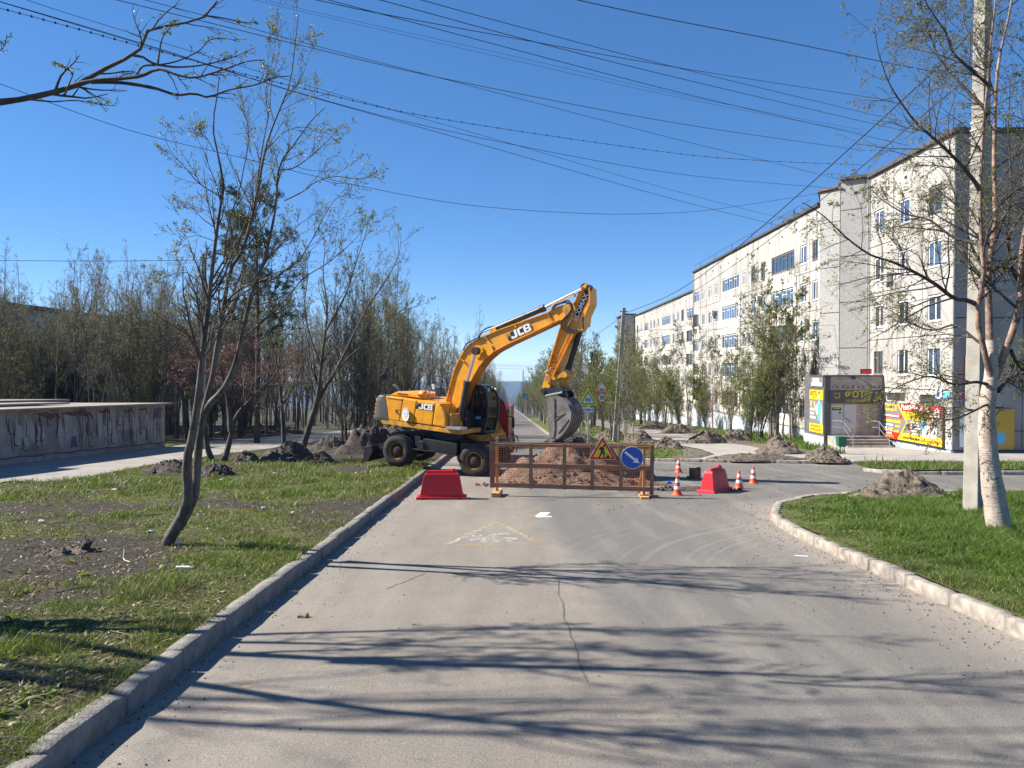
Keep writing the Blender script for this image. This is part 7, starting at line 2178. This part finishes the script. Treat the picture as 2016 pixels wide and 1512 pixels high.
m = MB(); m.box(-50, -47.5, 70, 73, ZE + 5.3, ZE + 6.2); m.build('roof_hatch', M['concrete_dark'], GBD, go)

# ================================================================ FENCE with its signs
fl_, fr_ = at(965, 975, 20.25), at(1286, 979, 19.85)
fx0 = V((fl_.x, fl_.y, 0)); fx1 = V((fr_.x, fr_.y, 0))
FL = (fx1 - fx0).length; fu = (fx1 - fx0).normalized(); fn_ = V((fu.y, -fu.x, 0))      # towards the camera
fg = gz((fl_.y + fr_.y) / 2)
FC0 = fx0 + V((0, 0, fg))
FF = lambda a, b, c: FC0 + fu * a + V((0, 0, b - .012 * a)) + fn_ * c
FN = thing('barrier_fence', 'low brown plank fence with orange netting across the road', 'fence', FC0 + fu * FL / 2)
fo = FN.location
def plank(name, a0, a1, b0, b1, c0, c1, mat, rot=0.0):
    m = MB(); m.flat([(a0, b0), (a1, b0), (a1, b1), (a0, b1)], c0, c1, FF)
    if rot:
        c = FF((a0 + a1) / 2, (b0 + b1) / 2, 0); Rm = Matrix.Translation(c) @ Matrix.Rotation(rot, 4, fn_) @ Matrix.Translation(-c)
        m.v = [Rm @ p for p in m.v]
    return m.build(name, M[mat], FN, fo, bevel=.005)
for b, hh_, r0_ in ((1.385, .115, .002), (.825, .12, .004), (.285, .115, -.002)):
    plank('rail', .0, FL, b - hh_ / 2, b + hh_ / 2, .012, .042, 'wood', r0_)
plank('upright', .0, .12, .22, 1.45, .046, .072, 'wood_red', .006)
for a in (1.045, 1.93, 2.66, 3.40):
    plank('upright', a, a + .095, .22 + (a > 2.5) * .0, 1.42, .046, .072, 'wood', rr.uniform(-.01, .01))
plank('upright', 4.20, 4.30, .15, 1.44, .046, .074, 'wood_red', -.01)
for a, tp in ((.145, 1.56), (4.02, 1.52)):
    plank('post', a, a + .07, .06, tp, -.07, .0, 'wood_new')
m = MB(); m.prism([FF(*q) for q in ((3.88, .14, -.16), (3.96, .14, -.16), (4.08, .86, -.08), (4.0, .86, -.08))], [FF(*q) for q in ((3.88, .14, -.12), (3.96, .14, -.12), (4.08, .86, -.04), (4.0, .86, -.04))]); m.build('brace', M['wood_new'], FN, fo)
for a in (.13, 4.0):
    m = MB(); m.flat([(a - .06, .0), (a + .16, .0), (a + .16, .13), (a - .06, .13)], -.45, .38, FF); m.build('foot', M['wood_new'], FN, fo, bevel=.008)
m = MB(); m.flat([(4.22, .0), (4.42, .0), (4.42, .12), (4.22, .12)], -.2, .12, FF); m.build('foot', M['wood'], FN, fo, bevel=.008)
m = MB()
rn = random.Random(2)
for i in range(72):
    a = .06 + i * .0595
    m.tube([FF(a + rn.uniform(-.008, .008), 1.40, .044), FF(a + rn.uniform(-.012, .012), .85, .046), FF(a + rn.uniform(-.01, .01), .27, .044)], .0042, 3, caps=False)
for j in range(20):
    b = .27 + j * .0595
    m.tube([FF(a, b + rn.uniform(-.008, .008), .0445) for a in np.linspace(.05, FL - .05, 14)], .0048, 3, caps=False)
tag(m.build('net', M['net'], FN, fo), kind='stuff')

def tri(s): return [(-s / 2, -s * .2887), (s / 2, -s * .2887), (0, s * .5774)]
def rtri(s, r=.04):
    """rounded triangle"""
    out = []
    for i, (x, y) in enumerate(tri(s - 2 * r * 1.73)):
        a0 = [210, 330, 90][i]
        for d in (-60, -30, 0, 30, 60): out.append((x + r * math.cos(R(a0 + d)), y + r * math.sin(R(a0 + d))))
    return out
def signboard(name, label, cat, C, u, layers, thick=.02, parent=None, group=None):
    """layers: (polygon list, material); the first is the plate"""
    u = V(u); n = V((u.y, -u.x, 0))
    f = lambda a, b, c: u * a + V((0, 0, b)) + n * c
    root = thing(name, label, cat, C, group) if parent is None else parent
    off = C - root.location if parent is not None else V((0, 0, 0))
    for k, (polys, mat, nm) in enumerate(layers):
        m = MB()
        for p in polys:
            m.flat(p, -thick if k == 0 else .004 * (k - 1) + .0005, .004 * k + .0, f) if k else m.flat(p, -thick, 0, f)
        m.build(nm, M[mat], root, (0, 0, 0), loc=off)
    return root
worker = [ell(.055, .20, .036, .04, 14),
          [(-.13, .085), (-.055, .175), (.03, .165), (.05, .12), (.02, .03), (.045, -.005), (.005, -.05), (-.06, .0), (-.055, .07), (-.095, .05)],
          [(-.055, .01), (.0, -.04), (-.035, -.10), (-.085, -.19), (-.135, -.19), (-.125, -.165), (-.085, -.08)],
          [(.0, -.01), (.045, .0), (.075, -.08), (.065, -.19), (.02, -.19), (.03, -.09), (-.01, -.04)],
          [(.03, .12), (.05, .11), (.075, .02), (.085, -.01), (.06, -.02), (.045, .03)],
          [(-.03, .02), (-.02, .035), (.19, -.12), (.18, -.14)],
          [(.07, -.19), (.26, -.19), (.20, -.10), (.17, -.12)]]
SC = FF(2.97, 1.24, .09)
signboard('road_works_sign', 'red-edged yellow triangle road works sign hung on the plank fence', 'road sign', SC, fu,
          [([rtri(.73, .035)], 'white', 'plate'), ([rtri(.70, .03)], 'red', 'border'), ([rtri(.50, .02)], 'yellow', 'field'), ([[(x * .78, y * .78 - .0) for x, y in p] for p in worker], 'black', 'pictogram')])
SC = FF(3.74, 1.105, .09)
ca, sa = math.cos(R(-38)), math.sin(R(-38))
arr = [(-.235, .03), (.09, .03), (.09, .085), (.235, 0), (.09, -.085), (.09, -.03), (-.235, -.03)]
signboard('arrow_sign', 'round blue sign with white arrow pointing down right hung on the plank fence', 'road sign', SC, fu,
          [([ell(0, 0, .292, .292, 40)], 'white', 'plate'), ([ell(0, 0, .278, .278, 40)], 'blue', 'field'), ([[(x * ca - y * sa, x * sa + y * ca) for x, y in arr]], 'white', 'arrow')])

# ================================================================ BARRIERS, CONES, PIPE
def barrier(label, loc, rz, L=1.28):
    b = thing('water_barrier', label, 'barrier', loc, 'red plastic barriers', rz)
    def sec(w, d, z): return [V((-w, -d, z)), V((w, -d, z)), V((w, d, z)), V((-w, d, z))]
    m = MB()
    secs = [sec(.55, .20, .10), sec(.50, .165, .40), sec(.455, .125, .64), sec(.425, .115, .70), sec(.415, .105, .705)]
    n = 4
    for A, B in zip(secs[:-1], secs[1:]):
        m.add(A + B, [(i, (i + 1) % n, (i + 1) % n + n, i + n) for i in range(n)])
    m.add(secs[0], [(3, 2, 1, 0)]); m.add(secs[-1], [(0, 1, 2, 3)])
    m.build('barrier_body', M['red_plastic'], b, bevel=.014)
    m = MB(); m.prism(sec(.645, .27, .0), sec(.635, .26, .085)); m.prism(sec(.58, .22, .086), sec(.56, .21, .12)); m.build('base', M['red_plastic'], b, bevel=.012)
    m = MB()
    for i in range(9):
        x = -.38 + i * .095
        m.box(x, x + .012, -.128, -.10, .63, .69)
    m.prism(sec(.40, .055, .70), sec(.375, .045, .785)); m.build('top_ridge', M['red_plastic'], b, bevel=.008)
    m = MB(); m.lathe([(.045, -.0), (.045, .05), (.02, .06)], 10, lambda x, y, z: V((.30 + x, y, .78 + z))); m.build('filler_cap', M['red_plastic'], b)
    for x in (-.5, .42):
        m = MB(); m.box(x, x + .10, -.275, -.262, .0, .05); m.build('fork_slot', M['black'], b)
    b.scale = (1, 1, .93)
    return b
p = gnd(868, 984)
barrier('red plastic barrier left of the plank fence', (p.x, p.y + .25, gz(p.y + .25)), R(2))
p = gnd(1414, 970)
bb = barrier('red plastic barrier turned end-on among the orange cones', (p.x, p.y + .35, gz(p.y + .35)), R(52))
bb.scale = (1, 1, .86)
def make_cone(label):
    c = thing('traffic_cone', label, 'traffic cone', (0, 0, 0), 'orange cones round the road works')
    idf = lambda x, y, z: V((x, y, z))
    m = MB()
    prof = lambda z: .110 - (.110 - .028) * (z - .05) / .47
    m.lathe([(.132, .03), (prof(.05) + .010, .05), (prof(.08), .08), (prof(.18), .18), (prof(.28), .28), (prof(.40), .40), (prof(.50), .50), (prof(.52), .52), (.018, .525)], 24, idf)
    m.build('cone_body', M['cone'], c, smooth=True)
    m = MB(); m.lathe([(.155, .0), (.155, .018), (.135, .034), (.11, .036)], 8, idf); m.build('base', M['cone'], c)
    for a, b in ((.175, .255), (.345, .435)):
        m = MB(); m.lathe([(prof(a) + .003, a), (prof(b) + .003, b)], 24, idf, closed=False); m.build('band', M['cone_white'], c, smooth=True)
    return c
cn = make_cone('orange and white cone in front, just right of the plank fence')
for i, (px, py, lab) in enumerate(((1335, 976, None), (1337, 931, 'orange and white cone farthest back, beside the rusty pipe'), (1457, 963, 'orange and white cone touching the right end of the red barrier'), (1485, 953, 'orange and white cone standing alone farthest right'))):
    p = gnd(px, py); loc = (p.x, p.y + .1, gz(p.y + .1))
    if i == 0: cn.location = loc
    else: dup(cn, loc, rz=.4 * i, label=lab)
p = gnd(1371, 943)
m = MB()
po = V((p.x, p.y + .2, gz(p.y + .2)))
pr = [(.19, 0), (.19, .36), (.172, .36), (.172, .02)]
n_ = 26
for i in range(n_):
    a0, a1 = 2 * math.pi * i / n_, 2 * math.pi * (i + 1) / n_
    top_ = .36 if not (4 <= i % 13 <= 10) else .325
    q = [po + V((r_ * math.cos(a), r_ * math.sin(a), z)) for z in (0, top_) for r_ in (.19, .172) for a in (a0, a1)]
    m.add(q, [(0, 1, 5, 4), (2, 3, 7, 6), (4, 5, 7, 6), (0, 2, 6, 4), (1, 3, 7, 5)])
tag(m.build('pipe_casing', M['rust']), 'short rusty open steel pipe standing on the road between the cones', 'pipe')
m = MB(); p = gnd(1356, 943); m.box(p.x - .05, p.x + .05, p.y, p.y + .1, gz(p.y), gz(p.y) + .09); tag(m.build('steel_offcut', M['rust'], bevel=.01), 'small rusty steel offcut left of the standing pipe', 'offcut')
m = MB(); p = gnd(1318, 953); m.prism([V((p.x - .1, p.y, gz(p.y))), V((p.x + .1, p.y, gz(p.y))), V((p.x + .12, p.y + .12, gz(p.y))), V((p.x - .05, p.y + .15, gz(p.y)))], [V((p.x - .04, p.y + .03, gz(p.y, .07))), V((p.x + .06, p.y + .02, gz(p.y, .05))), V((p.x + .08, p.y + .1, gz(p.y, .06))), V((p.x - .02, p.y + .1, gz(p.y, .09)))])
tag(m.build('plastic_bag', M['blue']), 'crumpled blue plastic scrap on the road right of the fence', 'litter')

# ================================================================ ROAD SIGNS
def pole(m, x, y, z0, z1, r=.03, n=10): m.tube([V((x, y, z0)), V((x, y, z1))], r, n)
boy = [ell(.02, .17, .035, .035, 10), [(-.02, .13), (.05, .12), (.06, .0), (.12, -.1), (.09, -.13), (.02, -.04), (-.06, -.12), (-.10, -.10), (-.03, .0)], [(.04, .12), (.13, .06), (.12, .04), (.03, .08)], [(-.02, .12), (-.11, .08), (-.10, .05), (-.02, .09)]]
kids = [[(x * .8 - .09, y * .8 + .0) for x, y in p] for p in boy] + [[(x * .72 + .09, y * .72 - .03) for x, y in p] for p in boy]
base = V((3.8, 38.0, gz(38, .12)))
CS = thing('children_sign', 'children warning triangle on a lime-yellow board above a 150 m plate', 'road sign', base)
m = MB(); pole(m, 0, .06, -.1, 2.95); m.build('post', M['zinc'], CS, smooth=True)
ctr = V((base.x, base.y, ZE - 1.52 - .0))
one = V((1, 0, 0))
signboard(None, None, None, V((ctr.x, ctr.y, ctr.z)), one,
          [([tri(1.02)], 'lime', 'plate'), ([rtri(.70, .03)], 'red', 'border'), ([rtri(.58, .02)], 'white', 'field'), ([[(x * .80, y * .80 - .01) for x, y in p] for p in kids], 'black', 'pictogram')], parent=CS)
pz = ZE - 2.03
signboard(None, None, None, V((ctr.x, ctr.y, pz)), one, [([[(-.29, -.12), (.29, -.12), (.29, .12), (-.29, .12)]], 'white', 'plate')], parent=CS)
m = MB()
for s in (-1, 1):
    x = s * .22
    m.prism([V((ctr.x + x + a, ctr.y - .0005, pz + b)) for a, b in ((-.012, -.08), (.012, -.08), (.012, .02), (.035, .02), (0, .085), (-.035, .02), (-.012, .02))], [V((ctr.x + x + a, ctr.y - .004, pz + b)) for a, b in ((-.012, -.08), (.012, -.08), (.012, .02), (.035, .02), (0, .085), (-.035, .02), (-.012, .02))])
m.build('arrow', M['black'], CS, base)
text('plate_text', '150м', .125, M['black'], V((ctr.x, ctr.y - .002, pz)), one, fz, CS, base, bold=.003)

MP = V((6.55, 48.5, gz(48.5, .1)))
POLE = thing('utility_pole', 'grey concrete pole right of the bucket carrying sign arms', 'pole', MP)
topc = at(1228.5, 606, 48.0)
tb = topc - MP
m = MB()
def taper(a, b, w0, w1):
    a, b = V(a), V(b)
    m.prism([a + V((x * w0, y * w0 * .8, 0)) for x, y in ((-1, -1), (1, -1), (1, 1), (-1, 1))], [b + V((x * w1, y * w1 * .8, 0)) for x, y in ((-1, -1), (1, -1), (1, 1), (-1, 1))])
taper((0, 0, -.3), tb, .17, .10); m.build('shaft', M['concrete'], POLE, bevel=.015)
m = MB()
for z in (3.02, 2.55):
    c = tb * (z / tb.z)
    m.tube([c + V((-.9, -.12, 0)), c + V((0, -.15, 0))], .016, 6)
for z in (2.30, 2.13):
    c = tb * (z / tb.z)
    m.tube([c + V((0, -.1, 0)), c + V((.82, -.1, 0))], .022, 6)
m.build('sign_arm', M['paper'], POLE)
m = MB(); c = tb * (2.2 / tb.z); m.lathe([(.10, -.16), (.12, .10), (.12, .2)], 12, lambda x, y, z: c + V((.86 + z * .5 - .05, -.12 + x * .9, y * 1.9))); m.build('lamp_head', M['paper'], POLE, smooth=True)
m = MB(); c = tb * (8.3 / tb.z); m.tube([c + V((-.25, 0, 0)), c + V((.25, 0, 0))], .03, 6); m.build('bracket', M['wire'], POLE)
us = at(1185.5, 763, 48.2)
signboard('uneven_road_sign', 'red-edged white triangle uneven road sign beside the mid pole', 'road sign', us, one,
          [([rtri(.80, .035)], 'white', 'plate'), ([rtri(.77, .03)], 'red', 'border'), ([rtri(.60, .02)], 'white', 'field'),
           ([[(-.20, -.13), (.20, -.13), (.17, -.09), (.10, -.045), (.05, -.075), (0, -.085), (-.05, -.06), (-.10, -.04), (-.16, -.08)]], 'black', 'pictogram')])
us = at(1185.5, 783, 48.2)
s20 = signboard('speed_limit_sign', 'round white 20 speed limit sign below the uneven road triangle', 'road sign', us, one,
          [([ell(0, 0, .32, .32, 32)], 'red', 'plate'), ([ell(0, 0, .25, .25, 32)], 'white', 'field')])
text('sign_digits', '20', .33, M['black'], us - V((0, .0045, 0)), one, fz, s20, us, bold=.012)
# far signs by the crossing down the street
def simple_sign(label, px, py, Y, kind, s, post=True, name='road_sign'):
    c = at(px, py, Y); b = V((c.x, Y, gz(Y, .1)))
    rt_ = thing(name, label, 'road sign', b)
    z = c.z - b.z
    if post:
        m = MB(); pole(m, 0, .06, -.1, z + .3); m.build('post', M['zinc'], rt_)
    if kind == 'tri': L_ = [([tri(s * 1.15)], 'red', 'plate'), ([tri(s * .8)], 'white', 'field')]
    elif kind == 'round': L_ = [([ell(0, 0, s / 2, s / 2, 24)], 'red', 'plate'), ([ell(0, 0, s * .39, s * .39, 24)], 'white', 'field')]
    elif kind == 'noparking': L_ = [([ell(0, 0, s / 2, s / 2, 24)], 'red', 'plate'), ([ell(0, 0, s * .4, s * .4, 24)], 'blue', 'field')]
    elif kind == 'lime': L_ = [([[(-s / 2, -s / 2), (s / 2, -s / 2), (s / 2, s / 2), (-s / 2, s / 2)]], 'lime', 'plate'), ([[(-s * .4, -s * .4), (s * .4, -s * .4), (s * .4, s * .4), (-s * .4, s * .4)]], 'blue', 'field'), ([tri(s * .55)], 'white', 'pictogram')]
    else: L_ = [([[(-s / 2, -s / 2), (s / 2, -s / 2), (s / 2, s / 2), (-s / 2, s / 2)]], 'blue', 'plate'), ([tri(s * .8)], 'white', 'field'), ([[(-.09, -.12), (.09, -.12), (.02, .12), (-.02, .12)]], 'black', 'pictogram')]
    signboard(None, None, None, c, one, L_, parent=rt_)
    return rt_
simple_sign('blue and lime-bordered crossing sign far down the street', 1033, 778, 200, 'lime', 1.25)
simple_sign('small blue pedestrian crossing sign in front of the lime-bordered one', 1035.5, 781, 190, 'cross', .95)
simple_sign('small round white sign under the crossing sign far down the street', 1035.2, 789.5, 189, 'round', .75)
simple_sign('small warning triangle on a post far down the street', 1046, 785, 142, 'tri', .78)
simple_sign('small round no parking sign at the far bend of the street', 1023, 781, 350, 'noparking', 1.3)

# ================================================================ POLES AND WIRES
PB_ = gnd(1918, 1009, .15)
NP = thing('utility_pole', 'tall square concrete pole beside the white birch on the right verge', 'pole', PB_)
m = MB()
def rotbox(w0, w1, z0, z1, ang, dx=0.0):
    A = [V((x * w0, y * w0, z0)) for x, y in ((-1, -1), (1, -1), (1, 1), (-1, 1))]; B = [V((x * w1 + dx, y * w1, z1)) for x, y in ((-1, -1), (1, -1), (1, 1), (-1, 1))]
    q = Matrix.Rotation(ang, 4, 'Z'); m.prism([q @ a for a in A], [q @ b for b in B])
rotbox(.162, .115, -.4, 11.8, R(28), .10)
m.build('shaft', M['concrete'], NP, bevel=.02)
m = MB()
for z in (7.3, 7.45, 7.85, 8.0, 8.15):
    q = Matrix.Rotation(R(28), 4, 'Z'); w = .162 - .047 * z / 11.8 + .008
    pts_ = [q @ V((x * w + .10 * z / 11.8, y * w, z)) for x, y in ((-1, -1), (1, -1), (1, 1), (-1, 1), (-1, -1))]; m.tube(pts_, .014, 4)
m.build('strap', M['paper'], NP)
qv = Matrix.Rotation(R(28), 4, 'Z') @ V((0, -1, 0)); qu = Matrix.Rotation(R(28), 4, 'Z') @ V((1, 0, 0))
text('painted_number', '2', .30, M['white'], NP.location + qv * .163 + V((.03, 0, 2.25)), qu, fz, NP, NP.location, bold=.008)
text('painted_number', '6', .28, M['white'], NP.location + qv * .163 + V((.03, 0, 1.68)), qu, fz, NP, NP.location, bold=.008)
def simple_pole(label, px, py0, py1, Y, r, mat='concrete', dx=0.0):
    b = gnd(px, py0, .1) if Y is None else V((at(px, py0, Y).x, Y, gz(Y, .1)))
    t = at(px + dx, py1, b.y)
    rt_ = thing('utility_pole', label, 'pole', b)
    m = MB(); a_, b_ = V((0, 0, -.3)), t - b
    m.prism([a_ + V((x * r, y * r, 0)) for x, y in ((-1, -1), (1, -1), (1, 1), (-1, 1))], [b_ + V((x * r * .65, y * r * .65, 0)) for x, y in ((-1, -1), (1, -1), (1, 1), (-1, 1))]); m.build('shaft', M[mat], rt_, bevel=.01)
    m = MB(); m.tube([b_ + V((-.22, 0, -.25)), b_ + V((.22, 0, -.25))], .025, 6); m.build('bracket', M['wire'], rt_)
    return rt_
simple_pole('grey concrete pole rising behind the forked tree on the left', 398, 880, 500, 40.0, .14, 'concrete', 4)
simple_pole('thin grey pole just behind the raised arm and bucket', 1136, 840, 667, 78, .12, 'concrete', 10)
simple_pole('dark thin pole far down the street', 1029, 800, 729, 285, .20, 'bark_dark', 1)
def wire(pts, Y0, Y1, r=.010, label='', clips=False, group='overhead wires across the sky'):
    pts = [V((a, b, 0)) for a, b in pts]
    pl, L = smoothline(pts, 40) if len(pts) > 2 else (np.array([list(pts[0].lerp(pts[1], t)) for t in np.linspace(0, 1, 40)]), 0)
    xs = pl[:, 0]; f = (xs - xs[0]) / (xs[-1] - xs[0])
    Ys = 1 / ((1 - f) / Y0 + f / Y1)
    W = [at(a, b, Y) for (a, b, _), Y in zip(pl, Ys)]
    m = MB(); m.tube(W, r, 5)
    o = tag(m.build('overhead_wire', M['wire'], None, W[0], loc=W[0]), label, 'wire', group)
    if clips:
        m = MB()
        for i in range(1, 39):
            for t in (.0, .5):
                p = W[i].lerp(W[i + 1], t); m.box(-.02, .02, -.02, .02, -.03, .035, M=Matrix.Translation(p))
        tag(m.build('clip', M['wire'], o, W[0]), kind='stuff')
LW = 'thin black overhead wire crossing the blue sky'
for pts, a, b, r, lw_ in (
    ([(1030, -26), (1138, 0), (1300, 34.7), (1530, 79), (1760, 126), (1900, 152)], 17, 24, .011, 'lone wire highest at the upper right running behind the birch top'),
    ([(500, -25), (624, 0), (740, 25), (1055, 83), (1340, 134), (1760, 199)], 20, 40, .012, 'flatter wire of the two that cross high over the bucket'),
    ([(640, -28), (749, 0), (1055, 83), (1300, 145), (1703, 240), (1800, 262)], 20, 42, .012, 'steeper wire of the two that cross high over the bucket'),
    ([(700, -38), (830, 0), (1065, 64), (1300, 125), (1690, 219), (1800, 243)], 20, 42, .011, 'wire just above the two that cross high in the sky'),
    ([(520, -32), (647, 0), (732, 22.5), (1300, 172.5), (1685, 263), (1790, 287)], 21, 44, .012, 'wire just below the two that cross high in the sky'),
    ([(420, -20), (600, 24), (1000, 116), (1300, 184), (1557, 235), (1700, 262)], 40, 60, .009, 'lower of two faint distant wires in the middle of the sky'),
    ([(430, -24), (600, 19), (1000, 108), (1300, 178), (1557, 230), (1700, 256)], 40, 60, .009, 'upper of two faint distant wires in the middle of the sky'),
    ([(120, -28), (231, 0), (450, 54), (600, 91), (857, 151), (1300, 237), (1703, 297)], 21, 44, .012, 'flatter wire of the pair touching right of the forked tree top'),
    ([(170, -28), (286, 0), (450, 43), (605, 86), (857, 151), (1300, 266), (1497, 314), (1652, 353)], 22, 45.6, .010, 'steeper thin wire of the pair touching right of the forked tree top'),
    ([(-150, -40), (0, 3), (288, 88), (600, 186), (878, 257), (1300, 337.5), (1640, 371)], 22, 45.4, .011, 'flatter wire just under the clipped cable'),
    ([(-60, -46), (53, 0), (288, 74), (617, 172), (1000, 281), (1300, 368), (1533, 428), (1580, 440)], 22, 53, .009, 'thin steeper wire running under the clipped cable towards the roof'),
    ([(-150, -44), (0, 3.5), (288, 90), (600, 187), (900, 271), (1300, 385), (1529, 443), (1570, 453)], 22, 54, .012, 'lowest of the steep wires running down to the roof of the block'),
    ([(-150, 110), (0, 165), (243, 253), (469, 309), (652, 354), (900, 401), (1144, 420), (1300, 420), (1408, 412), (1611, 381)], 24, 46, .011, 'slack wire lowest in the sky that curves up to the grey gable')):
    wire(pts, a, b, r, lw_)
wire([(-150, -18), (0, 16), (288, 94), (450, 138), (617, 179), (850, 231), (1300, 298), (1497, 316), (1703, 325)], 22, 46, .010, 'overhead cable with a row of small clips along it crossing the sky', True)
wire([(2120, -95), (1990, 11), (1920, 55), (1850, 129), (1620, 340), (1440, 497), (1330, 575), (1228.5, 618)], 13.5, 48, .016, 'thick black cable running from the right pole down to the mid pole', group='cables to the mid pole')
wire([(1918, 142), (1620, 391), (1440, 525), (1330, 592), (1229, 632)], 16, 48, .012, 'thinner black cable below the thick one leading to the mid pole', group='cables to the mid pole')
wire([(-120, 513), (0, 513), (200, 514), (401, 512)], 38, 40, .016, 'single wire at the left ending at the grey pole behind the tree')
wire([(1226, 622), (1180, 655), (1146, 680)], 48, 78, .016, 'short wire from the mid pole to the pole behind the arm', group='cables to the mid pole')
wire([(880, 713), (960, 718), (1060, 722)], 150, 160, .02, 'faint far wire low above the end of the street', group='far wires')
wire([(880, 720), (960, 724), (1060, 728)], 150, 160, .02, 'faint far wire low above the end of the street', group='far wires')
wire([(1229, 650), (1400, 648), (1600, 642), (1700, 636)], 48, 47, .010, 'thin wire from the mid pole across the front of the apartment block')

# ================================================================ LITTER on the lawn
rl_ = random.Random(31)
def scrap(px, py, w, h, label, mat='paper', name='litter', cat='litter'):
    p = gnd(px, py, .22); s = p.y / FPX
    W_, D_ = w * s / 2.8, h * s * 1.3
    m = MB()
    n = 7
    vs = [V((W_ * math.cos(6.283 * i / n) * rl_.uniform(.7, 1.1), D_ * math.sin(6.283 * i / n) * rl_.uniform(.7, 1.1), rl_.uniform(.0, .02))) for i in range(n)]
    top_ = [v * rl_.uniform(.5, 1.0) + V((0, 0, rl_.uniform(.004, .035))) for v in vs]
    m.prism(vs, top_)
    o = m.build(name, M[mat], None); o.location = (p.x, p.y, gz(p.y, .20)); return tag(o, label, cat)
scrap(82, 1024, 22, 4, 'crumpled white paper on the trodden soil at the far left')
scrap(295, 1046, 22, 5, 'white paper scrap left of the forked tree foot')
scrap(350, 1069, 14, 4, 'white scrap in the grass right at the forked tree foot')
scrap(437, 943, 12, 7, 'white paper at the foot of the small soil heap')
scrap(225, 963, 20, 4, 'pale flat scrap near the shelter path')
scrap(540, 931, 10, 4, 'white scrap in the lit grass below the V-shaped tree')
scrap(702, 930, 12, 3, 'white scrap on the grass left of the excavator blade')
scrap(392, 1012, 12, 3, 'pale scrap on the trodden track right of the forked tree')
scrap(519, 999, 16, 3, 'white strip of paper on the trodden track')
scrap(573, 1032, 6, 5, 'small pale green scrap in the grass near the kerb')
scrap(576, 1008, 14, 3, 'pale scrap at the end of the trodden track')
scrap(1940, 1013, 16, 9, 'crumpled red and white bag at the foot of the concrete pole', 'white')
m = MB(); p = gnd(364, 1120, .22); q = Matrix.Translation(V((p.x, p.y, gz(p.y, .24)))) @ Matrix.Rotation(R(22), 4, 'Z') @ Matrix.Rotation(R(6), 4, 'Y')
m.box(-.11, .11, -.04, .04, -.015, .015, M=q); tag(m.build('foam_strip', M['white'], bevel=.008), 'white foam strip lying on the grass near the kerb', 'litter')
m = MB(); p = gnd(245, 1100, .22); b = V((p.x, p.y, gz(p.y, .2)))
m.tube([b + V((0, 0, .16)), b + V((.01, -.05, .04)), b + V((.06, -.1, .02)), b + V((.16, -.16, .015))], .008, 5); tag(m.build('string', M['paper']), 'white plastic string on the bare soil left of the forked tree', 'litter')
p = gnd(595, 1217); m = MB(); m.prism([V((p.x - .06, p.y, gz(p.y, .003))), V((p.x + .05, p.y - .02, gz(p.y, .003))), V((p.x + .06, p.y + .07, gz(p.y, .003))), V((p.x - .03, p.y + .06, gz(p.y, .003)))], [V((p.x - .05, p.y, gz(p.y, .03))), V((p.x + .03, p.y - .01, gz(p.y, .02))), V((p.x + .05, p.y + .06, gz(p.y, .05))), V((p.x - .02, p.y + .05, gz(p.y, .03)))])
tag(m.build('dead_leaf', M['grass_dry']), 'yellowish dead leaf on the road by the left kerb', 'leaf')
p = gnd(1578, 1096); m = MB(); m.box(-.10, .10, -.02, .02, .003, .015, M=Matrix.Translation(V((p.x, p.y, gz(p.y)))) @ Matrix.Rotation(-.25, 4, 'Z')); tag(m.build('paper_strip', M['white']), 'white paper strip on the road by the right kerb', 'litter')

# ================================================================ AIR: a thin even haze that turns the far ridge blue
HZ = bpy.data.materials.new('haze'); HZ.use_nodes = True
ht = HZ.node_tree
ht.nodes.remove(ht.nodes["Principled BSDF"])
pv = ht.nodes.new("ShaderNodeVolumePrincipled"); pv.inputs["Density"].default_value = 0.00013; pv.inputs["Color"].default_value = (.42, .66, 1.0, 1); pv.inputs["Anisotropy"].default_value = 0.0
ht.links.new(pv.outputs[0], ht.nodes["Material Output"].inputs["Volume"])
m = MB(); m.box(-3600, 3600, -120, 4700, -260, 30); tag(m.build('haze', HZ), kind='stuff')
